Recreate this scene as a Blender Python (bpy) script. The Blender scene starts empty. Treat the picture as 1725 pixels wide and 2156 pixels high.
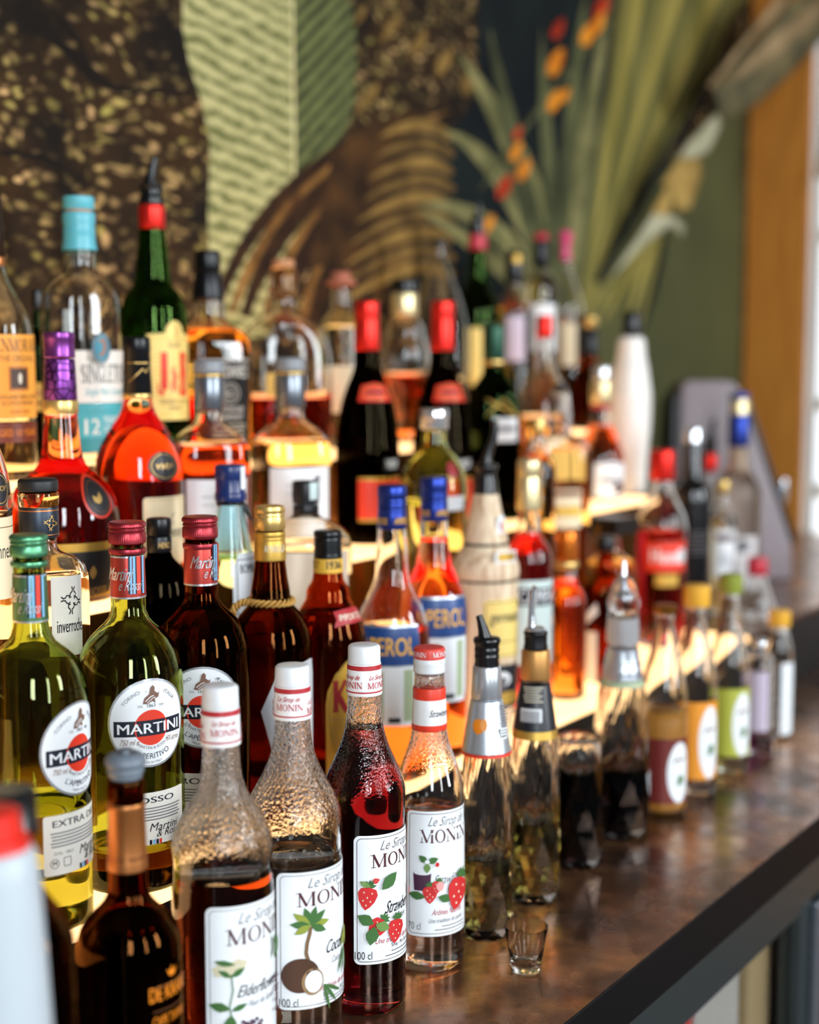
import bpy, bmesh, math, random
from mathutils import Vector, Matrix
random.seed(7)
C = bpy.context.scene.collection
SC = bpy.context.scene
R = math.radians
COUNTER = 0.95

# ------------------------------------------------------------------ camera
cd = bpy.data.cameras.new('camera'); cam = bpy.data.objects.new('camera', cd); C.objects.link(cam)
cam.location = (0, 0, 1.52)
fw = Vector((0.83276395, 0.54355515, -0.10512849))
cam.rotation_euler = fw.to_track_quat('-Z', 'Y').to_euler()
cd.sensor_fit = 'HORIZONTAL'; cd.sensor_width = 24.0; cd.lens = 43.826
cd.clip_start = 0.05
cd.dof.use_dof = True; cd.dof.focus_distance = 1.29; cd.dof.aperture_fstop = 2.1; cd.dof.aperture_blades = 0
SC.camera = cam

# ------------------------------------------------------------------ world, daylight, exposure
w = bpy.data.worlds.new('World'); SC.world = w; w.use_nodes = True
nt = w.node_tree; nt.nodes.clear()
wo = nt.nodes.new('ShaderNodeOutputWorld'); bg = nt.nodes.new('ShaderNodeBackground')
tc = nt.nodes.new('ShaderNodeTexCoord'); dot = nt.nodes.new('ShaderNodeVectorMath'); dot.operation = 'DOT_PRODUCT'
dot.inputs[1].default_value = (0.955, 0.295, 0.02)
rampw = nt.nodes.new('ShaderNodeValToRGB')
rampw.color_ramp.elements[0].position = 0.80; rampw.color_ramp.elements[0].color = (0.045, 0.05, 0.06, 1)
rampw.color_ramp.elements[1].position = 0.93; rampw.color_ramp.elements[1].color = (1.5, 1.55, 1.6, 1)
nt.links.new(tc.outputs['Generated'], dot.inputs[0]); nt.links.new(dot.outputs['Value'], rampw.inputs[0])
nt.links.new(rampw.outputs[0], bg.inputs[0]); nt.links.new(bg.outputs[0], wo.inputs[0]); bg.inputs[1].default_value = 1.0

def area(name, loc, target, sx, sy, power, col):
    l = bpy.data.lights.new(name, 'AREA'); l.shape = 'RECTANGLE'; l.size = sx; l.size_y = sy; l.energy = power; l.color = col
    o = bpy.data.objects.new(name, l); C.objects.link(o); o.location = loc
    d = Vector(target) - Vector(loc); o.rotation_euler = d.to_track_quat('-Z', 'Y').to_euler(); return o
area('daylight_window', (-1.5, -1.7, 2.3), (1.3, 0.9, 1.1), 0.5, 1.9, 92, (0.88, 0.95, 1.0))
area('daylight_side_window', (2.2, -2.6, 2.2), (1.8, 0.9, 1.1), 0.5, 1.8, 96, (0.90, 0.96, 1.0))
area('added_glint_light', (.35, -2.5, 2.1), (1.5, .9, 1.1), .26, 1.9, 40, (0.9, 0.96, 1.0))  # extra narrow light added between the two windows for more glints on the glass
area('ceiling_spot_row', (2.0, 0.55, 2.95), (2.2, 1.45, 1.2), 2.6, 0.12, 34, (1.0, 0.82, 0.6))
SC.view_settings.view_transform = 'Standard'; SC.view_settings.look = 'None'
SC.view_settings.exposure = 0.08; SC.view_settings.gamma = 1.0; SC.view_settings.use_curve_mapping = False
cy = SC.cycles
cy.max_bounces = 18; cy.transmission_bounces = 16; cy.glossy_bounces = 6; cy.diffuse_bounces = 3; cy.transparent_max_bounces = 24
cy.caustics_refractive = True; cy.caustics_reflective = False; cy.blur_glossy = 0.6
cy.sample_clamp_indirect = 6.0; cy.sample_clamp_direct = 0.0
cy.use_denoising = True; cy.use_adaptive_sampling = True; cy.adaptive_threshold = 0.02

# ------------------------------------------------------------------ materials
def lin(h):
    h = h.lstrip('#'); v = [int(h[i:i+2], 16)/255 for i in (0, 2, 4)]
    return tuple(c/12.92 if c <= .04045 else ((c+.055)/1.055)**2.4 for c in v) + (1,)
MATS = {}
def newmat(name):
    m = bpy.data.materials.new(name); m.use_nodes = True; MATS[name] = m
    n = m.node_tree.nodes; n.clear(); out = n.new('ShaderNodeOutputMaterial'); return m, n, m.node_tree.links, out
def pbr(name, col, rough=.5, metal=0., spec=.5, coat=0., noise=.06, scale=60., bump=0., emit=None, strength=0.):
    m, n, l, out = newmat(name); p = n.new('ShaderNodeBsdfPrincipled')
    c = lin(col) if isinstance(col, str) else tuple(col)+(1,)
    tc = n.new('ShaderNodeTexCoord'); nz = n.new('ShaderNodeTexNoise'); nz.inputs['Scale'].default_value = scale; nz.inputs['Detail'].default_value = 3
    l.new(tc.outputs['Object'], nz.inputs['Vector'])
    mx = n.new('ShaderNodeMixRGB'); mx.inputs[1].default_value = tuple(x*(1-noise) for x in c[:3])+(1,); mx.inputs[2].default_value = tuple(min(1, x*(1+noise)) for x in c[:3])+(1,)
    l.new(nz.outputs['Fac'], mx.inputs[0]); l.new(mx.outputs[0], p.inputs['Base Color'])
    p.inputs['Roughness'].default_value = rough; p.inputs['Metallic'].default_value = metal
    p.inputs['Specular IOR Level'].default_value = spec; p.inputs['Coat Weight'].default_value = coat
    if bump:
        b = n.new('ShaderNodeBump'); b.inputs['Strength'].default_value = bump; b.inputs['Distance'].default_value = .002
        l.new(nz.outputs['Fac'], b.inputs['Height']); l.new(b.outputs[0], p.inputs['Normal'])
    if emit:
        p.inputs['Emission Color'].default_value = lin(emit) if isinstance(emit, str) else tuple(emit)+(1,); p.inputs['Emission Strength'].default_value = strength
    l.new(p.outputs[0], out.inputs[0]); return m
def glass(name, col, rough=0., ior=1.46, wet=None, frost=None):
    m, n, l, out = newmat(name); g = n.new('ShaderNodeBsdfGlass')
    g.inputs['Color'].default_value = lin(col) if isinstance(col, str) else tuple(col)+(1,)
    g.inputs['Roughness'].default_value = rough; g.inputs['IOR'].default_value = ior
    tc = n.new('ShaderNodeTexCoord'); nz = n.new('ShaderNodeTexNoise'); b = n.new('ShaderNodeBump')
    if wet:
        nz.inputs['Scale'].default_value = 380; nz.inputs['Detail'].default_value = 1.5
        sp = n.new('ShaderNodeSeparateXYZ'); mr = n.new('ShaderNodeMapRange'); mr.inputs[1].default_value = wet[0]; mr.inputs[2].default_value = wet[1]
        mr.inputs[3].default_value = 0; mr.inputs[4].default_value = wet[2]
        l.new(tc.outputs['Object'], sp.inputs[0]); l.new(sp.outputs[2], mr.inputs[0]); l.new(mr.outputs[0], b.inputs['Strength'])
        b.inputs['Distance'].default_value = .0018
    else:
        nz.inputs['Scale'].default_value = 18; nz.inputs['Detail'].default_value = 0
        b.inputs['Strength'].default_value = .25; b.inputs['Distance'].default_value = .0006
    l.new(tc.outputs['Object'], nz.inputs['Vector']); l.new(nz.outputs['Fac'], b.inputs['Height']); l.new(b.outputs[0], g.inputs['Normal'])
    l.new(g.outputs[0], out.inputs[0]); return m
def liquid(name, t, dia=.08):
    # volume absorption that lets the colour t through over a path of dia metres
    m, n, l, out = newmat(name)
    s = [-math.log(max(1e-4, x))/dia for x in t]; d = max(s)*1.02
    v = n.new('ShaderNodeVolumeAbsorption'); v.inputs['Density'].default_value = d
    v.inputs['Color'].default_value = tuple(1-x/d for x in s)+(1,)
    l.new(v.outputs[0], out.inputs['Volume']); return m

glass('g_clear', (.985, .99, .98)); glass('g_wet', (.985, .985, .975), wet=(.185, .215, .6))
glass('g_green', (.74, .79, .46)); glass('g_jb', (.30, .48, .16)); glass('g_dkgreen', (.16, .27, .10))
glass('g_brown', (.44, .19, .06)); glass('g_brown2', (.74, .32, .12)); glass('g_dark', (.12, .09, .05)); glass('g_blue', (.82, .95, .97))
glass('g_paleg', (.90, .94, .70)); glass('g_frost', (.96, .89, .80), rough=.35); glass('cork_glass', (.93, .78, .55), rough=.1)
glass('glass_amber', (.95, .80, .66)); glass('film', (.97, .97, .98), rough=.22, ior=1.25)
pbr('g_white', '#f3efe9', .35, coat=.3)
for nm, t, d in [('l_amber', (.92, .50, .10), .08), ('l_cognac', (.62, .036, .002), .08), ('l_elder', (.34, .035, .004), .08), ('l_verm', (.08, .016, .003), .07), ('l_green', (.66, .64, .26), .08),
    ('l_green2', (.75, .70, .25), .08), ('l_black', (.01, .008, .012), .05), ('l_port', (.05, .012, .006), .05), ('l_darkbrown', (.11, .02, .003), .08), ('l_straw', (.13, .003, .007), .07), ('l_pink', (.93, .72, .60), .07),
    ('l_haze', (.90, .88, .84), .07), ('l_orange', (.97, .19, .03), .08), ('l_red', (.80, .02, .03), .06), ('l_fire', (.90, .20, .015), .06), ('l_olive', (.72, .68, .22), .07),
    ('l_olive2', (.86, .80, .22), .07), ('l_clear', (.96, .96, .93), .08), ('l_pale', (.97, .86, .52), .08), ('l_yellow', (.96, .90, .60), .08), ('l_gold', (.96, .68, .22), .08),
    ('l_rust', (.90, .42, .18), .06), ('l_smoke', (.60, .52, .38), .08), ('l_blaze', (.93, .10, .008), .045), ('l_purple', (.35, .10, .32), .03)]: liquid(nm, t, d)
pbr('l_juice', '#d9953c', .4)
for nm, c, r in [('white_plastic', '#e6e9ec', .32), ('milky_plastic', '#b9c2c9', .4), ('red_plastic', '#e0281c', .35), ('black_plastic', '#0b0d10', .28), ('grey_rubber', '#6d7782', .45), ('yellow_plastic', '#eeb13c', .4),
    ('olive_plastic', '#8f9a3c', .4), ('navy_plastic', '#1c2f66', .25), ('black_rubber', '#15171c', .4), ('grey_plastic', '#8a8d92', .4), ('teal_plastic', '#5fb7c6', .35), ('crimson_plastic', '#c01f38', .35),
    ('pink_plastic', '#e0487a', .35), ('black_wood', '#1a1c1e', .5), ('cork', '#c98e63', .7), ('cork_red', '#b5694f', .6), ('rope', '#b98a40', .8), ('dark_cord', '#2b2620', .8),
    ('white_paper', '#f2f2f3', .4), ('label_white', '#eef1f4', .42), ('label_cream', '#e9e4da', .5), ('label_tan', '#ecd9b4', .5), ('label_yellow', '#f0d27a', .5), ('label_grey', '#c9ccd0', .45), ('label_mint', '#d3e4e2', .5),
    ('label_pale', '#e2dcdc', .5), ('label_gold', '#cfae58', .5), ('label_haze', '#f2e2cc', .5), ('yellow_paper', '#e5b23f', .45), ('black_paper', '#09090b', .6), ('navy_paper', '#10151f', .4), ('sage_paper', '#aab894', .5),
    ('maroon_paper', '#6d2420', .45), ('orange_paper', '#ef9a2e', .45), ('lime_paper', '#b3b844', .45), ('lilac_paper', '#cbbcd0', .5), ('orange_label', '#f8a63c', .5), ('brown_paper', '#6f2d14', .45), ('teal_paper', '#44a5ae', .45),
    ('print_red', '#b3262e', .45), ('print_redor', '#e23a22', .42), ('print_dark', '#1b1a1e', .45), ('print_grey', '#6f6c70', .5), ('print_maroon', '#4a1d22', .45), ('print_navy', '#141a2b', .4), ('print_sky', '#7fb6dd', .4),
    ('print_brown', '#7a4a2a', .5), ('print_orange', '#f08a1d', .4), ('print_orange2', '#f3a35a', .4), ('print_cream', '#e8dfc8', .5), ('print_white', '#e9ecef', .5), ('print_pale', '#c6cad0', .5), ('print_sepia', '#7d5a4a', .5),
    ('print_gold2', '#f3b53a', .4), ('print_blue', '#1e4482', .4), ('print_straw', '#cf2f30', .4), ('print_leaf', '#3f6b35', .5), ('print_leaf2', '#6d8f4a', .5), ('print_palm', '#8f9a3a', .5), ('print_trunk', '#7b5c3a', .5),
    ('print_coco', '#4c3020', .5), ('print_coco2', '#9a7a55', .5), ('print_flower', '#d9cfae', .5), ('print_plum', '#4a2740', .45), ('print_pink', '#eda5a0', .45), ('print_teal', '#5fb0ba', .5), ('print_teal2', '#1f7f95', .4), ('print_tealdark', '#2b8791', .45),
    ('print_rust', '#b0602a', .5), ('print_ember', '#c8321a', .4), ('foil_dark', '#6d3b20', .4)]: pbr(nm, c, r, noise=.04)
for nm, c, r in [('copper_foil', '#b5733f', .38), ('copper_metal', '#e07a28', .25), ('silver_foil', '#c9ced4', .3), ('silver_paper', '#c4cbd3', .36), ('tan_foil', '#d09a5a', .45), ('gold_paper', '#cfa64e', .45), ('gold_metal', '#e0bd72', .34), ('pale_gold', '#e8d6a4', .34),
    ('green_metal', '#5a9a72', .35), ('green_foil', '#5e8760', .4), ('wine_metal', '#a3333c', .36), ('red_foil', '#b8443c', .4), ('red_foil_plain', '#ee2f26', .36), ('blue_metal', '#2a3f96', .34), ('chrome', '#dfe4ea', .1),
    ('steel_foil', '#7d838b', .28), ('purple_foil', '#83408f', .3), ('slate_foil', '#3a424e', .4), ('silver_metal', '#d9dcdc', .16), ('brown_foil', '#3a261a', .35), ('print_gold', '#d8b069', .4), ('amber_ring', '#8a5a1e', .3)]: pbr(nm, c, r, metal=.75, noise=.04)
pbr('black_metal', '#101216', .3, metal=.3); pbr('black_gloss', '#0c0d10', .16, coat=.4); pbr('red_white_print', '#d8433a', .4); pbr('green_foil_dark', '#1f4a38', .3, metal=.5)
def purple_pattern():
    m, n, l, out = newmat('purple_pattern'); p = n.new('ShaderNodeBsdfPrincipled'); tc = n.new('ShaderNodeTexCoord'); v = n.new('ShaderNodeTexVoronoi')
    v.feature = 'DISTANCE_TO_EDGE'; v.inputs['Scale'].default_value = 110; r = n.new('ShaderNodeValToRGB')
    r.color_ramp.elements[0].position = .03; r.color_ramp.elements[0].color = lin('#2a1033'); r.color_ramp.elements[1].position = .12; r.color_ramp.elements[1].color = lin('#85419a')
    l.new(tc.outputs['Object'], v.inputs['Vector']); l.new(v.outputs['Distance'], r.inputs[0]); l.new(r.outputs[0], p.inputs['Base Color'])
    p.inputs['Metallic'].default_value = .75; p.inputs['Roughness'].default_value = .32; l.new(p.outputs[0], out.inputs[0])
purple_pattern()
def straw_mat():
    m, n, l, out = newmat('straw'); p = n.new('ShaderNodeBsdfPrincipled'); tc = n.new('ShaderNodeTexCoord'); mp = n.new('ShaderNodeMapping'); mp.inputs['Scale'].default_value = (160, 160, 9)
    nz = n.new('ShaderNodeTexNoise'); nz.inputs['Scale'].default_value = 1; nz.inputs['Detail'].default_value = 4; r = n.new('ShaderNodeValToRGB')
    r.color_ramp.elements[0].position = .3; r.color_ramp.elements[0].color = lin('#b98f68'); r.color_ramp.elements[1].position = .55; r.color_ramp.elements[1].color = lin('#ead3b4')
    b = n.new('ShaderNodeBump'); b.inputs['Strength'].default_value = .5; b.inputs['Distance'].default_value = .001
    l.new(tc.outputs['Object'], mp.inputs[0]); l.new(mp.outputs[0], nz.inputs['Vector']); l.new(nz.outputs['Fac'], r.inputs[0]); l.new(r.outputs[0], p.inputs['Base Color'])
    l.new(nz.outputs['Fac'], b.inputs['Height']); l.new(b.outputs[0], p.inputs['Normal']); p.inputs['Roughness'].default_value = .6; l.new(p.outputs[0], out.inputs[0])
straw_mat()

# ------------------------------------------------------------------ helpers
def link(name, me, mats, parent=None, loc=(0, 0, 0), rz=0.):
    o = bpy.data.objects.new(name, me); C.objects.link(o); o.location = loc; o.rotation_euler = (0, 0, rz)
    for m in (mats if isinstance(mats, (list, tuple)) else [mats]): me.materials.append(MATS[m])
    if parent: o.parent = parent
    return o
def mesh(bm, smooth=True, angle=None):
    me = bpy.data.meshes.new('mesh'); bm.to_mesh(me); bm.free()
    if smooth: me.polygons.foreach_set('use_smooth', [True]*len(me.polygons))
    if smooth and angle: me.set_sharp_from_angle(angle=R(angle))
    return me
def empty(name, loc, rz=0., **kw):
    o = bpy.data.objects.new(name, None); C.objects.link(o); o.location = loc; o.rotation_euler = (0, 0, rz); o.empty_display_size = .02
    for k, v in kw.items(): o[k] = v
    return o
def tag(o, **kw):
    for k, v in kw.items(): o[k] = v
    return o
def box(bm, x0, x1, y0, y1, z0, z1, bev=0.):
    r = bmesh.ops.create_cube(bm, size=1, matrix=Matrix.Translation(((x0+x1)/2, (y0+y1)/2, (z0+z1)/2)) @ Matrix.Diagonal((x1-x0, y1-y0, z1-z0, 1)))
    if bev:
        es = list({e for v in r['verts'] for e in v.link_edges}); bmesh.ops.bevel(bm, geom=es, offset=bev, segments=2, profile=.5, affect='EDGES')
def pchip(xs, ys):
    n = len(xs); h = [xs[i+1]-xs[i] for i in range(n-1)]; d = [(ys[i+1]-ys[i])/h[i] for i in range(n-1)]; m = [0.]*n
    m[0] = d[0]; m[-1] = d[-1]
    for i in range(1, n-1):
        if d[i-1]*d[i] > 0:
            a, b = 2*h[i]+h[i-1], h[i]+2*h[i-1]; m[i] = (a+b)/(a/d[i-1]+b/d[i])
    def f(x):
        x = max(xs[0], min(xs[-1], x)); i = 0
        while i < n-2 and x > xs[i+1]: i += 1
        t = (x-xs[i])/h[i]
        return (2*t**3-3*t*t+1)*ys[i]+(t**3-2*t*t+t)*h[i]*m[i]+(-2*t**3+3*t*t)*ys[i+1]+(t**3-t*t)*h[i]*m[i+1]
    return f
class Sec:
    """cross-section: round near the neck, superellipse lower down"""
    def __init__(s, d):
        s.d = d
        if d:
            s.n, s.b, s.turn = d['n'], d['b'], R(d['turn']); s.norm = 1.; s.norm = max(s.raw(i*math.pi/90)*abs(math.sin(i*math.pi/90)) for i in range(180))
    def raw(s, phi):
        c, q = abs(math.cos(phi-s.turn)), abs(math.sin(phi-s.turn)); return ((c/s.b)**s.n+q**s.n)**(-1/s.n)
    def __call__(s, phi, z):
        if not s.d: return 1.
        t = (s.d['top']-z)/max(1e-6, s.d['top']-s.d['full']); t = max(0., min(1., t)); t = t*t*(3-2*t)
        return 1-t+t*s.raw(phi)/s.norm
def rings(bm, prof, sec=None, seg=48, flip=False, knurl=0, stagger=False, z0=0):
    rows = []
    if knurl: seg = knurl*2
    for i, (r, z) in enumerate(prof):
        if r < 1e-5: rows.append([bm.verts.new((0, 0, z))]); continue
        row = []
        for k in range(seg):
            a = 2*math.pi*(k+(.5 if stagger and i % 2 else 0))/seg; q = r*(sec(a, z) if sec else 1.)
            if knurl and 0 < i < len(prof)-1 and r > .004: q *= 1-(.018 if k % 2 else 0)
            row.append(bm.verts.new((q*math.cos(a), q*math.sin(a), z)))
        rows.append(row)
    for i, (a, b) in enumerate(zip(rows, rows[1:])):
        n = seg
        for k in range(n):
            k2 = (k+1) % n
            if len(a) == 1 and len(b) == 1: continue
            if len(a) == 1: fs = [(a[0], b[k2], b[k])]
            elif len(b) == 1: fs = [(a[k], a[k2], b[0])]
            elif stagger and i % 2 == 0: fs = [(a[k], a[k2], b[k]), (a[k2], b[k2], b[k])]
            elif stagger: fs = [(a[k], b[k2], b[k]), (a[k], a[k2], b[k2])]
            else: fs = [(a[k], a[k2], b[k2], b[k])]
            for f in fs: bm.faces.new(f[::-1] if flip else f)
def bevelled(prof, w=.0008):
    out = [prof[0]]
    for i in range(1, len(prof)-1):
        p, a, b = Vector(prof[i]), Vector(prof[i-1]), Vector(prof[i+1])
        u, v = a-p, b-p
        if u.length < 1e-6 or v.length < 1e-6: continue
        if u.angle(v) < R(150):
            out.append(tuple(p+u.normalized()*min(w, u.length*.4))); out.append(tuple(p+v.normalized()*min(w, v.length*.4)))
        else: out.append(prof[i])
    out.append(prof[-1]); return out
def cap_mesh(prof, knurl=0, w=.0008):
    bm = bmesh.new(); p = [(0, prof[0][1])]+[tuple(q) for q in prof]+[(0, prof[-1][1])]
    rings(bm, p if knurl else bevelled(p, w), seg=40, knurl=knurl); return mesh(bm, True, 40)
def tube_mesh(path, seg=14):
    bm = bmesh.new(); rows = []
    for i, (x, y, z, r) in enumerate(path):
        p = Vector((x, y, z)); a = Vector(path[max(0, i-1)][:3]); b = Vector(path[min(len(path)-1, i+1)][:3]); t = (b-a).normalized()
        u = t.cross(Vector((1, 0, 0))).normalized(); v = t.cross(u)
        rows.append([bm.verts.new(p+(u*math.cos(2*math.pi*k/seg)+v*math.sin(2*math.pi*k/seg))*r) for k in range(seg)])
    for a, b in zip(rows, rows[1:]):
        for k in range(seg): bm.faces.new((a[k], a[(k+1) % seg], b[(k+1) % seg], b[k]))
    bm.faces.new(rows[0][::-1]); bm.faces.new(rows[-1]); bmesh.ops.recalc_face_normals(bm, faces=bm.faces[:]); return mesh(bm, True, 50)

# ---- lettering: flat meshes in label millimetres, wrapped on the bottle afterwards
_tc = {}
def text2d(s, bold=False):
    key = (s, bold)
    if key in _tc: return _tc[key]
    cu = bpy.data.curves.new('lettering', 'FONT'); cu.body = s; cu.size = 1; cu.resolution_u = 3; cu.fill_mode = 'FRONT'
    ob = bpy.data.objects.new('lettering', cu); C.objects.link(ob); dg = bpy.context.evaluated_depsgraph_get(); me = ob.evaluated_get(dg).to_mesh()
    V = [(v.co.x, v.co.y) for v in me.vertices]; Fc = [tuple(p.vertices) for p in me.polygons]; ob.evaluated_get(dg).to_mesh_clear()
    C.objects.unlink(ob); bpy.data.objects.remove(ob); bpy.data.curves.remove(cu)
    if bold:  # a heavier weight: the same letters laid twice, a hair apart
        n = len(V); V = [(x-.016, y) for x, y in V]+[(x+.016, y) for x, y in V]; Fc = Fc+[tuple(i+n for i in f) for f in Fc]
    _tc[key] = (V, Fc); return V, Fc
CAPH = max(v[1] for v in text2d('H')[0])
SER = {'M': (1.15, [((.14, 0), (.14, 1), .07), ((.14, 1), (.56, .05), .17), ((.56, .05), (.98, 1), .06), ((1.0, 0), (1.0, 1), .17)], [.14, 1.0], [.08, 1.02]),
 'O': (1.0, 'O', [], []), 'N': (1.0, [((.13, 0), (.13, 1), .07), ((.1, 1), (.86, .02), .17), ((.87, 0), (.87, 1), .07)], [.13], [.1, .87]), 'I': (.42, [((.21, 0), (.21, 1), .18)], [.21], [.21]),
 'S': (.72, [((.62, .78), (.52, .95), .06), ((.52, .96), (.22, .94), .08), ((.22, .94), (.12, .74), .15), ((.12, .74), (.56, .32), .17), ((.56, .32), (.54, .1), .15), ((.54, .06), (.2, .04), .08), ((.2, .04), (.1, .22), .06)], [], []),
 'G': (.9, [((.8, .82), (.6, .97), .08), ((.6, .97), (.3, .92), .1), ((.3, .92), (.13, .6), .17), ((.13, .6), (.16, .3), .18), ((.16, .3), (.4, .04), .14), ((.4, .04), (.72, .08), .08), ((.74, .04), (.74, .42), .15)], [], [.74]),
 'L': (.72, [((.2, 0), (.2, 1), .17), ((.2, .04), (.66, .04), .07), ((.66, 0), (.66, .22), .06)], [.2], [.2]), 'E': (.74, [((.2, 0), (.2, 1), .17), ((.2, .04), (.68, .04), .07), ((.2, .96), (.66, .96), .07), ((.2, .52), (.54, .52), .07), ((.68, 0), (.68, .2), .06), ((.66, .8), (.66, 1), .06)], [.2], [.2]),
 'T': (.78, [((.39, 0), (.39, 1), .17), ((.06, .96), (.72, .96), .07), ((.06, .76), (.06, 1), .06), ((.72, .76), (.72, 1), .06)], [.39], []), 'R': (.86, [((.2, 0), (.2, 1), .17), ((.2, .96), (.5, .96), .07), ((.5, .96), (.64, .76), .15), ((.64, .76), (.5, .52), .15), ((.5, .52), (.2, .5), .07), ((.44, .5), (.8, .02), .16)], [.2, .8], [.2]),
 'A': (.95, [((.1, 0), (.46, 1), .07), ((.46, 1), (.84, 0), .18), ((.24, .34), (.7, .34), .07)], [.1, .84], []), 'K': (.92, [((.2, 0), (.2, 1), .27), ((.24, .42), (.74, 1), .17), ((.36, .5), (.8, 0), .27)], [.2, .8], [.2, .74]), 'V': (.95, [((.12, 1), (.48, 0), .18), ((.48, 0), (.84, 1), .07)], [], [.12, .84]),
 'J': (.62, [((.4, 1), (.4, .18), .38), ((.4, .2), (.26, .02), .14), ((.28, .03), (.06, .1), .1), ((.06, .1), (.08, .26), .12)], [], [.4]), 'B': (.82, [((.2, 0), (.2, 1), .36), ((.2, .96), (.52, .96), .08), ((.52, .96), (.62, .76), .17), ((.62, .76), (.5, .54), .15), ((.2, .53), (.52, .53), .08), ((.52, .53), (.7, .28), .18), ((.7, .28), (.54, .04), .17), ((.54, .04), (.2, .04), .08)], [.2], [.2]),
 '&': (.6, [((.5, .5), (.2, .1), .09), ((.2, .1), (.12, .25), .09), ((.12, .25), (.36, .5), .09), ((.36, .5), (.28, .68), .08), ((.28, .68), (.18, .55), .08), ((.18, .55), (.54, .06), .1)], [], []),
 'C': (.85, [((.76, .8), (.56, .96), .08), ((.56, .96), (.28, .9), .1), ((.28, .9), (.13, .6), .17), ((.13, .6), (.16, .3), .18), ((.16, .3), (.38, .05), .13), ((.38, .05), (.7, .1), .08)], [], []), 'H': (1.0, [((.2, 0), (.2, 1), .17), ((.8, 0), (.8, 1), .17), ((.2, .5), (.8, .5), .07)], [.2, .8], [.2, .8])}
def serif2d(s):
    V, Fc, x = [], [], 0.
    def quad(a, b, wd):
        a, b = Vector(a), Vector(b); d = b-a; n = Vector((-d.y, d.x)).normalized()*wd/2; e = d.normalized()*min(wd*.2, .03); i = len(V)
        V.extend([tuple(p+Vector((x, 0))) for p in (a-n-e, b-n+e, b+n+e, a+n-e)]); Fc.append((i, i+1, i+2, i+3))
    for ch in s:
        if ch == ' ': x += .4; continue
        wd, st, lo, hi = SER[ch]
        if st == 'O':
            i = len(V); N = 28
            for k in range(N):
                t = 2*math.pi*k/N; V.append((x+.5+.46*math.cos(t), .5+.52*math.sin(t))); V.append((x+.5+.30*math.cos(t), .5+.46*math.sin(t)))
            for k in range(N): a, b = i+2*k, i+2*((k+1) % N); Fc.append((a, b, b+1, a+1))
        else:
            for a, b, q in st: quad(a, b, q)
            for q in lo: quad((q-.16, .025), (q+.16, .025), .05)
            for q in hi: quad((q-.16, .975), (q+.16, .975), .05)
        x += wd+.06
    return V, Fc
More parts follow.
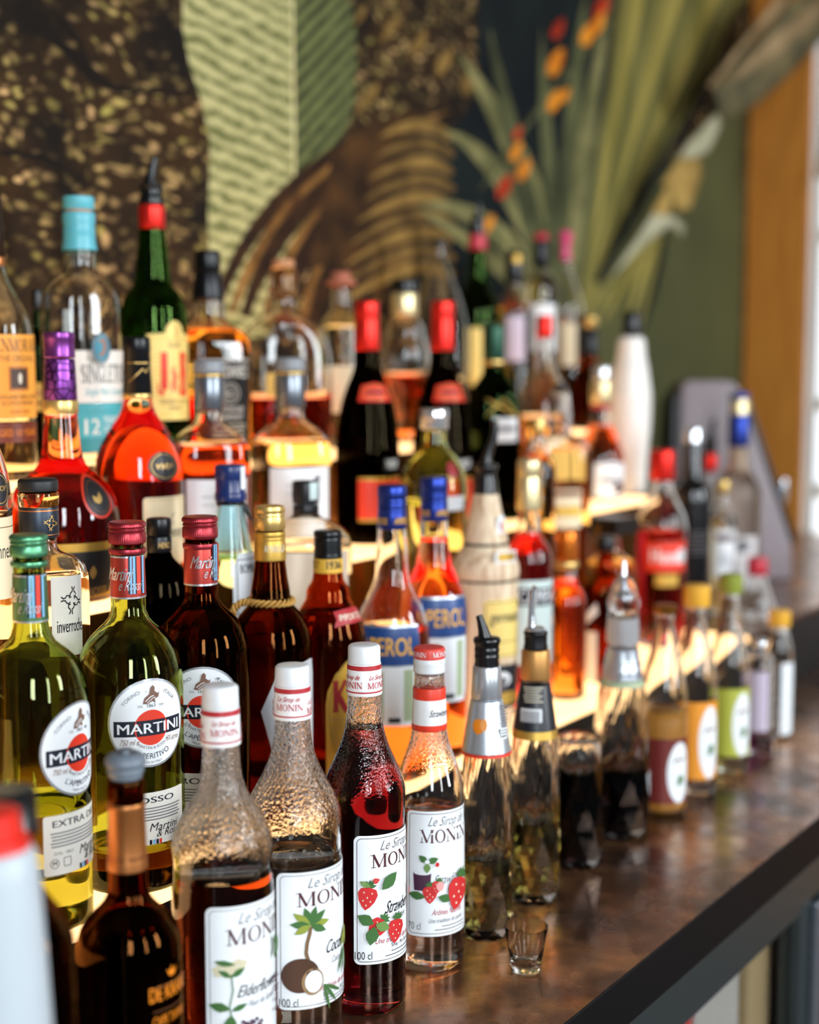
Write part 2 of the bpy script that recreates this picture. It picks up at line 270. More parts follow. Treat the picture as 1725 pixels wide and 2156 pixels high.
def shape2d(op):
    """-> list of (verts2d, faces, material) in millimetres"""
    k = op[0]
    def rrect(u0, u1, v0, v1, rd):
        lo, hi = min(v0, v1), max(v0, v1); a, b = min(u0, u1), max(u0, u1); rd = min(rd, (b-a)/2, (hi-lo)/2)
        if rd <= 0: return [(a, lo), (b, lo), (b, hi), (a, hi)]
        P = []
        for cx, cy_, s in ((b-rd, lo+rd, -90), (b-rd, hi-rd, 0), (a+rd, hi-rd, 90), (a+rd, lo+rd, 180)):
            for j in range(6): t = R(s+18*j); P.append((cx+rd*math.cos(t), cy_+rd*math.sin(t)))
        return P
    def loop(P): return [(P, [tuple(range(len(P)))], None)]
    def band(P, Q): n = len(P); return (P+Q, [(i, (i+1) % n, n+(i+1) % n, n+i) for i in range(n)])
    if k == 'rect': P = rrect(op[1], op[2], op[3], op[4], op[6] if len(op) > 6 else 0); return P, [tuple(range(len(P)))], op[5]
    if k == 'frame':
        lw = op[7]; lo, hi = min(op[3], op[4]), max(op[3], op[4]); V, Fc = band(rrect(op[1], op[2], lo, hi, max(op[6], .01)), rrect(op[1]+lw, op[2]-lw, lo+lw, hi-lw, max(op[6]-lw, .01))); return V, Fc, op[5]
    if k == 'ell': P = [(op[1]+op[3]*math.cos(2*math.pi*i/36), op[2]+op[4]*math.sin(2*math.pi*i/36)) for i in range(36 if op[3] > 2 else 10)] if op[3] > 2 else [(op[1]+op[3]*math.cos(2*math.pi*i/10), op[2]+op[4]*math.sin(2*math.pi*i/10)) for i in range(10)]; return P, [tuple(range(len(P)))], op[5]
    if k == 'ring':
        P = [(op[1]+op[3]*math.cos(2*math.pi*i/40), op[2]+op[4]*math.sin(2*math.pi*i/40)) for i in range(40)]; Q = [(op[1]+(op[3]-op[6])*math.cos(2*math.pi*i/40), op[2]+(op[4]-op[6])*math.sin(2*math.pi*i/40)) for i in range(40)]
        V, Fc = band(P, Q); return V, Fc, op[5]
    if k == 'poly': P = list(op[1]); return P, [tuple(range(len(P)))], op[2]
    if k == 'line':
        V, Fc = [], []; P = [Vector(p) for p in op[1]]; n = len(P)
        for i, p in enumerate(P):
            d = P[min(n-1, i+1)]-P[max(0, i-1)]; d = d.normalized() if d.length > 1e-9 else Vector((1, 0)); q = Vector((-d.y, d.x))*op[2]/2; V += [tuple(p-q), tuple(p+q)]
        Fc = [(2*i, 2*i+2, 2*i+3, 2*i+1) for i in range(n-1)]; return V, Fc, op[3]
    if k in ('text', 'serif'):
        o = op[6] if len(op) > 6 else {}; V, Fc = (text2d(op[1], bool(o.get('bold'))) if k == 'text' else serif2d(op[1])); ch = CAPH if k == 'text' else 1.
        if not V: return [], [], op[5]
        x0, x1 = min(v[0] for v in V), max(v[0] for v in V); s = op[4]/ch; sx = o['w']/(x1-x0) if 'w' in o else s; sh = o.get('shear', 0.)
        P = [((x-(x0+x1)/2)*sx+sh*y*s, y*s) for x, y in V]
        if 'arc' in o:
            ar = o['arc']; at = R(o.get('at', 0)); Q = []
            for x, y in P:
                if ar > 0: t = at+x/ar; q = ar+y; Q.append((op[2]+q*math.sin(t), op[3]+q*math.cos(t)))
                else: t = at+x/(-ar); q = -ar-y; Q.append((op[2]+q*math.sin(t), op[3]-q*math.cos(t)))
            return Q, Fc, op[5]
        return [(x+op[2], y+op[3]) for x, y in P], Fc, op[5]
def label_mesh(part, radius, sec):
    """prints on paper (or straight on the glass), wrapped round the bottle"""
    mats = []; allV, allF, allM = [], [], []
    phi0 = R(part['phi']); r0 = part['r']; flat = part.get('flat'); cyl = part.get('cyl')
    zs = [v for op in part['ops'] for v in (lambda s: [p[1] for p in s[0]])(shape2d(op))]
    ztop, zbot = max(zs)/1000, min(zs)/1000
    for i, op in enumerate(part['ops']):
        V, Fc, mt = shape2d(op)
        if not V: continue
        if mt not in mats: mats.append(mt)
        bm = bmesh.new(); vs = [bm.verts.new((x, y, 0)) for x, y in V]
        for f in Fc:
            try: bm.faces.new([vs[j] for j in f])
            except ValueError: pass
        big = [f for f in bm.faces if len(f.verts) > 4]
        if big: bmesh.ops.triangulate(bm, faces=big)
        step = max(1.2, r0*1000*.13)
        xs = [v.co.x for v in bm.verts]; a, b = min(xs), max(xs); t = math.floor(a/step)*step+step
        while t < b:
            bmesh.ops.bisect_plane(bm, geom=bm.verts[:]+bm.edges[:]+bm.faces[:], plane_co=(t, 0, 0), plane_no=(1, 0, 0)); t += step
        if not cyl or True:
            ys = [v.co.y for v in bm.verts]; a, b = min(ys), max(ys); t = math.floor(a/7)*7+7
            if op[0] in ('rect', 'ell', 'poly', 'frame', 'ring', 'line'):
                while t < b:
                    bmesh.ops.bisect_plane(bm, geom=bm.verts[:]+bm.edges[:]+bm.faces[:], plane_co=(0, t, 0), plane_no=(0, 1, 0)); t += 7
        off = .00035+i*.000045 if len(part['ops']) > 8 else .00035+i*.00012
        if cyl: off += .0003
        base = len(allV); bm.verts.index_update()
        for v in bm.verts:
            s, z = v.co.x/1000, v.co.y/1000
            phi = phi0+(math.atan(s/r0) if flat else s/r0)
            rr = radius(z)*(sec(phi, z) if sec else 1.)+off
            if cyl and not radius.lathe: rr = r0+off
            allV.append((rr*math.cos(phi), rr*math.sin(phi), z))
        for f in bm.faces:
            f.normal_update(); ids = [v.index+base for v in f.verts]
            allF.append(ids if f.normal.z > 0 else ids[::-1]); allM.append(mats.index(mt))
        bm.free()
    me = bpy.data.meshes.new('label'); me.from_pydata(allV, [], allF); me.polygons.foreach_set('material_index', allM)
    me.polygons.foreach_set('use_smooth', [True]*len(me.polygons)); return me, mats

BOTTLES = [
{'key':'squeeze','name':'squeeze_bottle','label':'white plastic squeeze bottle with a red cap at the near end of the bar','group':'bottles standing on the bar top','loc':(0.5369,0.624,0.95),'rot':-130.71,'parts':[{'t':'lathe','name':'bottle_body','mat':'milky_plastic','prof':[(0.031,0.0),(0.0337,0.006),(0.034,0.0906),(0.032,0.1905),(0.0292,0.2449),(0.0267,0.2879),(0.0251,0.2986),(0.0227,0.3034)]},{'t':'lathe','name':'screw_cap','mat':'red_plastic','prof':[(0.0228,0.3013),(0.0217,0.3082),(0.0181,0.3093),(0.017,0.3231),(0.0119,0.3246)],'knurl':30}]},
{'key':'dark_left','name':'wine_bottle','label':'dark bottle with a black screw cap behind the white squeeze bottle','group':'bottles standing on the bar top','loc':(0.6103,0.69,0.95),'rot':-131.49,'parts':[{'t':'lathe','name':'screw_cap','mat':'black_plastic','prof':[(0.0174,0.2795),(0.0174,0.2845),(0.0165,0.286),(0.0162,0.3045),(0.0145,0.3063)],'knurl':40},{'t':'glass','name':'glass_body','mat':'g_brown','prof':[(0.0384,0.0),(0.0384,0.1128),(0.0381,0.1866),(0.0375,0.2048),(0.0357,0.2154),(0.0315,0.2245),(0.0239,0.2351),(0.0175,0.2471),(0.0151,0.2651),(0.0145,0.2795)],'fill':0.2169,'liq':'l_black'}]},
{'key':'dekrans','name':'wine_bottle','label':'black wine bottle with copper neck foil and grey vacuum stopper','group':'bottles standing on the bar top','loc':(0.7523,0.73,0.95),'rot':-135.86,'parts':[{'t':'lathe','name':'vacuum_stopper','mat':'grey_rubber','prof':[(0.0114,0.2703),(0.0114,0.2741),(0.0127,0.2775),(0.0134,0.2796),(0.012,0.2809),(0.014,0.282),(0.0147,0.2844),(0.014,0.2878),(0.01,0.2912),(0.0074,0.2912),(0.0033,0.2898),(0.0027,0.2934),(0.006,0.2936)]},{'t':'glass','name':'glass_body','mat':'g_brown','prof':[(0.038,0.0),(0.038,0.0403),(0.0377,0.1399),(0.0369,0.1522),(0.0345,0.1628),(0.0294,0.1715),(0.0203,0.1803),(0.0149,0.189),(0.0135,0.2064),(0.0121,0.2548),(0.0131,0.2569),(0.0131,0.2713),(0.0121,0.2731)],'fill':0.1645,'liq':'l_port'},{'t':'lathe','name':'neck_foil','mat':'copper_foil','prof':[(0.0143,0.2071),(0.0141,0.2154),(0.0138,0.2168),(0.0129,0.2504),(0.0134,0.2514),(0.0134,0.2552),(0.0124,0.2562)]},{'t':'label','name':'foil_print','phi':18,'r':0.0143,'ops':[('text','DE KRANS',0.0,215.98,3.09,'foil_dark',{'w':23.27})],'cyl':1},{'t':'label','name':'label_lettering','phi':49,'r':0.0378,'ops':[('text','DE KRANS',0.66,121.46,10.43,'print_orange',{'w':39.21,'bold':1}),('text','CAPE TAWNY',0.0,103.36,6.95,'print_orange',{'w':33.23}),('rect',-16.61,16.61,131.88,131.19,'print_brown',0),('rect',-16.61,16.61,114.51,113.98,'print_brown',0),('poly',[(-2.66,137.43),(-4.65,142.27),(-1.33,140.2),(0.0,144.35),(1.33,140.2),(4.65,142.27),(2.66,137.43)],'print_orange'),('ring',0.0,138.81,3.32,2.09,'print_orange',0.66)]}]},
{'key':'elder','name':'syrup_bottle','label':'syrup bottle of amber elderflower with white printed cap beside the copper foil bottle','group':'bottles standing on the bar top','loc':(0.8553,0.73,0.95),'rot':-139.52,'parts':[{'t':'glass','name':'glass_body','mat':'g_clear','prof':[(0.0396,0.0),(0.0396,0.0347),(0.0391,0.1638),(0.0384,0.1684),(0.0383,0.1872),(0.039,0.1947),(0.0379,0.2022),(0.0346,0.2116),(0.0273,0.2247),(0.0196,0.2377),(0.0156,0.2508),(0.0141,0.2656),(0.0134,0.2767),(0.0126,0.2989)],'fill':0.174,'liq':'l_elder'},{'t':'lathe','name':'cap','mat':'white_plastic','prof':[(0.0137,0.3036),(0.014,0.304),(0.0137,0.3183),(0.0127,0.3202),(0.011,0.3205)]},{'t':'lathe','name':'neck_sleeve','mat':'white_paper','prof':[(0.0151,0.2749),(0.0155,0.2752),(0.0144,0.3033),(0.0142,0.3036)]},{'t':'lathe','name':'red_band','mat':'print_red','prof':[(0.0148,0.2985),(0.0145,0.3027)]},{'t':'lathe','name':'red_band','mat':'print_red','prof':[(0.0155,0.278),(0.0155,0.2794)]},{'t':'label','name':'sleeve_print','phi':12,'r':0.0154,'ops':[('text','Le Sirop de',-0.71,291.9,4.01,'print_red',{'shear':0.35,'w':18.55,'bold':1}),('serif','MONIN',0.0,284.04,5.1,'print_red',{'w':22.83})],'cyl':1},{'t':'label','name':'sleeve_print','phi':-88,'r':0.0154,'ops':[('text','Le Sirop de',-0.72,288.87,4.05,'print_red',{'shear':0.35,'w':18.79,'bold':1}),('serif','MONIN',0.0,280.92,5.15,'print_red',{'w':23.12})],'cyl':1},{'t':'label','name':'sleeve_print','phi':112,'r':0.0154,'ops':[('text','Le Sirop de',-0.73,286.33,4.09,'print_red',{'shear':0.35,'w':18.89,'bold':1}),('serif','MONIN',0.0,278.31,5.2,'print_red',{'w':23.25})],'cyl':1},{'t':'label','name':'sleeve_print','phi':200,'r':0.0154,'ops':[('text','Le Sirop de',-0.73,284.78,4.11,'print_red',{'shear':0.35,'w':19.03,'bold':1}),('serif','MONIN',0.0,276.72,5.23,'print_red',{'w':23.43})],'cyl':1},{'t':'label','name':'label','phi':49,'r':0.0393,'ops':[('rect',-47.14,47.14,160.3,39.49,'label_white',5.66),('frame',-44.31,44.31,157.91,41.93,'print_dark',4.24,0.47),('text','Le Sirop de',0.94,146.19,8.7,'print_grey',{'shear':0.4,'w':47.14}),('serif','MONIN',0.0,130.35,12.08,'print_maroon',{'w':64.69}),('text','Elderflower',-2.52,89.42,9.0,'print_dark',{'shear':0.35,'w':43.18,'bold':1}),('text','Fleur de Sureau',-1.08,80.39,4.88,'print_grey',{'shear':0.35,'w':28.79}),('ell',-39.23,112.23,3.24,2.25,'print_flower'),('ell',-35.63,115.22,3.24,2.25,'print_flower'),('ell',-31.31,113.72,3.24,2.25,'print_flower'),('ell',-26.99,115.97,3.24,2.25,'print_flower'),('ell',-22.67,117.46,3.24,2.25,'print_flower'),('ell',-19.07,115.97,3.24,2.25,'print_flower'),('ell',-28.43,111.48,3.24,2.25,'print_flower'),('ell',-33.47,109.98,3.24,2.25,'print_flower'),('ell',-37.79,109.23,3.24,2.25,'print_flower'),('ell',-24.11,112.23,3.24,2.25,'print_flower'),('ell',-29.87,107.73,3.24,2.25,'print_flower'),('ell',-20.51,112.97,3.24,2.25,'print_flower'),('line',[(-28.43,108.48),(-26.99,95.73),(-29.87,82.57),(-28.43,75.04),(-25.55,65.61)],1.08,'print_leaf'),('poly',[(-28.43,106.23),(-27.01,108.84),(-24.81,111.28),(-21.82,112.23),(-17.69,112.34),(-20.01,108.78),(-22.39,106.68),(-25.56,106.07)],'print_leaf'),('poly',[(-28.43,106.23),(-30.95,106.24),(-33.71,106.91),(-35.74,108.84),(-37.68,112.03),(-34.07,111.73),(-31.48,110.77),(-29.61,108.55)],'print_leaf'),('poly',[(-29.15,81.44),(-32.88,80.08),(-37.24,79.65),(-41.05,81.6),(-45.22,85.58),(-39.75,87.08),(-35.52,86.96),(-31.85,84.46)],'print_leaf'),('poly',[(-28.43,79.94),(-26.37,82.14),(-23.55,84.08),(-20.28,84.49),(-16.05,83.94),(-19.25,80.99),(-22.17,79.4),(-25.54,79.33)],'print_leaf'),('poly',[(-28.43,76.92),(-25.68,72.75),(-24.12,67.78),(-26.04,63.28),(-30.75,58.21),(-34.07,64.38),(-34.83,69.24),(-32.11,73.62)],'print_leaf'),('poly',[(-40.67,118.96),(-37.3,119.63),(-33.25,119.69),(-29.48,118.32),(-25.15,115.69),(-30.12,115.02),(-34.11,115.29),(-37.82,116.99)],'print_leaf'),('ell',-19.79,70.14,1.44,1.5,'print_plum'),('ell',-13.67,65.98,1.44,1.5,'print_plum'),('ell',-7.56,61.83,1.44,1.5,'print_plum'),('ell',-17.27,57.67,1.44,1.5,'print_plum'),('ell',-11.16,67.87,1.44,1.5,'print_plum'),('ell',-5.04,63.72,1.44,1.5,'print_plum'),('ell',-14.75,59.56,1.44,1.5,'print_plum'),('ell',-8.64,69.76,1.44,1.5,'print_plum'),('ell',-18.35,65.61,1.44,1.5,'print_plum'),('ell',-12.24,61.45,1.44,1.5,'print_plum'),('ell',-6.12,57.29,1.44,1.5,'print_plum'),('ell',-15.83,67.49,1.44,1.5,'print_plum'),('ell',-9.72,63.34,1.44,1.5,'print_plum'),('ell',-19.43,59.18,1.44,1.5,'print_plum'),('ell',-13.32,69.38,1.44,1.5,'print_plum'),('ell',-7.2,65.23,1.44,1.5,'print_plum'),('ell',-16.91,61.07,1.44,1.5,'print_plum'),('ell',-10.8,56.92,1.44,1.5,'print_plum'),('ell',-4.68,67.12,1.44,1.5,'print_plum'),('ell',-14.39,62.96,1.44,1.5,'print_plum'),('ell',-8.28,58.81,1.44,1.5,'print_plum'),('ell',-17.99,69.0,1.44,1.5,'print_plum'),('ell',9.0,95.73,1.44,1.5,'print_plum'),('ell',13.67,87.09,1.44,1.5,'print_plum'),('ell',18.35,78.43,1.44,1.5,'print_plum'),('ell',23.03,69.76,1.44,1.5,'print_plum'),('ell',13.32,94.98,1.44,1.5,'print_plum'),('ell',17.99,86.33,1.44,1.5,'print_plum'),('ell',22.67,77.68,1.44,1.5,'print_plum'),('ell',12.96,69.0,1.44,1.5,'print_plum'),('ell',17.63,94.23,1.44,1.5,'print_plum'),('ell',22.31,85.58,1.44,1.5,'print_plum'),('ell',12.6,76.92,1.44,1.5,'print_plum'),('ell',17.27,68.25,1.44,1.5,'print_plum'),('ell',21.95,93.48,1.44,1.5,'print_plum'),('ell',12.24,84.83,1.44,1.5,'print_plum'),('ell',16.91,76.17,1.44,1.5,'print_plum'),('ell',21.59,67.49,1.44,1.5,'print_plum'),('ell',11.88,92.72,1.44,1.5,'print_plum'),('ell',16.55,84.08,1.44,1.5,'print_plum'),('poly',[(9.72,110.73),(9.66,115.21),(10.76,120.04),(14.02,123.41),(19.44,126.46),(19.02,120.08),(17.42,115.59),(13.66,112.54)],'print_leaf'),('poly',[(16.91,114.47),(13.83,116.62),(11.0,119.8),(10.09,123.89),(10.32,129.42),(14.51,125.99),(16.89,122.6),(17.36,118.31)],'print_leaf')]}]},
{'key':'coconut','name':'syrup_bottle','label':'clear coconut syrup bottle with palm tree label third from the near end','group':'bottles standing on the bar top','loc':(0.9446,0.73,0.95),'rot':-142.3,'parts':[{'t':'glass','name':'glass_body','mat':'g_clear','prof':[(0.0402,0.0),(0.0402,0.0317),(0.0397,0.1616),(0.0389,0.1656),(0.0392,0.1836),(0.0396,0.1928),(0.0384,0.2015),(0.0349,0.2115),(0.0275,0.2254),(0.0209,0.2393),(0.0166,0.2531),(0.0147,0.2689),(0.0139,0.2787),(0.0131,0.3003)],'fill':0.1616,'liq':'l_haze'},{'t':'lathe','name':'cap','mat':'white_plastic','prof':[(0.0138,0.3038),(0.0141,0.3042),(0.0138,0.3179),(0.0129,0.3199),(0.0111,0.3202)]},{'t':'lathe','name':'neck_sleeve','mat':'white_paper','prof':[(0.0153,0.2768),(0.0157,0.2771),(0.0145,0.3034),(0.0143,0.3038)]},{'t':'lathe','name':'red_band','mat':'print_red','prof':[(0.0149,0.2989),(0.0147,0.3029)]},{'t':'lathe','name':'red_band','mat':'print_red','prof':[(0.0157,0.2797),(0.0156,0.281)]},{'t':'label','name':'sleeve_print','phi':-10,'r':0.0155,'ops':[('text','Le Sirop de',-0.72,292.95,4.04,'print_red',{'shear':0.35,'w':18.73,'bold':1}),('serif','MONIN',0.0,285.57,5.14,'print_red',{'w':23.05})],'cyl':1},{'t':'label','name':'sleeve_print','phi':88,'r':0.0155,'ops':[('text','Le Sirop de',-0.73,289.14,4.09,'print_red',{'shear':0.35,'w':18.96,'bold':1}),('serif','MONIN',0.0,281.66,5.21,'print_red',{'w':23.33})],'cyl':1},{'t':'label','name':'sleeve_print','phi':-108,'r':0.0155,'ops':[('text','Le Sirop de',-0.73,288.46,4.1,'print_red',{'shear':0.35,'w':19.04,'bold':1}),('serif','MONIN',0.0,280.96,5.22,'print_red',{'w':23.44})],'cyl':1},{'t':'label','name':'sleeve_print','phi':180,'r':0.0155,'ops':[('text','Le Sirop de',-0.74,285.66,4.14,'print_red',{'shear':0.35,'w':19.21,'bold':1}),('serif','MONIN',0.0,278.08,5.27,'print_red',{'w':23.64})],'cyl':1},{'t':'label','name':'label','phi':49,'r':0.0399,'ops':[('rect',-48.29,48.29,160.25,47.29,'label_white',5.79),('frame',-45.39,45.39,158.01,49.57,'print_dark',4.35,0.5),('text','Le Sirop de',0.97,147.03,8.13,'print_grey',{'shear':0.4,'w':48.29}),('serif','MONIN',0.0,132.21,11.3,'print_maroon',{'w':65.67}),('text','Coconut',6.9,89.87,10.34,'print_dark',{'shear':0.35,'w':29.89,'bold':1}),('text','Coco',4.22,80.29,5.17,'print_grey',{'shear':0.3,'w':10.73}),('text','100 cl',-39.09,49.86,6.76,'print_dark',{'w':15.33}),('text','Une tradition de qualité',1.15,60.29,4.77,'print_red',{'shear':0.3,'w':53.65}),('text','Sirop - Pur Sucre',4.98,54.67,3.58,'print_dark',{'w':30.66}),('rect',-10.35,27.98,52.67,51.86,'print_grey',0),('rect',-16.1,29.89,50.26,49.45,'print_grey',0),('line',[(-22.61,85.72),(-24.91,93.69),(-24.14,101.66),(-21.84,109.61),(-21.08,115.57)],3.07,'print_trunk'),('poly',[(-21.08,116.76),(-17.65,118.96),(-13.32,120.53),(-8.88,119.92),(-3.47,117.67),(-8.63,114.87),(-12.99,113.8),(-17.46,114.92)],'print_palm'),('poly',[(-21.08,116.76),(-19.58,120.48),(-17.01,124.19),(-13.16,126.16),(-7.65,127.31),(-10.2,122.14),(-13.07,118.83),(-17.21,117.26)],'print_leaf'),('poly',[(-21.08,116.76),(-21.97,120.41),(-21.99,124.59),(-20.01,128.09),(-16.24,131.8),(-15.38,126.5),(-15.81,122.47),(-18.26,119.13)],'print_leaf'),('poly',[(-21.08,116.76),(-23.92,119.11),(-26.39,122.42),(-26.86,126.45),(-26.03,131.76),(-22.23,128.08),(-20.22,124.6),(-20.22,120.41)],'print_leaf'),('poly',[(-21.08,116.76),(-25.07,117.32),(-29.38,118.97),(-32.43,122.37),(-35.2,127.67),(-29.5,126.42),(-25.48,124.37),(-22.73,120.56)],'print_palm'),('poly',[(-21.08,116.76),(-24.61,115.06),(-28.93,114.12),(-33.05,115.35),(-37.87,118.35),(-32.61,120.39),(-28.34,120.83),(-24.26,119.09)],'print_leaf'),('poly',[(-21.08,116.76),(-17.47,117.2),(-13.45,116.69),(-10.35,114.2),(-7.27,109.85),(-12.48,109.64),(-16.28,110.61),(-19.17,113.55)],'print_leaf'),('poly',[(-21.08,116.76),(-22.82,113.61),(-25.51,110.73),(-29.14,109.81),(-34.14,110.08),(-31.3,114.35),(-28.4,116.78),(-24.55,117.24)],'print_palm'),('ell',-29.51,75.73,15.33,14.32,'print_coco'),('ell',-19.54,69.74,9.2,11.14,'print_coco2'),('ell',-18.78,69.74,7.28,9.15,'label_white'),('poly',[(-10.35,65.73),(-5.87,64.27),(-0.53,61.95),(4.33,58.72),(9.83,54.2),(3.23,56.61),(-2.0,59.14),(-6.75,62.59)],'print_leaf'),('poly',[(-10.35,65.73),(-6.77,62.57),(-2.71,58.26),(0.56,53.29),(3.95,46.88),(-1.24,51.8),(-5.12,56.26),(-8.21,61.37)],'print_leaf'),('poly',[(-10.35,65.73),(-8.23,61.36),(-6.1,55.74),(-4.93,49.83),(-4.2,42.54),(-7.15,49.18),(-9.06,54.88),(-10.0,60.84)],'print_leaf'),('poly',[(21.08,105.63),(21.55,101.43),(21.36,96.37),(19.71,91.66),(16.72,86.24),(16.35,92.47),(16.88,97.46),(18.86,102.09)],'print_palm'),('poly',[(21.08,105.63),(23.09,101.96),(24.81,97.22),(25.06,92.21),(24.33,86.01),(21.66,91.6),(20.28,96.4),(20.37,101.47)],'print_palm'),('poly',[(21.08,105.63),(19.94,101.58),(17.86,96.99),(14.58,93.32),(9.8,89.54),(11.79,95.43),(14.14,99.8),(17.71,103.26)],'print_palm'),('poly',[(16.48,89.71),(15.03,85.07),(12.74,79.53),(9.59,74.5),(5.21,68.82),(7.59,75.68),(10.07,81.1),(13.42,86.0)],'print_leaf'),('poly',[(16.48,89.71),(16.41,84.83),(15.8,78.84),(14.21,73.06),(11.63,66.27),(11.96,73.57),(12.8,79.51),(14.61,85.23)],'print_leaf'),('poly',[(16.48,89.71),(18.24,85.18),(19.91,79.42),(20.61,73.45),(20.77,66.15),(18.35,73.01),(16.9,78.82),(16.43,84.83)],'print_leaf')]}]},
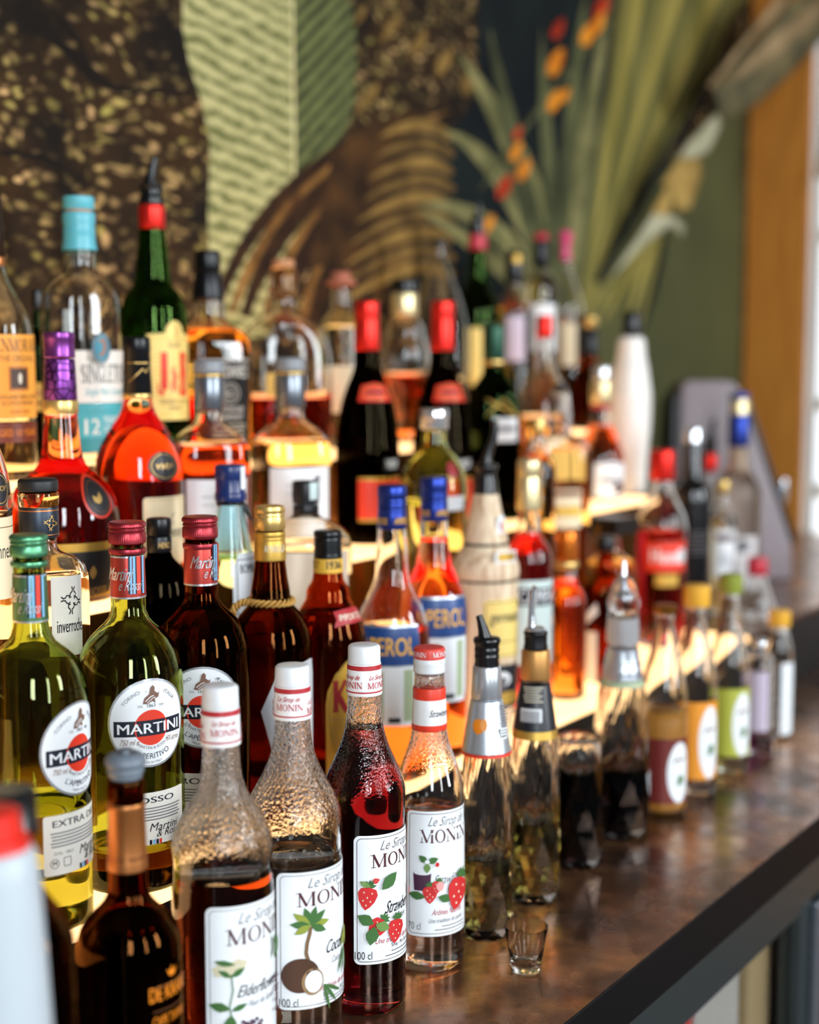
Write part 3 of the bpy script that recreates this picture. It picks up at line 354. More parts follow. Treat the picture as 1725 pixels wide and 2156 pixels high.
{'key':'straw_big','name':'syrup_bottle','label':'dark red strawberry syrup bottle with white cap and large strawberry label','group':'bottles standing on the bar top','loc':(1.0465,0.73,0.95),'rot':-145.1,'parts':[{'t':'glass','name':'glass_body','mat':'g_clear','prof':[(0.0362,0.0),(0.0362,0.0107),(0.0358,0.1559),(0.035,0.1623),(0.0357,0.1836),(0.0357,0.193),(0.0336,0.2028),(0.0273,0.2177),(0.0203,0.2346),(0.0165,0.2494),(0.0149,0.2641),(0.0144,0.2768),(0.0136,0.3019)],'fill':0.2473,'liq':'l_straw'},{'t':'lathe','name':'cap','mat':'white_plastic','prof':[(0.014,0.3044),(0.0143,0.3048),(0.014,0.3178),(0.013,0.3199),(0.0112,0.3203)]},{'t':'lathe','name':'neck_sleeve','mat':'white_paper','prof':[(0.0154,0.2768),(0.0158,0.2772),(0.0147,0.304),(0.0145,0.3044)]},{'t':'lathe','name':'red_band','mat':'print_red','prof':[(0.015,0.2994),(0.0148,0.3035)]},{'t':'lathe','name':'red_band','mat':'print_red','prof':[(0.0158,0.2798),(0.0158,0.2811)]},{'t':'label','name':'sleeve_print','phi':-48,'r':0.0157,'ops':[('text','Le Sirop de',-0.73,291.96,4.09,'print_red',{'shear':0.35,'w':19.01,'bold':1}),('serif','MONIN',0.0,284.39,5.21,'print_red',{'w':23.4})],'cyl':1},{'t':'label','name':'sleeve_print','phi':52,'r':0.0157,'ops':[('text','Le Sirop de',-0.73,291.61,4.1,'print_red',{'shear':0.35,'w':19.02,'bold':1}),('serif','MONIN',0.0,284.03,5.21,'print_red',{'w':23.41})],'cyl':1},{'t':'label','name':'sleeve_print','phi':152,'r':0.0157,'ops':[('text','Le Sirop de',-0.75,286.48,4.17,'print_red',{'shear':0.35,'w':19.37,'bold':1}),('serif','MONIN',0.0,278.76,5.31,'print_red',{'w':23.84})],'cyl':1},{'t':'label','name':'sleeve_print','phi':-148,'r':0.0157,'ops':[('text','Le Sirop de',-0.74,286.71,4.17,'print_red',{'shear':0.35,'w':19.36,'bold':1}),('serif','MONIN',0.0,278.99,5.3,'print_red',{'w':23.83})],'cyl':1},{'t':'label','name':'label','phi':55,'r':0.0359,'ops':[('rect',-44.07,44.07,160.98,47.31,'label_white',5.29),('frame',-41.43,41.43,158.73,49.6,'print_dark',3.97,0.54),('text','Le Sirop de',0.88,147.68,8.18,'print_grey',{'shear':0.4,'w':44.07}),('serif','MONIN',0.0,132.76,11.37,'print_maroon',{'w':59.51}),('text','Strawberry',1.24,90.9,10.64,'print_dark',{'shear':0.35,'w':37.07,'bold':1}),('text','Fraise',2.88,84.07,4.68,'print_grey',{'shear':0.3,'w':11.53}),('text','100 cl',-35.83,51.95,6.81,'print_dark',{'w':14.83}),('text','Une tradition de qualité',-1.24,65.25,4.68,'print_red',{'shear':0.3,'w':49.42}),('text','Sirop - Pur Sucre',2.06,60.1,3.41,'print_dark',{'w':24.71}),('rect',-10.3,22.65,57.1,56.24,'print_grey',0),('rect',-16.47,24.71,53.67,52.81,'print_grey',0),('poly',[(-30.89,116.1),(-24.71,113.28),(-23.44,108.45),(-26.21,102.7),(-30.5,98.28),(-34.44,95.88),(-37.31,99.55),(-39.83,105.25),(-40.46,111.64),(-37.64,115.7)],'print_straw'),('ell',-28.37,110.42,0.61,0.8,'print_cream'),('ell',-35.18,111.69,0.61,0.8,'print_cream'),('ell',-32.49,107.01,0.61,0.8,'print_cream'),('ell',-29.95,103.4,0.61,0.8,'print_cream'),('ell',-36.08,104.55,0.61,0.8,'print_cream'),('ell',-33.66,100.33,0.61,0.8,'print_cream'),('poly',[(-30.89,116.1),(-29.76,117.2),(-28.25,118.09),(-26.57,118.06),(-24.44,117.4),(-26.18,115.96),(-27.72,115.28),(-29.44,115.52)],'print_leaf'),('poly',[(-30.89,116.1),(-30.56,117.67),(-29.8,119.28),(-28.4,120.23),(-26.27,120.93),(-26.92,118.73),(-27.83,117.27),(-29.38,116.47)],'print_leaf'),('poly',[(-30.89,116.1),(-31.47,117.59),(-31.72,119.36),(-31.09,120.97),(-29.72,122.77),(-29.05,120.58),(-29.0,118.85),(-29.84,117.29)],'print_leaf'),('poly',[(-30.89,116.1),(-32.19,116.99),(-33.36,118.31),(-33.72,120.0),(-33.58,122.29),(-31.82,120.87),(-30.84,119.47),(-30.67,117.69)],'print_leaf'),('poly',[(-30.89,116.1),(-32.44,116.08),(-34.14,116.48),(-35.36,117.67),(-36.49,119.65),(-34.27,119.5),(-32.69,118.92),(-31.58,117.54)],'print_leaf'),('poly',[(-18.53,86.29),(-14.88,80.79),(-16.18,76.2),(-21.19,72.93),(-26.81,71.55),(-31.16,71.62),(-31.72,76.11),(-31.02,82.05),(-28.46,87.58),(-24.21,89.44)],'print_straw'),('ell',-19.23,80.35,0.58,0.77,'print_cream'),('ell',-24.15,84.9,0.58,0.77,'print_cream'),('ell',-24.21,79.69,0.58,0.77,'print_cream'),('ell',-23.9,75.44,0.58,0.77,'print_cream'),('ell',-28.32,79.55,0.58,0.77,'print_cream'),('ell',-28.38,74.85,0.58,0.77,'print_cream'),('poly',[(-18.53,86.29),(-17.08,86.6),(-15.43,86.54),(-14.08,85.65),(-12.67,84.01),(-14.78,83.73),(-16.36,83.98),(-17.64,85.07)],'print_leaf'),('poly',[(-18.53,86.29),(-17.51,87.39),(-16.11,88.31),(-14.52,88.37),(-12.46,87.84),(-14.04,86.38),(-15.48,85.66),(-17.13,85.8)],'print_leaf'),('poly',[(-18.53,86.29),(-18.29,87.8),(-17.64,89.38),(-16.35,90.36),(-14.36,91.13),(-14.88,88.99),(-15.67,87.56),(-17.11,86.71)],'print_leaf'),('poly',[(-18.53,86.29),(-19.16,87.68),(-19.48,89.36),(-18.95,90.92),(-17.73,92.72),(-16.99,90.66),(-16.86,89.01),(-17.59,87.47)],'print_leaf'),('poly',[(-18.53,86.29),(-19.81,87.07),(-20.99,88.27),(-21.4,89.87),(-21.37,92.07),(-19.64,90.8),(-18.64,89.51),(-18.4,87.82)],'print_leaf'),('poly',[(-4.53,84.15),(1.95,81.18),(3.27,76.09),(0.37,70.04),(-4.12,65.38),(-8.25,62.85),(-11.25,66.72),(-13.89,72.72),(-14.56,79.45),(-11.6,83.72)],'print_straw'),('ell',-1.89,78.16,0.63,0.84,'print_cream'),('ell',-9.03,79.5,0.63,0.84,'print_cream'),('ell',-6.2,74.58,0.63,0.84,'print_cream'),('ell',-3.55,70.78,0.63,0.84,'print_cream'),('ell',-9.97,71.98,0.63,0.84,'print_cream'),('ell',-7.43,67.54,0.63,0.84,'print_cream'),('poly',[(-4.53,84.15),(-3.34,85.31),(-1.76,86.24),(-0.01,86.21),(2.23,85.51),(0.41,84.0),(-1.21,83.29),(-3.01,83.54)],'print_leaf'),('poly',[(-4.53,84.15),(-4.18,85.8),(-3.38,87.5),(-1.92,88.5),(0.31,89.23),(-0.37,86.92),(-1.32,85.38),(-2.94,84.54)],'print_leaf'),('poly',[(-4.53,84.15),(-5.14,85.72),(-5.4,87.58),(-4.74,89.27),(-3.3,91.18),(-2.6,88.87),(-2.55,87.05),(-3.43,85.4)],'print_leaf'),('poly',[(-4.53,84.15),(-5.89,85.09),(-7.12,86.47),(-7.49,88.25),(-7.34,90.67),(-5.51,89.17),(-4.47,87.7),(-4.3,85.83)],'print_leaf'),('poly',[(-4.53,84.15),(-6.16,84.13),(-7.93,84.55),(-9.21,85.8),(-10.4,87.88),(-8.07,87.73),(-6.41,87.11),(-5.25,85.67)],'print_leaf'),('poly',[(-27.6,121.2),(-27.72,123.19),(-26.7,124.15),(-24.92,124.19),(-23.27,123.65),(-22.17,122.93),(-22.69,121.7),(-23.75,120.29),(-25.24,119.29),(-26.61,119.49)],'print_straw'),('ell',-26.53,122.61,0.17,0.23,'print_cream'),('ell',-25.95,120.66,0.17,0.23,'print_cream'),('ell',-25.15,121.98,0.17,0.23,'print_cream'),('ell',-24.6,123.12,0.17,0.23,'print_cream'),('ell',-24.07,121.36,0.17,0.23,'print_cream'),('ell',-23.36,122.55,0.17,0.23,'print_cream'),('poly',[(-27.6,121.2),(-28.01,121.35),(-28.43,121.63),(-28.64,122.07),(-28.76,122.72),(-28.18,122.45),(-27.81,122.14),(-27.64,121.66)],'print_leaf'),('poly',[(-27.6,121.2),(-28.02,121.08),(-28.52,121.07),(-28.94,121.31),(-29.39,121.77),(-28.76,121.89),(-28.29,121.85),(-27.88,121.55)],'print_leaf'),('poly',[(-27.6,121.2),(-27.88,120.85),(-28.29,120.55),(-28.76,120.51),(-29.39,120.63),(-28.94,121.09),(-28.52,121.33),(-28.02,121.32)],'print_leaf'),('poly',[(-27.6,121.2),(-27.64,120.75),(-27.81,120.27),(-28.18,119.95),(-28.76,119.69),(-28.64,120.33),(-28.43,120.77),(-28.01,121.05)],'print_leaf'),('poly',[(-27.6,121.2),(-27.39,120.8),(-27.26,120.3),(-27.39,119.83),(-27.73,119.27),(-27.98,119.87),(-28.05,120.36),(-27.86,120.83)],'print_leaf'),('poly',[(-20.18,113.55),(-19.6,118.64),(-17.59,123.59),(-13.22,125.91),(-6.32,126.87),(-7.74,119.85),(-10.29,115.51),(-15.22,113.79)],'print_leaf'),('poly',[(-27.6,84.15),(-31.66,83.1),(-35.86,83.33),(-38.4,86.41),(-40.3,92.07),(-34.58,92.99),(-30.76,92.11),(-28.61,88.37)],'print_leaf'),('poly',[(-26.77,82.02),(-24.39,77.93),(-23.24,73.26),(-25.48,69.41),(-30.51,65.35),(-33.3,71.3),(-33.67,75.79),(-30.65,79.44)],'print_leaf'),('poly',[(-25.95,83.73),(-22.46,85.26),(-18.72,85.66),(-16.13,83.25),(-13.81,78.4),(-18.77,76.75),(-22.25,77.0),(-24.58,80.06)],'print_leaf2'),('poly',[(-30.07,116.95),(-32.52,116.7),(-35.15,117.14),(-36.95,119.0),(-38.54,122.21),(-35.04,122.27),(-32.6,121.5),(-31.0,119.32)],'print_leaf2'),('poly',[(17.71,107.6),(21.86,108.18),(24.04,106.05),(24.38,102.09),(23.5,98.32),(22.17,95.73),(19.51,96.71),(16.4,98.88),(14.06,102.04),(14.27,105.13)],'print_straw'),('ell',20.82,105.44,0.37,0.5,'print_cream'),('ell',16.83,103.83,0.37,0.5,'print_cream'),('ell',19.72,102.26,0.37,0.5,'print_cream'),('ell',22.18,101.2,0.37,0.5,'print_cream'),('ell',18.59,99.76,0.37,0.5,'print_cream'),('ell',21.19,98.34,0.37,0.5,'print_cream'),('poly',[(17.71,107.6),(17.96,108.56),(18.48,109.53),(19.38,110.08),(20.71,110.44),(20.24,109.1),(19.64,108.23),(18.66,107.78)],'print_leaf'),('poly',[(17.71,107.6),(17.39,108.54),(17.29,109.64),(17.73,110.62),(18.63,111.69),(18.98,110.31),(18.96,109.24),(18.4,108.3)],'print_leaf'),('poly',[(17.71,107.6),(16.94,108.19),(16.25,109.04),(16.08,110.1),(16.24,111.52),(17.28,110.58),(17.85,109.68),(17.89,108.58)],'print_leaf'),('poly',[(17.71,107.6),(16.75,107.64),(15.72,107.94),(15.0,108.71),(14.35,109.97),(15.72,109.81),(16.68,109.4),(17.33,108.51)],'print_leaf'),('poly',[(17.71,107.6),(16.9,107.07),(15.88,106.72),(14.86,106.94),(13.64,107.6),(14.86,108.26),(15.88,108.49),(16.9,108.13)],'print_leaf')]}]},
{'key':'straw_small','name':'syrup_bottle','label':'small strawberry syrup bottle with red and white paper collar around its neck','group':'bottles standing on the bar top','loc':(1.1521,0.73,0.95),'rot':-147.64,'parts':[{'t':'glass','name':'glass_body','mat':'g_clear','prof':[(0.033,0.0),(0.033,0.014),(0.0327,0.1317),(0.032,0.1386),(0.0324,0.1637),(0.0315,0.1728),(0.0284,0.1842),(0.0235,0.1978),(0.0181,0.2136),(0.0159,0.2294),(0.0141,0.2654),(0.0136,0.2779)],'fill':0.1477,'liq':'l_pink'},{'t':'lathe','name':'cap','mat':'white_plastic','prof':[(0.0145,0.2766),(0.015,0.2788),(0.0145,0.2838),(0.015,0.2851),(0.015,0.2878),(0.0145,0.2905)]},{'t':'lathe','name':'cap_top','mat':'red_white_print','prof':[(0.0147,0.29),(0.0147,0.2985),(0.0141,0.3003),(0.0123,0.3007)]},{'t':'label','name':'cap_print','phi':-45,'r':0.0149,'ops':[('serif','MONIN',0.0,293.04,4.43,'label_white',{'w':17.46})],'cyl':1},{'t':'label','name':'cap_print','phi':45,'r':0.0149,'ops':[('serif','MONIN',0.0,293.1,4.43,'label_white',{'w':17.46})],'cyl':1},{'t':'label','name':'cap_print','phi':135,'r':0.0149,'ops':[('serif','MONIN',0.0,288.8,4.5,'label_white',{'w':17.72})],'cyl':1},{'t':'label','name':'cap_print','phi':-135,'r':0.0149,'ops':[('serif','MONIN',0.0,288.74,4.5,'label_white',{'w':17.72})],'cyl':1},{'t':'lathe','name':'neck_label','mat':'white_paper','prof':[(0.0162,0.2258),(0.0164,0.2272),(0.0153,0.2573),(0.015,0.2587)]},{'t':'lathe','name':'red_band','mat':'print_redor','prof':[(0.0154,0.2501),(0.0155,0.251),(0.0153,0.2618),(0.0149,0.2632)]},{'t':'lathe','name':'red_band','mat':'print_redor','prof':[(0.0164,0.2235),(0.0166,0.2244),(0.0164,0.2294)]},{'t':'label','name':'neck_print','phi':40,'r':0.0164,'ops':[('text','Strawberry',0.0,237.95,6.25,'print_dark',{'shear':0.3,'w':22.75})],'cyl':1},{'t':'label','name':'label','phi':31,'r':0.0328,'ops':[('rect',-39.4,39.4,153.81,35.54,'label_white',4.73),('frame',-37.04,37.04,151.46,37.93,'print_dark',3.55,0.57),('text','Le Sirop de',0.79,139.96,8.52,'print_grey',{'shear':0.4,'w':39.4}),('serif','MONIN',0.0,124.44,11.83,'print_maroon',{'w':53.69}),('text','Strawberry',2.63,84.91,9.03,'print_grey',{'shear':0.35,'w':33.27}),('text','Fraise',5.25,76.77,4.51,'print_grey',{'shear':0.3,'w':11.38}),('text','70 cl',-31.52,41.82,6.77,'print_grey',{'w':12.26}),('text','Arômes Naturels',0.88,55.92,5.42,'print_red',{'shear':0.3,'w':32.4}),('text','Une tradition de qualité',0.0,48.65,4.06,'print_grey',{'shear':0.3,'w':36.78}),('rect',-5.69,22.77,45.46,44.55,'print_grey',0),('rect',-12.26,22.77,42.28,41.37,'print_grey',0),('poly',[(-32.4,96.3),(-15.76,96.3),(-16.64,79.12),(-31.52,79.12)],'print_plum'),('ell',-24.08,96.3,8.32,2.26,'print_white'),('poly',[(-16.64,83.65),(-11.35,82.16),(-9.78,78.44),(-11.32,73.49),(-14.24,69.41),(-17.11,66.99),(-19.84,69.58),(-22.52,73.83),(-23.78,78.87),(-22.0,82.48)],'print_straw'),('ell',-13.95,79.4,0.49,0.65,'print_cream'),('ell',-19.56,79.57,0.49,0.65,'print_cream'),('ell',-16.85,76.16,0.49,0.65,'print_cream'),('ell',-14.4,73.58,0.49,0.65,'print_cream'),('ell',-19.44,73.74,0.49,0.65,'print_cream'),('ell',-17.0,70.66,0.49,0.65,'print_cream'),('poly',[(-16.64,83.65),(-15.86,84.67),(-14.75,85.57),(-13.41,85.75),(-11.62,85.49),(-12.84,84.12),(-14.0,83.39),(-15.41,83.36)],'print_leaf'),('poly',[(-16.64,83.65),(-16.55,84.94),(-16.13,86.33),(-15.12,87.27),(-13.5,88.09),(-13.76,86.25),(-14.32,84.97),(-15.47,84.13)],'print_leaf'),('poly',[(-16.64,83.65),(-17.28,84.77),(-17.69,86.15),(-17.37,87.52),(-16.48,89.14),(-15.69,87.47),(-15.45,86.09),(-15.93,84.73)],'print_leaf'),('poly',[(-16.64,83.65),(-17.78,84.2),(-18.87,85.1),(-19.36,86.42),(-19.51,88.27),(-17.94,87.35),(-16.99,86.35),(-16.65,84.95)],'print_leaf'),('poly',[(-16.64,83.65),(-17.88,83.44),(-19.28,83.54),(-20.4,84.35),(-21.54,85.79),(-19.74,85.94),(-18.41,85.68),(-17.36,84.71)],'print_leaf'),('poly',[(-8.76,88.17),(-5.29,85.89),(-4.96,82.87),(-7.12,79.68),(-10.09,77.43),(-12.66,76.35),(-14.07,78.83),(-15.08,82.49),(-14.9,86.38),(-12.85,88.56)],'print_straw'),('ell',-7.74,84.51,0.37,0.49,'print_cream'),('ell',-11.72,85.92,0.37,0.49,'print_cream'),('ell',-10.51,82.85,0.37,0.49,'print_cream'),('ell',-9.31,80.45,0.37,0.49,'print_cream'),('ell',-12.89,81.71,0.37,0.49,'print_cream'),('ell',-11.8,78.96,0.37,0.49,'print_cream'),('poly',[(-8.76,88.17),(-7.98,88.72),(-7.0,89.11),(-5.99,88.94),(-4.77,88.34),(-5.94,87.64),(-6.93,87.38),(-7.94,87.68)],'print_leaf'),('poly',[(-8.76,88.17),(-8.42,89.08),(-7.82,89.97),(-6.89,90.41),(-5.56,90.63),(-6.14,89.37),(-6.81,88.58),(-7.81,88.24)],'print_leaf'),('poly',[(-8.76,88.17),(-8.98,89.12),(-8.97,90.2),(-8.45,91.11),(-7.47,92.07),(-7.26,90.69),(-7.38,89.64),(-8.02,88.78)],'print_leaf'),('poly',[(-8.76,88.17),(-9.46,88.82),(-10.05,89.72),(-10.11,90.77),(-9.82,92.14),(-8.9,91.12),(-8.43,90.19),(-8.48,89.1)],'print_leaf'),('poly',[(-8.76,88.17),(-9.69,88.3),(-10.67,88.7),(-11.3,89.53),(-11.81,90.82),(-10.49,90.52),(-9.59,90.03),(-9.04,89.1)],'print_leaf'),('ell',-7.88,83.65,3.5,4.51,'print_pink'),('poly',[(-21.01,73.69),(-24.47,71.73),(-28.59,70.69),(-32.35,72.28),(-36.62,75.99),(-31.52,78.33),(-27.48,78.76),(-23.8,76.57)],'print_leaf'),('poly',[(-9.63,73.69),(-6.26,75.17),(-2.44,75.66),(0.61,73.61),(3.75,69.41),(-1.14,67.77),(-4.77,67.87),(-7.65,70.5)],'print_leaf'),('poly',[(-19.26,106.22),(-18.04,108.8),(-16.1,111.02),(-13.38,111.34),(-9.59,110.43),(-11.59,106.99),(-13.72,105.21),(-16.61,105.32)],'print_leaf'),('poly',[(-19.26,106.22),(-21.93,106.16),(-24.53,106.9),(-25.79,109.16),(-26.37,112.91),(-22.68,112.65),(-20.39,111.55),(-19.44,108.95)],'print_leaf'),('poly',[(-19.26,106.22),(-17.48,104.18),(-16.33,101.66),(-17.16,99.21),(-19.54,96.3),(-21.76,99.35),(-22.45,101.85),(-21.16,104.29)],'print_leaf2'),('ell',-19.26,107.12,2.19,1.81,'print_white'),('ell',-10.51,104.41,1.75,2.26,'print_straw'),('poly',[(15.76,88.17),(24.43,82.47),(25.26,74.92),(19.84,66.92),(12.43,61.28),(5.99,58.6),(2.49,64.8),(-0.04,73.96),(0.4,83.7),(5.53,89.14)],'print_straw'),('ell',18.29,79.03,0.92,1.22,'print_cream'),('ell',8.35,82.54,0.92,1.22,'print_cream'),('ell',11.37,74.88,0.92,1.22,'print_cream'),('ell',14.38,68.86,0.92,1.22,'print_cream'),('ell',5.43,72.02,0.92,1.22,'print_cream'),('ell',8.14,65.11,0.92,1.22,'print_cream'),('poly',[(15.76,88.17),(17.7,89.55),(20.16,90.53),(22.68,90.09),(25.73,88.6),(22.81,86.84),(20.34,86.19),(17.81,86.95)],'print_leaf'),('poly',[(15.76,88.17),(16.61,90.44),(18.1,92.68),(20.42,93.78),(23.76,94.33),(22.3,91.18),(20.62,89.2),(18.12,88.36)],'print_leaf'),('poly',[(15.76,88.17),(15.21,90.54),(15.22,93.25),(16.53,95.51),(18.99,97.91),(19.51,94.46),(19.2,91.85),(17.6,89.7)],'print_leaf'),('poly',[(15.76,88.17),(14.01,89.8),(12.53,92.05),(12.37,94.68),(13.09,98.09),(15.41,95.55),(16.58,93.21),(16.44,90.5)],'print_leaf'),('poly',[(15.76,88.17),(13.42,88.5),(10.97,89.49),(9.4,91.57),(8.13,94.8),(11.43,94.05),(13.68,92.81),(15.05,90.49)],'print_leaf')]}]},
{'key':'facet_orange','name':'syrup_bottle','label':'cut-glass syrup bottle with silver cone label and black plastic pourer','group':'bottles standing on the bar top','loc':(1.2374,0.718,0.95),'rot':-149.88,'parts':[{'t':'glass','name':'glass_body','mat':'g_clear','prof':[(0.0268,0.0),(0.0268,0.0143),(0.0272,0.041),(0.0271,0.07),(0.0268,0.0989),(0.0261,0.1276),(0.0246,0.1563),(0.0223,0.1848),(0.0129,0.2368),(0.0111,0.2697)],'fill':0.0796,'liq':'l_olive','facet':9},{'t':'lathe','name':'neck_foil','mat':'silver_foil','prof':[(0.0143,0.2368),(0.0152,0.2387),(0.0136,0.2683),(0.0129,0.2697)]},{'t':'lathe','name':'label','mat':'silver_paper','prof':[(0.0244,0.1857),(0.0241,0.1876),(0.0159,0.2349),(0.0153,0.2368)]},{'t':'lathe','name':'orange_rim','mat':'print_redor','prof':[(0.0248,0.1829),(0.0244,0.1857)]},{'t':'label','name':'label_print','phi':-20,'r':0.0204,'ops':[('ell',-0.91,213.23,5.94,7.46,'print_orange'),('ell',4.57,215.09,3.66,6.06,'print_orange2'),('text','AMARETTO',-0.91,196.41,6.06,'print_redor',{'w':20.11})],'cyl':1},{'t':'label','name':'info_panel','phi':52,'r':0.0213,'ops':[('rect',-5.51,5.51,211.09,197.96,'print_white',0.0),('rect',-4.59,4.59,209.21,208.28,'print_dark',0),('rect',-4.59,4.59,206.4,205.46,'print_dark',0),('rect',-4.59,3.67,203.59,202.18,'print_dark',0),('rect',-6.43,6.43,233.53,232.36,'print_grey',0),('rect',-5.74,4.59,230.73,229.56,'print_grey',0),('rect',-5.05,2.76,227.92,226.76,'print_grey',0),('rect',-6.43,5.51,225.12,223.95,'print_grey',0),('rect',-5.74,3.67,222.32,221.15,'print_grey',0),('rect',-5.05,6.43,219.51,218.34,'print_grey',0),('rect',-6.43,4.59,216.7,215.53,'print_grey',0),('rect',-5.74,2.76,213.89,212.72,'print_grey',0)],'cyl':1},{'t':'lathe','name':'pourer','mat':'black_plastic','prof':[(0.012,0.2678),(0.0124,0.2697),(0.0115,0.2744),(0.0124,0.279),(0.0115,0.2809),(0.0124,0.2856),(0.0115,0.2875),(0.0124,0.2912),(0.0136,0.2931),(0.0129,0.2968),(0.0074,0.2977)]},{'t':'tube','name':'pour_spout','mat':'black_plastic','path':[(0.0,-0.0018,0.2954,0.0069),(0.0,-0.0037,0.3047,0.0051),(0.0,-0.006,0.3127,0.0039),(0.0,-0.0078,0.3183,0.0032)]}]},
{'key':'facet_tan','name':'syrup_bottle','label':'cut-glass syrup bottle with tan collar and steel pourer beside the silver one','group':'bottles standing on the bar top','loc':(1.3462,0.723,0.95),'rot':-151.76,'parts':[{'t':'glass','name':'glass_body','mat':'g_clear','prof':[(0.027,0.0),(0.027,0.0088),(0.0274,0.0269),(0.0279,0.0577),(0.0276,0.0884),(0.0268,0.119),(0.0257,0.1494),(0.0232,0.1772),(0.0143,0.234),(0.0123,0.2674)],'fill':0.0858,'liq':'l_olive2','facet':9},{'t':'lathe','name':'neck_foil','mat':'tan_foil','prof':[(0.0148,0.2355),(0.0155,0.237),(0.0147,0.2654),(0.0137,0.2669)]},{'t':'lathe','name':'label','mat':'navy_paper','prof':[(0.0227,0.1837),(0.0225,0.1847),(0.016,0.23),(0.0153,0.2315)]},{'t':'lathe','name':'gold_rim','mat':'gold_paper','prof':[(0.024,0.1757),(0.0228,0.1842)]},{'t':'label','name':'label_print','phi':-5,'r':0.0202,'ops':[('rect',-10.7,9.73,230.94,229.96,'print_cream',0),('rect',-9.97,7.78,227.98,226.99,'print_cream',0),('rect',-9.24,5.84,225.01,224.02,'print_cream',0),('rect',-10.7,8.76,222.04,221.05,'print_cream',0),('rect',-9.97,6.81,219.07,218.08,'print_cream',0),('rect',-9.24,9.73,216.09,215.1,'print_cream',0),('rect',-13.62,8.76,208.16,191.77,'print_white',1.46),('rect',-12.16,-11.43,206.18,193.76,'print_grey',0),('rect',-10.7,-9.97,206.18,193.76,'print_grey',0),('rect',-9.24,-8.51,206.18,193.76,'print_grey',0),('rect',-7.78,-7.05,206.18,193.76,'print_grey',0),('rect',-6.32,-5.59,206.18,193.76,'print_grey',0),('rect',-4.86,-4.13,206.18,193.76,'print_grey',0),('rect',-3.4,-2.68,206.18,193.76,'print_grey',0),('rect',-1.95,-1.22,206.18,193.76,'print_grey',0),('rect',-0.49,0.24,206.18,193.76,'print_grey',0),('rect',0.97,1.7,206.18,193.76,'print_grey',0),('rect',2.43,3.16,206.18,193.76,'print_grey',0),('rect',3.89,4.62,206.18,193.76,'print_grey',0),('rect',5.35,6.08,206.18,193.76,'print_grey',0)],'cyl':1},{'t':'lathe','name':'pourer','mat':'black_plastic','prof':[(0.0123,0.2659),(0.0128,0.2699),(0.0118,0.2739),(0.0123,0.2774),(0.0118,0.2809),(0.013,0.2834),(0.0123,0.2858),(0.0059,0.2868)]},{'t':'lathe','name':'pourer_collar','mat':'chrome','prof':[(0.0123,0.2868),(0.0088,0.2903),(0.0039,0.2908)]},{'t':'tube','name':'pour_spout','mat':'chrome','path':[(0.0,-0.0039,0.2888,0.0049),(0.0,-0.0044,0.2997,0.0037),(0.0,-0.0044,0.3146,0.0029),(0.0,-0.0029,0.327,0.0029),(0.0,-0.001,0.3324,0.0029)]}]},
{'key':'facet_jar','name':'glass_jar','label':'short cut-glass jar of black syrup between two cut-glass bottles','group':'bottles standing on the bar top','loc':(1.4704,0.735,0.95),'rot':-153.44,'parts':[{'t':'glass','name':'glass_body','mat':'g_clear','prof':[(0.0299,0.0),(0.0299,0.0424),(0.0298,0.0643),(0.0292,0.0916),(0.0281,0.1188),(0.0265,0.1405),(0.0244,0.147)],'fill':0.1069,'liq':'l_black','facet':9}],'cat':'jar'},
{'key':'facet_film','name':'syrup_bottle','label':'cut-glass syrup bottle of black syrup with pointed steel pourer wrapped in film','group':'bottles standing on the bar top','loc':(1.5945,0.74,0.95),'rot':-155.1,'parts':[{'t':'glass','name':'glass_body','mat':'g_clear','prof':[(0.0346,0.0),(0.0346,0.0138),(0.0351,0.0488),(0.0351,0.0836),(0.0339,0.1183),(0.031,0.1528),(0.027,0.1814),(0.0168,0.2271),(0.0145,0.2697)],'fill':0.0824,'liq':'l_black','facet':9},{'t':'lathe','name':'neck_label','mat':'white_paper','prof':[(0.0168,0.23),(0.0174,0.2317),(0.0162,0.2595),(0.0151,0.2612)]},{'t':'lathe','name':'label','mat':'silver_paper','prof':[(0.0242,0.1883),(0.0247,0.1895),(0.0185,0.2243),(0.0174,0.226)]},{'t':'lathe','name':'green_rim','mat':'sage_paper','prof':[(0.027,0.1814),(0.025,0.1883)]},{'t':'label','name':'label_print','phi':30,'r':0.023,'ops':[('rect',-11.1,11.1,225.69,224.29,'print_grey',0),('rect',-10.27,8.88,222.88,221.47,'print_grey',0),('rect',-9.44,6.66,220.07,218.66,'print_grey',0),('rect',-11.1,9.99,217.25,215.84,'print_grey',0),('rect',-10.27,7.77,214.44,213.03,'print_grey',0),('rect',-14.43,14.43,209.93,208.24,'print_dark',0),('rect',-16.65,16.65,197.52,195.26,'print_dark',0)],'cyl':1},{'t':'lathe','name':'pourer','mat':'chrome','prof':[(0.0117,0.2827),(0.0112,0.2884),(0.0073,0.2906),(0.005,0.298),(0.0022,0.3278),(0.0017,0.3289)]},{'t':'lathe','name':'plastic_film','mat':'film','prof':[(0.0202,0.2328),(0.0196,0.2498),(0.0185,0.2635),(0.0179,0.2725),(0.0201,0.2793),(0.0173,0.2867),(0.0156,0.2951),(0.0112,0.3053),(0.0045,0.3109)],'knurl':9}]},
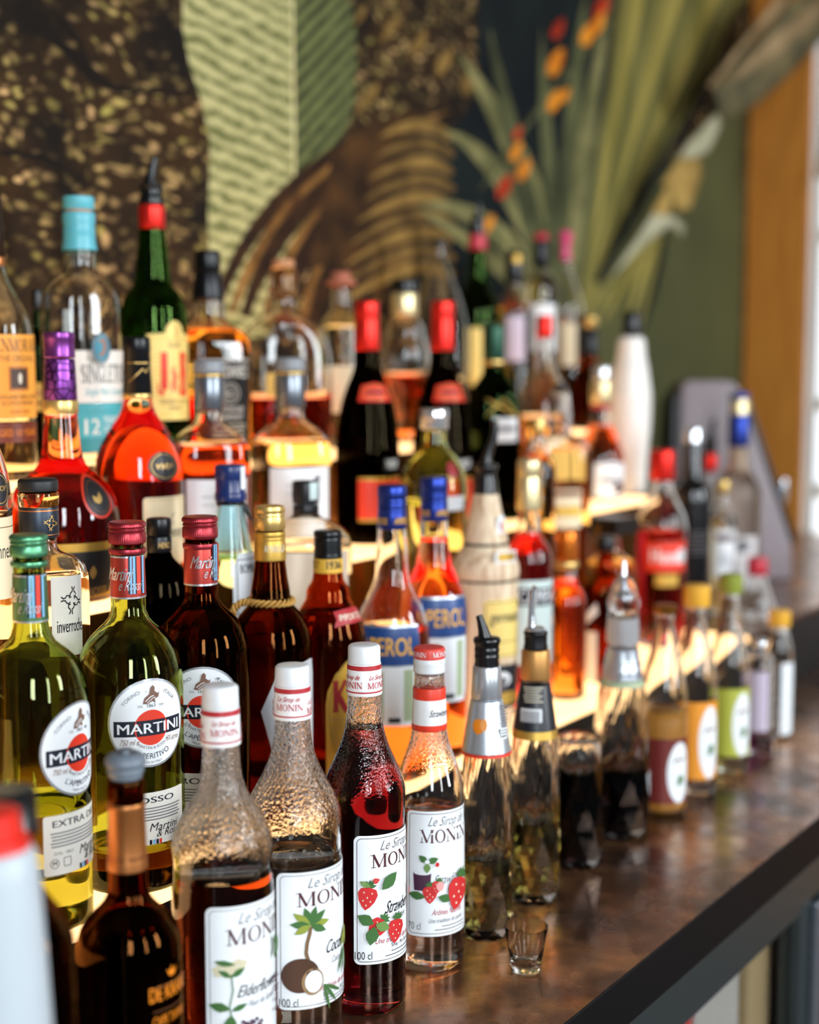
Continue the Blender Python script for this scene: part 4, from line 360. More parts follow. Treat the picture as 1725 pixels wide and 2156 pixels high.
{'key':'juice_brown','name':'juice_bottle','label':'open juice bottle with maroon label and round white badge on the bar','group':'bottles standing on the bar top','loc':(1.7009,0.733,0.95),'rot':-156.69,'parts':[{'t':'glass','name':'glass_body','mat':'g_clear','prof':[(0.0298,0.0),(0.0295,0.1383),(0.0283,0.1564),(0.0236,0.1804),(0.0162,0.2091),(0.0123,0.2401),(0.0117,0.2544)],'fill':0.1311,'liq':'l_juice'},{'t':'lathe','name':'neck_ring','mat':'amber_ring','prof':[(0.0134,0.252),(0.0141,0.2532),(0.0141,0.2609),(0.012,0.2627)],'knurl':36},{'t':'label','name':'label','phi':45,'r':0.0297,'ops':[('rect',-44.01,44.01,99.42,18.45,'maroon_paper',0.0),('ell',0.0,56.63,17.6,38.06,'label_white'),('line',[(-8.8,69.82),(-3.52,74.61),(1.76,71.02),(8.8,75.81)],2.93,'print_brown'),('ell',1.76,48.23,5.28,4.86,'print_leaf'),('poly',[(-5.28,41.02),(-3.7,43.66),(-1.32,46.0),(1.81,46.53),(6.07,45.93),(3.52,42.38),(0.97,40.46),(-2.33,40.34)],'print_leaf')]}]},
{'key':'juice_orange','name':'juice_bottle','label':'juice bottle with yellow cap and orange label between maroon and green ones','group':'bottles standing on the bar top','loc':(1.8025,0.733,0.95),'rot':-157.87,'parts':[{'t':'glass','name':'glass_body','mat':'g_clear','prof':[(0.0286,0.0),(0.0284,0.1371),(0.0272,0.1559),(0.0227,0.1785),(0.0156,0.2055),(0.0119,0.2334),(0.0113,0.2483)],'fill':0.0169,'liq':'l_olive2'},{'t':'lathe','name':'screw_cap','mat':'yellow_plastic','prof':[(0.0163,0.2459),(0.0172,0.2471),(0.0172,0.2719),(0.0146,0.2738)],'knurl':36},{'t':'label','name':'label','phi':45,'r':0.0285,'ops':[('rect',-42.32,42.32,125.05,23.7,'orange_paper',0.0),('ell',0.0,72.01,16.93,47.63,'label_white'),('line',[(-8.46,85.77),(-3.39,90.76),(1.69,87.02),(8.46,92.01)],3.07,'print_brown'),('ell',1.69,63.24,5.08,6.08,'print_leaf'),('poly',[(-5.08,55.72),(-3.61,58.4),(-1.36,60.73),(1.67,61.19),(5.84,60.44),(3.46,56.86),(1.03,54.96),(-2.18,54.94)],'print_leaf')]}]},
{'key':'juice_green','name':'juice_bottle','label':'juice bottle with olive cap and lime label on the bar','group':'bottles standing on the bar top','loc':(1.923,0.733,0.95),'rot':-159.13,'parts':[{'t':'glass','name':'glass_body','mat':'g_clear','prof':[(0.0281,0.0),(0.0279,0.1275),(0.0268,0.1473),(0.0223,0.1723),(0.0153,0.2023),(0.0117,0.234),(0.0111,0.2496)],'fill':0.0211,'liq':'l_olive'},{'t':'lathe','name':'screw_cap','mat':'olive_plastic','prof':[(0.0147,0.247),(0.0155,0.2483),(0.0155,0.2712),(0.0132,0.2731)],'knurl':36},{'t':'label','name':'label','phi':45,'r':0.028,'ops':[('rect',-41.63,41.63,119.57,26.22,'lime_paper',0.0),('ell',0.0,70.37,16.65,43.87,'label_white'),('line',[(-8.33,84.83),(-3.33,90.08),(1.67,86.14),(8.33,91.39)],3.23,'print_brown'),('ell',1.67,61.16,5.0,5.6,'print_leaf'),('poly',[(-5.0,53.26),(-3.6,56.01),(-1.42,58.38),(1.58,58.78),(5.74,57.89),(3.46,54.23),(1.09,52.31),(-2.09,52.37)],'print_leaf')]}]},
{'key':'purple_jar','name':'glass_jar','label':'slim glass decanter of purple syrup with a steel ball stopper','group':'bottles standing on the bar top','loc':(2.0309,0.729,0.95),'rot':-160.25,'parts':[{'t':'glass','name':'glass_body','mat':'g_clear','prof':[(0.0218,0.0),(0.0217,0.115),(0.021,0.1287),(0.0176,0.1391),(0.0122,0.148)],'fill':0.0284,'liq':'l_purple'},{'t':'lathe','name':'stopper','mat':'chrome','prof':[(0.0095,0.1439),(0.0061,0.1466),(0.0088,0.1535),(0.0108,0.1597),(0.0081,0.1659),(0.0027,0.1679)]},{'t':'label','name':'label','phi':-10,'r':0.0217,'ops':[('rect',-17.48,17.48,122.69,36.98,'lilac_paper',0.0)]}],'cat':'jar'},
{'key':'yellowcap','name':'juice_bottle','label':'clear bottle with yellow cap and white label at the far end of front row','group':'bottles standing on the bar top','loc':(2.1361,0.738,0.95),'rot':-160.94,'parts':[{'t':'glass','name':'glass_body','mat':'g_clear','prof':[(0.0213,0.0),(0.0212,0.1092),(0.0205,0.1272),(0.0169,0.1487),(0.012,0.163),(0.0106,0.1701)],'fill':0.1092,'liq':'l_clear'},{'t':'lathe','name':'screw_cap','mat':'yellow_plastic','prof':[(0.0155,0.168),(0.0162,0.1694),(0.0162,0.1901),(0.0141,0.1923)],'knurl':30},{'t':'label','name':'label','phi':62,'r':0.0212,'ops':[('rect',-18.36,18.36,115.75,8.07,'label_white',0.0)]}]},
{'key':'vermouth_dry','name':'vermouth_bottle','label':'vermouth bottle with green cap and extra dry label at the left edge','group':'bottles on the lowest lit step','loc':(0.8175,0.893,1.065),'rot':-132.47,'parts':[{'t':'lathe','name':'screw_cap','mat':'green_metal','prof':[(0.0135,0.2959),(0.0146,0.297),(0.0148,0.2986),(0.0148,0.3042),(0.0138,0.3057),(0.0146,0.3069),(0.0138,0.3088),(0.0151,0.3099),(0.0151,0.3118),(0.0136,0.3135),(0.0117,0.3137)],'knurl':60},{'t':'lathe','name':'cap_ring','mat':'green_metal','prof':[(0.0139,0.2879),(0.0145,0.2887),(0.0147,0.2921),(0.0138,0.2925)]},{'t':'lathe','name':'neck_sleeve','mat':'green_foil','prof':[(0.014,0.2445),(0.0143,0.2449),(0.0133,0.2819),(0.0129,0.2823)]},{'t':'lathe','name':'silver_rim','mat':'silver_foil','prof':[(0.0136,0.2807),(0.0135,0.2823)]},{'t':'lathe','name':'silver_rim','mat':'silver_foil','prof':[(0.0143,0.2445),(0.0143,0.2461)]},{'t':'label','name':'sleeve_print','phi':-30,'r':0.0144,'ops':[('rect',5.22,6.71,282.42,248.91,'print_navy',0),('rect',6.71,8.2,282.42,248.91,'print_sky',0),('rect',8.94,10.81,282.42,248.91,'print_sky',0),('rect',10.81,11.93,282.42,248.91,'print_navy',0),('rect',11.93,15.28,282.42,248.91,'print_redor',0),('rect',15.28,16.4,282.42,248.91,'print_navy',0),('rect',16.77,18.63,282.42,248.91,'print_sky',0),('text','Martini',-2.98,261.22,11.18,'silver_foil',{'shear':0.3,'w':20.12,'bold':1}),('text','e Rossi',5.96,252.26,8.95,'silver_foil',{'shear':0.3,'w':17.14})],'cyl':1},{'t':'glass','name':'glass_body','mat':'g_green','prof':[(0.0439,0.0),(0.0439,0.0128),(0.044,0.1738),(0.0428,0.1892),(0.0401,0.2027),(0.0348,0.2131),(0.0272,0.2208),(0.0189,0.2277),(0.0159,0.2334),(0.0137,0.2445),(0.0124,0.297)],'fill':0.0958,'liq':'l_green'},{'t':'label','name':'label','phi':52,'r':0.044,'ops':[('ell',0.0,145.86,36.47,37.58,'silver_foil'),('ell',0.0,145.86,34.83,35.89,'label_white'),('ring',0.0,145.86,34.83,35.89,'print_pale',0.44),('ell',0.0,142.1,14.59,15.03,'print_redor'),('rect',-31.36,31.36,148.49,135.33,'print_navy',0),('text','MARTINI',0.0,137.59,8.46,'label_white',{'w':56.89,'bold':1}),('text','1863',0.0,159.37,2.82,'print_dark',{'w':7.29}),('text','DAL',-9.12,159.75,1.88,'print_grey',{'w':4.38}),('text','MAR',9.12,159.75,1.88,'print_grey',{'w':4.38}),('text','·TORINO·',0.0,145.86,3.01,'print_grey',{'arc':26.98,'at':-38}),('text','·ITALIA·',0.0,145.86,3.01,'print_grey',{'arc':26.98,'at':38}),('text',"L'APERITIVO",0.0,145.86,4.51,'print_navy',{'arc':-29.9,'at':0}),('text','MARTINI & ROSSI',0.0,145.86,2.44,'print_grey',{'arc':-21.88,'at':0}),('text','MADE IN ITALY',0.0,145.86,1.88,'print_grey',{'arc':-33.91,'at':0}),('text','750 ml e',-18.96,128.55,4.51,'print_brown',{'shear':0.25,'w':15.32}),('text','15% alc/vol',20.06,128.55,4.51,'print_brown',{'shear':0.25,'w':14.59}),('poly',[(-7.29,162.75),(-5.83,167.61),(-1.82,170.61),(-0.73,175.84),(1.46,178.09),(3.28,175.84),(2.92,172.85),(5.83,170.61),(7.29,172.1),(6.2,167.61),(2.92,166.12),(3.65,162.75),(0.73,164.62),(-2.92,162.37)],'print_sepia'),('line',[(-5.11,164.62),(-0.73,168.36),(2.19,169.11)],0.73,'label_white'),('line',[(-3.65,163.12),(0.73,166.87),(3.65,167.61)],0.55,'label_white')]},{'t':'label','name':'body_label','phi':52,'r':0.0439,'ops':[('rect',-34.87,34.87,96.56,48.39,'label_cream',2.25),('text','EXTRA DRY',0.0,86.96,5.3,'print_navy',{'w':55.07,'bold':1}),('rect',-29.37,29.37,82.63,81.57,'print_grey',0),('rect',-28.81,27.87,79.98,78.93,'print_grey',0),('rect',-28.24,26.37,77.34,76.28,'print_grey',0),('rect',-29.37,28.62,74.69,73.63,'print_grey',0),('rect',-28.81,27.12,72.04,70.98,'print_grey',0),('text','DAL 1863',-18.36,64.81,2.41,'print_grey',{'w':16.52}),('text','Martini',10.28,60.95,7.23,'print_dark',{'shear':0.3,'w':27.53}),('text','& Rossi.',15.42,55.15,6.26,'print_dark',{'shear':0.3,'w':25.7}),('ring',-26.43,58.05,3.67,3.81,'print_dark',0.45),('text','M',-26.43,56.6,3.43,'print_dark',{'bold':1}),('frame',-19.09,-12.48,61.92,54.67,'print_dark',0.75,0.45),('rect',-3.67,-1.47,53.22,48.87,'print_navy',0),('rect',-0.73,1.47,53.22,48.87,'print_sky',0),('rect',2.2,4.41,53.22,48.87,'print_navy',0),('rect',5.14,7.34,53.22,48.87,'print_redor',0)]}]},
{'key':'vermouth_empty','name':'vermouth_bottle','label':'nearly empty green vermouth bottle with a dark red cap','group':'bottles on the lowest lit step','loc':(0.9278,0.893,1.065),'rot':-136.1,'parts':[{'t':'lathe','name':'screw_cap','mat':'wine_metal','prof':[(0.0145,0.2944),(0.0158,0.2956),(0.0159,0.2973),(0.0159,0.3034),(0.0148,0.305),(0.0158,0.3062),(0.0148,0.3083),(0.0162,0.3095),(0.0162,0.3115),(0.0147,0.3133),(0.0126,0.3135)],'knurl':60},{'t':'lathe','name':'cap_ring','mat':'wine_metal','prof':[(0.015,0.2858),(0.0156,0.2866),(0.0158,0.2903),(0.0148,0.2907)]},{'t':'lathe','name':'neck_sleeve','mat':'red_foil','prof':[(0.0151,0.2485),(0.0154,0.249),(0.0144,0.2846),(0.0139,0.285)]},{'t':'lathe','name':'silver_rim','mat':'silver_foil','prof':[(0.0146,0.2834),(0.0145,0.285)]},{'t':'lathe','name':'silver_rim','mat':'silver_foil','prof':[(0.0154,0.2485),(0.0154,0.2502)]},{'t':'label','name':'sleeve_print','phi':-20,'r':0.0155,'ops':[('rect',5.61,7.22,285.05,253.07,'print_navy',0),('rect',7.22,8.82,285.05,253.07,'print_sky',0),('rect',9.62,11.63,285.05,253.07,'print_sky',0),('rect',11.63,12.83,285.05,253.07,'print_navy',0),('rect',12.83,16.44,285.05,253.07,'print_redor',0),('rect',16.44,17.65,285.05,253.07,'print_navy',0),('rect',18.05,20.05,285.05,253.07,'print_sky',0),('text','Martini',-3.21,264.76,10.81,'silver_foil',{'shear':0.3,'w':21.66,'bold':1}),('text','e Rossi',6.42,256.1,8.65,'silver_foil',{'shear':0.3,'w':18.45})],'cyl':1},{'t':'glass','name':'glass_body','mat':'g_green','prof':[(0.0444,0.0),(0.0454,0.0633),(0.0454,0.1683),(0.0445,0.1849),(0.0416,0.1994),(0.035,0.2119),(0.0261,0.2214),(0.0179,0.2296),(0.015,0.2366),(0.0147,0.2485),(0.0134,0.2956)],'fill':0.0344,'liq':'l_verm'},{'t':'label','name':'label','phi':22,'r':0.0454,'ops':[('ell',0.0,147.79,36.88,37.74,'silver_foil'),('ell',0.0,147.79,35.22,36.05,'label_white'),('ring',0.0,147.79,35.22,36.05,'print_pale',0.44),('ell',0.0,144.01,14.75,15.1,'print_redor'),('rect',-31.72,31.72,150.43,137.21,'print_navy',0),('text','MARTINI',0.0,139.48,8.49,'label_white',{'w':57.54,'bold':1}),('text','1863',0.0,161.36,2.83,'print_dark',{'w':7.38}),('text','DAL',-9.22,161.74,1.89,'print_grey',{'w':4.43}),('text','MAR',9.22,161.74,1.89,'print_grey',{'w':4.43}),('text','·TORINO·',0.0,147.79,3.02,'print_grey',{'arc':27.29,'at':-38}),('text','·ITALIA·',0.0,147.79,3.02,'print_grey',{'arc':27.29,'at':38}),('text',"L'APERITIVO",0.0,147.79,4.53,'print_navy',{'arc':-30.24,'at':0}),('text','MARTINI & ROSSI',0.0,147.79,2.45,'print_grey',{'arc':-22.13,'at':0}),('text','MADE IN ITALY',0.0,147.79,1.89,'print_grey',{'arc':-34.3,'at':0}),('text','750 ml e',-19.18,130.4,4.53,'print_brown',{'shear':0.25,'w':15.49}),('text','15% alc/vol',20.29,130.4,4.53,'print_brown',{'shear':0.25,'w':14.75}),('poly',[(-7.38,164.75),(-5.9,169.64),(-1.84,172.65),(-0.74,177.91),(1.48,180.16),(3.32,177.91),(2.95,174.9),(5.9,172.65),(7.38,174.15),(6.27,169.64),(2.95,168.14),(3.69,164.75),(0.74,166.63),(-2.95,164.37)],'print_sepia'),('line',[(-5.16,166.63),(-0.74,170.39),(2.21,171.14)],0.74,'label_white'),('line',[(-3.69,165.13),(0.74,168.89),(3.69,169.64)],0.55,'label_white')]},{'t':'label','name':'body_label','phi':22,'r':0.0454,'ops':[('rect',-35.29,35.29,88.24,42.98,'label_cream',2.4),('text','ROSSO',0.0,79.21,4.98,'print_navy',{'w':42.72,'bold':1}),('rect',-29.72,29.72,75.15,74.15,'print_grey',0),('rect',-29.12,28.12,72.66,71.67,'print_grey',0),('rect',-28.52,26.52,70.18,69.18,'print_grey',0),('rect',-29.72,28.92,67.69,66.69,'print_grey',0),('rect',-29.12,27.32,65.2,64.2,'print_grey',0),('text','DAL 1863',-18.57,58.41,2.26,'print_grey',{'w':16.72}),('text','Martini',10.4,54.78,6.79,'print_dark',{'shear':0.3,'w':27.86}),('text','& Rossi.',15.6,49.34,5.88,'print_dark',{'shear':0.3,'w':26.0}),('ring',-26.74,52.06,3.71,3.83,'print_dark',0.48),('text','M',-26.74,50.7,3.44,'print_dark',{'bold':1}),('frame',-19.32,-12.63,55.69,48.88,'print_dark',0.8,0.48),('rect',-3.71,-1.49,47.52,43.43,'print_navy',0),('rect',-0.74,1.49,47.52,43.43,'print_sky',0),('rect',2.23,4.46,47.52,43.43,'print_navy',0),('rect',5.2,7.43,47.52,43.43,'print_redor',0)]}]},
{'key':'vermouth_full','name':'vermouth_bottle','label':'full dark vermouth bottle with a dark red cap beside the rope-necked bottle','group':'bottles on the lowest lit step','loc':(1.0215,0.893,1.065),'rot':-138.84,'parts':[{'t':'lathe','name':'screw_cap','mat':'wine_metal','prof':[(0.0146,0.2892),(0.0159,0.2905),(0.0161,0.2922),(0.016,0.2987),(0.0149,0.3005),(0.0159,0.3017),(0.0149,0.3039),(0.0164,0.3052),(0.0164,0.3074),(0.0148,0.3093),(0.0127,0.3095)],'knurl':60},{'t':'lathe','name':'cap_ring','mat':'wine_metal','prof':[(0.0151,0.2801),(0.0157,0.281),(0.0159,0.2849),(0.0149,0.2853)]},{'t':'lathe','name':'neck_sleeve','mat':'red_foil','prof':[(0.0152,0.2475),(0.0155,0.248),(0.0145,0.2844),(0.014,0.2849)]},{'t':'lathe','name':'silver_rim','mat':'silver_foil','prof':[(0.0147,0.2831),(0.0146,0.2849)]},{'t':'lathe','name':'silver_rim','mat':'silver_foil','prof':[(0.0156,0.2475),(0.0155,0.2493)]},{'t':'label','name':'sleeve_print','phi':20,'r':0.0156,'ops':[('rect',5.96,7.66,284.48,251.8,'print_navy',0),('rect',7.66,9.37,284.48,251.8,'print_sky',0),('rect',10.22,12.35,284.48,251.8,'print_sky',0),('rect',12.35,13.63,284.48,251.8,'print_navy',0),('rect',13.63,17.46,284.48,251.8,'print_redor',0),('rect',17.46,18.73,284.48,251.8,'print_navy',0),('rect',19.16,21.29,284.48,251.8,'print_sky',0),('text','Martini',-3.41,263.72,11.09,'silver_foil',{'shear':0.3,'w':22.99,'bold':1}),('text','e Rossi',6.81,254.83,8.87,'silver_foil',{'shear':0.3,'w':19.59})],'cyl':1},{'t':'glass','name':'glass_body','mat':'g_brown','prof':[(0.0426,0.0),(0.0434,0.1638),(0.0429,0.1836),(0.0407,0.199),(0.0354,0.2113),(0.0268,0.2209),(0.0181,0.2296),(0.0151,0.2362),(0.0148,0.2475),(0.0135,0.2905)],'fill':0.2274,'liq':'l_verm'},{'t':'label','name':'label','phi':0,'r':0.0433,'ops':[('ell',0.0,143.08,36.22,36.92,'silver_foil'),('ell',0.0,143.08,34.59,35.26,'label_white'),('ring',0.0,143.08,34.59,35.26,'print_pale',0.43),('ell',0.0,139.38,14.49,14.77,'print_redor'),('rect',-31.15,31.15,145.66,132.73,'print_navy',0),('text','MARTINI',0.0,134.95,8.31,'label_white',{'w':56.5,'bold':1}),('text','1863',0.0,156.35,2.77,'print_dark',{'w':7.24}),('text','DAL',-9.05,156.72,1.85,'print_grey',{'w':4.35}),('text','MAR',9.05,156.72,1.85,'print_grey',{'w':4.35}),('text','·TORINO·',0.0,143.08,2.95,'print_grey',{'arc':26.8,'at':-38}),('text','·ITALIA·',0.0,143.08,2.95,'print_grey',{'arc':26.8,'at':38}),('text',"L'APERITIVO",0.0,143.08,4.43,'print_navy',{'arc':-29.7,'at':0}),('text','MARTINI & ROSSI',0.0,143.08,2.4,'print_grey',{'arc':-21.73,'at':0}),('text','MADE IN ITALY',0.0,143.08,1.85,'print_grey',{'arc':-33.68,'at':0}),('text','750 ml e',-18.83,126.07,4.43,'print_brown',{'shear':0.25,'w':15.21}),('text','15% alc/vol',19.92,126.07,4.43,'print_brown',{'shear':0.25,'w':14.49}),('poly',[(-7.24,159.67),(-5.79,164.45),(-1.81,167.4),(-0.72,172.54),(1.45,174.75),(3.26,172.54),(2.9,169.6),(5.79,167.4),(7.24,168.87),(6.16,164.45),(2.9,162.98),(3.62,159.67),(0.72,161.51),(-2.9,159.3)],'print_sepia'),('line',[(-5.07,161.51),(-0.72,165.19),(2.17,165.93)],0.72,'label_white'),('line',[(-3.62,160.04),(0.72,163.72),(3.62,164.45)],0.54,'label_white')]},{'t':'label','name':'body_label','phi':0,'r':0.0429,'ops':[('rect',-34.65,34.65,83.44,34.7,'label_cream',2.54),('text','ROSSO',0.0,73.72,5.36,'print_navy',{'w':41.95,'bold':1}),('rect',-29.18,29.18,69.34,68.27,'print_grey',0),('rect',-28.55,27.49,66.66,65.59,'print_grey',0),('rect',-27.91,25.79,63.99,62.91,'print_grey',0),('rect',-29.18,28.33,61.31,60.23,'print_grey',0),('rect',-28.55,26.64,58.63,57.55,'print_grey',0),('text','DAL 1863',-18.24,51.31,2.44,'print_grey',{'w':16.42}),('text','Martini',10.21,47.41,7.31,'print_dark',{'shear':0.3,'w':27.36}),('text','& Rossi.',15.32,41.54,6.34,'print_dark',{'shear':0.3,'w':25.53}),('ring',-26.26,44.48,3.65,3.74,'print_dark',0.51),('text','M',-26.26,43.01,3.37,'print_dark',{'bold':1}),('frame',-18.97,-12.4,48.38,41.05,'print_dark',0.85,0.51),('rect',-3.65,-1.46,39.59,35.19,'print_navy',0),('rect',-0.73,1.46,39.59,35.19,'print_sky',0),('rect',2.19,4.38,39.59,35.19,'print_navy',0),('rect',5.11,7.3,39.59,35.19,'print_redor',0)]},{'t':'label','name':'glass_lettering','phi':-5,'r':0.0376,'ops':[('text','ITALIA',0.0,201.87,5.97,'g_brown',{'w':29.46})]}]},
{'key':'amarula','name':'liqueur_bottle','label':'brown liqueur bottle with gold cap and a rope tied round its neck','group':'bottles on the lowest lit step','loc':(1.1224,0.893,1.065),'rot':-141.49,'parts':[{'t':'lathe','name':'screw_cap','mat':'gold_metal','prof':[(0.0141,0.2871),(0.0151,0.2884),(0.015,0.2985),(0.0144,0.3004),(0.015,0.3013),(0.0144,0.3036),(0.015,0.3045),(0.015,0.3077),(0.0141,0.31),(0.0118,0.3105)],'knurl':50},{'t':'lathe','name':'neck_foil','mat':'gold_paper','prof':[(0.0151,0.2576),(0.0156,0.2585),(0.0151,0.2756),(0.0146,0.2774),(0.0151,0.2788),(0.0146,0.2806),(0.0151,0.2815),(0.0151,0.2852),(0.0142,0.2857)]},{'t':'label','name':'foil_print','phi':20,'r':0.0154,'ops':[('text','AMARULA',0.0,266.83,6.85,'print_cream',{'w':21.72})],'cyl':1},{'t':'glass','name':'glass_body','mat':'g_brown','prof':[(0.0391,0.0),(0.0399,0.1501),(0.0392,0.1572),(0.0396,0.1712),(0.0377,0.1875),(0.0331,0.1992),(0.0266,0.2085),(0.0202,0.2164),(0.0193,0.221),(0.0188,0.2271),(0.0165,0.241),(0.0146,0.258),(0.0128,0.288)],'fill':0.2247,'liq':'l_darkbrown'},{'t':'rope','name':'rope','mat':'rope','r':0.0206,'z':0.2178,'w':0.0037,'tail':[(-0.0202,0.2187),(-0.0275,0.2182),(-0.0339,0.2136),(-0.0376,0.2034)]},{'t':'label','name':'label','phi':48,'r':0.0397,'ops':[('poly',[(-43.14,118.21),(-28.16,152.43),(-9.08,160.73),(13.62,163.49),(31.79,160.73),(40.87,150.58),(45.41,118.21),(36.33,76.37),(27.25,57.69),(-27.25,57.69)],'label_grey'),('line',[(-22.71,150.58),(-4.54,156.12),(9.08,159.8)],1.36,'print_grey')]}]},
{'key':'kahlua','name':'liqueur_bottle','label':'brown coffee liqueur bottle with black cap and yellow neck band','group':'bottles on the lowest lit step','loc':(1.2165,0.893,1.065),'rot':-143.72,'parts':[{'t':'lathe','name':'screw_cap','mat':'black_metal','prof':[(0.0145,0.2496),(0.0145,0.253),(0.014,0.2555),(0.0145,0.2574),(0.0137,0.2603),(0.0145,0.2627),(0.0137,0.2652),(0.0145,0.2676),(0.0137,0.27),(0.0145,0.2715),(0.0145,0.2749),(0.0135,0.2768),(0.0116,0.2773)],'knurl':40},{'t':'lathe','name':'neck_label','mat':'yellow_paper','prof':[(0.015,0.2345),(0.0153,0.235),(0.0151,0.2486),(0.0145,0.2491)]},{'t':'label','name':'neck_print','phi':25,'r':0.0154,'ops':[('text','1936',0.0,239.39,8.21,'print_dark',{'w':16.26,'bold':1}),('text','EST',-20.09,240.36,6.76,'print_brown',{'w':9.57})],'cyl':1},{'t':'glass','name':'glass_body','mat':'g_brown2','prof':[(0.0388,0.0),(0.0394,0.1358),(0.0389,0.1407),(0.0391,0.1555),(0.0378,0.1703),(0.0339,0.1851),(0.0286,0.1973),(0.0232,0.2062),(0.0223,0.2101),(0.0223,0.215),(0.0208,0.2189),(0.0164,0.2257),(0.015,0.234),(0.0135,0.2501)],'fill':0.1924,'liq':'l_darkbrown'},{'t':'label','name':'ribbon','phi':50,'r':0.0299,'ops':[('poly',[(-21.05,197.98),(-9.57,199.92),(9.57,200.41),(22.01,197.5),(19.14,190.71),(22.01,183.92),(9.57,185.86),(-9.57,185.37),(-21.05,182.94),(-18.18,190.71)],'print_red'),('text','IMPORTED',0.0,189.26,5.82,'print_cream',{'w':30.62,'bold':1})]},{'t':'label','name':'label','phi':45,'r':0.0392,'ops':[('poly',[(-33.56,26.23),(-33.56,104.8),(-31.64,119.43),(-23.97,136.47),(-12.46,147.16),(0.0,151.04),(12.46,147.16),(23.97,136.47),(31.64,119.43),(33.56,104.8),(33.56,26.23)],'yellow_paper'),('ring',0.0,95.02,31.64,58.75,'gold_paper',1.92),('serif','K',-18.22,98.93,30.35,'print_red',{'w':17.26}),('text','AHLUA',9.59,99.91,19.58,'print_red',{'w':33.56,'bold':1}),('rect',-29.72,29.72,91.11,89.15,'print_gold',0),('frame',-27.8,27.8,85.24,65.62,'print_gold',1.44,0.96),('frame',-24.93,-17.26,82.3,68.57,'print_gold',0.96,0.72),('frame',-14.38,-6.71,82.3,68.57,'print_gold',0.96,0.72),('frame',-3.83,3.83,82.3,68.57,'print_gold',0.96,0.72),('frame',6.71,14.38,82.3,68.57,'print_gold',0.96,0.72),('frame',17.26,24.93,82.3,68.57,'print_gold',0.96,0.72)]}]},
{'key':'aperol_front','name':'aperitif_bottle','label':'orange aperitif bottle with blue cap and low liquid next to coffee liqueur','group':'bottles on the lowest lit step','loc':(1.3336,0.893,1.065),'rot':-146.19,'parts':[{'t':'lathe','name':'screw_cap','mat':'blue_metal','prof':[(0.0154,0.2915),(0.0159,0.2936),(0.0151,0.2956),(0.0159,0.2977),(0.0151,0.2998),(0.0159,0.3013),(0.0159,0.3121),(0.0148,0.3141),(0.0133,0.3147)],'knurl':50},{'t':'lathe','name':'neck_foil','mat':'blue_metal','prof':[(0.0154,0.2673),(0.0159,0.2683),(0.0159,0.2838),(0.0154,0.2869),(0.0159,0.29),(0.0151,0.291)]},{'t':'label','name':'foil_print','phi':-50,'r':0.0161,'ops':[('text','APEROL',0.0,273.65,6.66,'print_gold2',{'shear':0.2,'w':18.34,'bold':1})],'cyl':1},{'t':'label','name':'foil_print','phi':40,'r':0.0161,'ops':[('text','APEROL',0.0,273.85,6.65,'print_gold2',{'shear':0.2,'w':18.31,'bold':1})],'cyl':1},{'t':'label','name':'foil_print','phi':130,'r':0.0161,'ops':[('text','APEROL',0.0,271.25,6.75,'print_gold2',{'shear':0.2,'w':18.57,'bold':1})],'cyl':1},{'t':'label','name':'foil_print','phi':-140,'r':0.0161,'ops':[('text','APEROL',0.0,271.06,6.76,'print_gold2',{'shear':0.2,'w':18.6,'bold':1})],'cyl':1},{'t':'glass','name':'glass_body','mat':'g_clear','prof':[(0.0406,0.0),(0.0406,0.025),(0.0414,0.1439),(0.0408,0.157),(0.0387,0.1691),(0.0346,0.1806),(0.0289,0.192),(0.0227,0.204),(0.019,0.217),(0.017,0.243),(0.0154,0.2678),(0.0133,0.2946)],'fill':0.1586,'liq':'l_orange'},{'t':'label','name':'label','phi':-8,'r':0.0413,'ops':[('rect',-37.4,37.4,168.21,123.69,'silver_paper',0),('rect',-37.03,37.03,165.66,125.23,'print_blue',0),('text','APEROL',0.0,136.18,18.7,'print_gold2',{'w':63.54,'bold':1})]},{'t':'label','name':'body_label','phi':-8,'r':0.041,'ops':[('poly',[(-35.72,123.64),(35.72,123.64),(35.72,68.51),(32.07,59.2),(-32.07,59.2),(-35.72,68.51)],'label_white'),('rect',-25.51,-3.64,118.5,65.41,'sage_paper',2.02),('rect',18.22,29.16,120.55,64.37,'sage_paper',0),('text','APERITIVO',-14.58,105.65,4.12,'print_grey',{'w':18.22}),('text','DAL 1919',-14.58,91.48,3.61,'print_grey',{'w':14.58}),('rect',-23.69,-5.47,88.26,87.23,'print_grey',0),('rect',-22.93,-7.49,85.17,84.14,'print_grey',0),('rect',-22.17,-9.52,82.07,81.04,'print_grey',0),('rect',-23.69,-6.48,78.97,77.94,'print_grey',0),('rect',-22.93,-8.5,75.88,74.84,'print_grey',0),('rect',1.82,14.58,68.51,63.34,'print_navy',0)]}]},
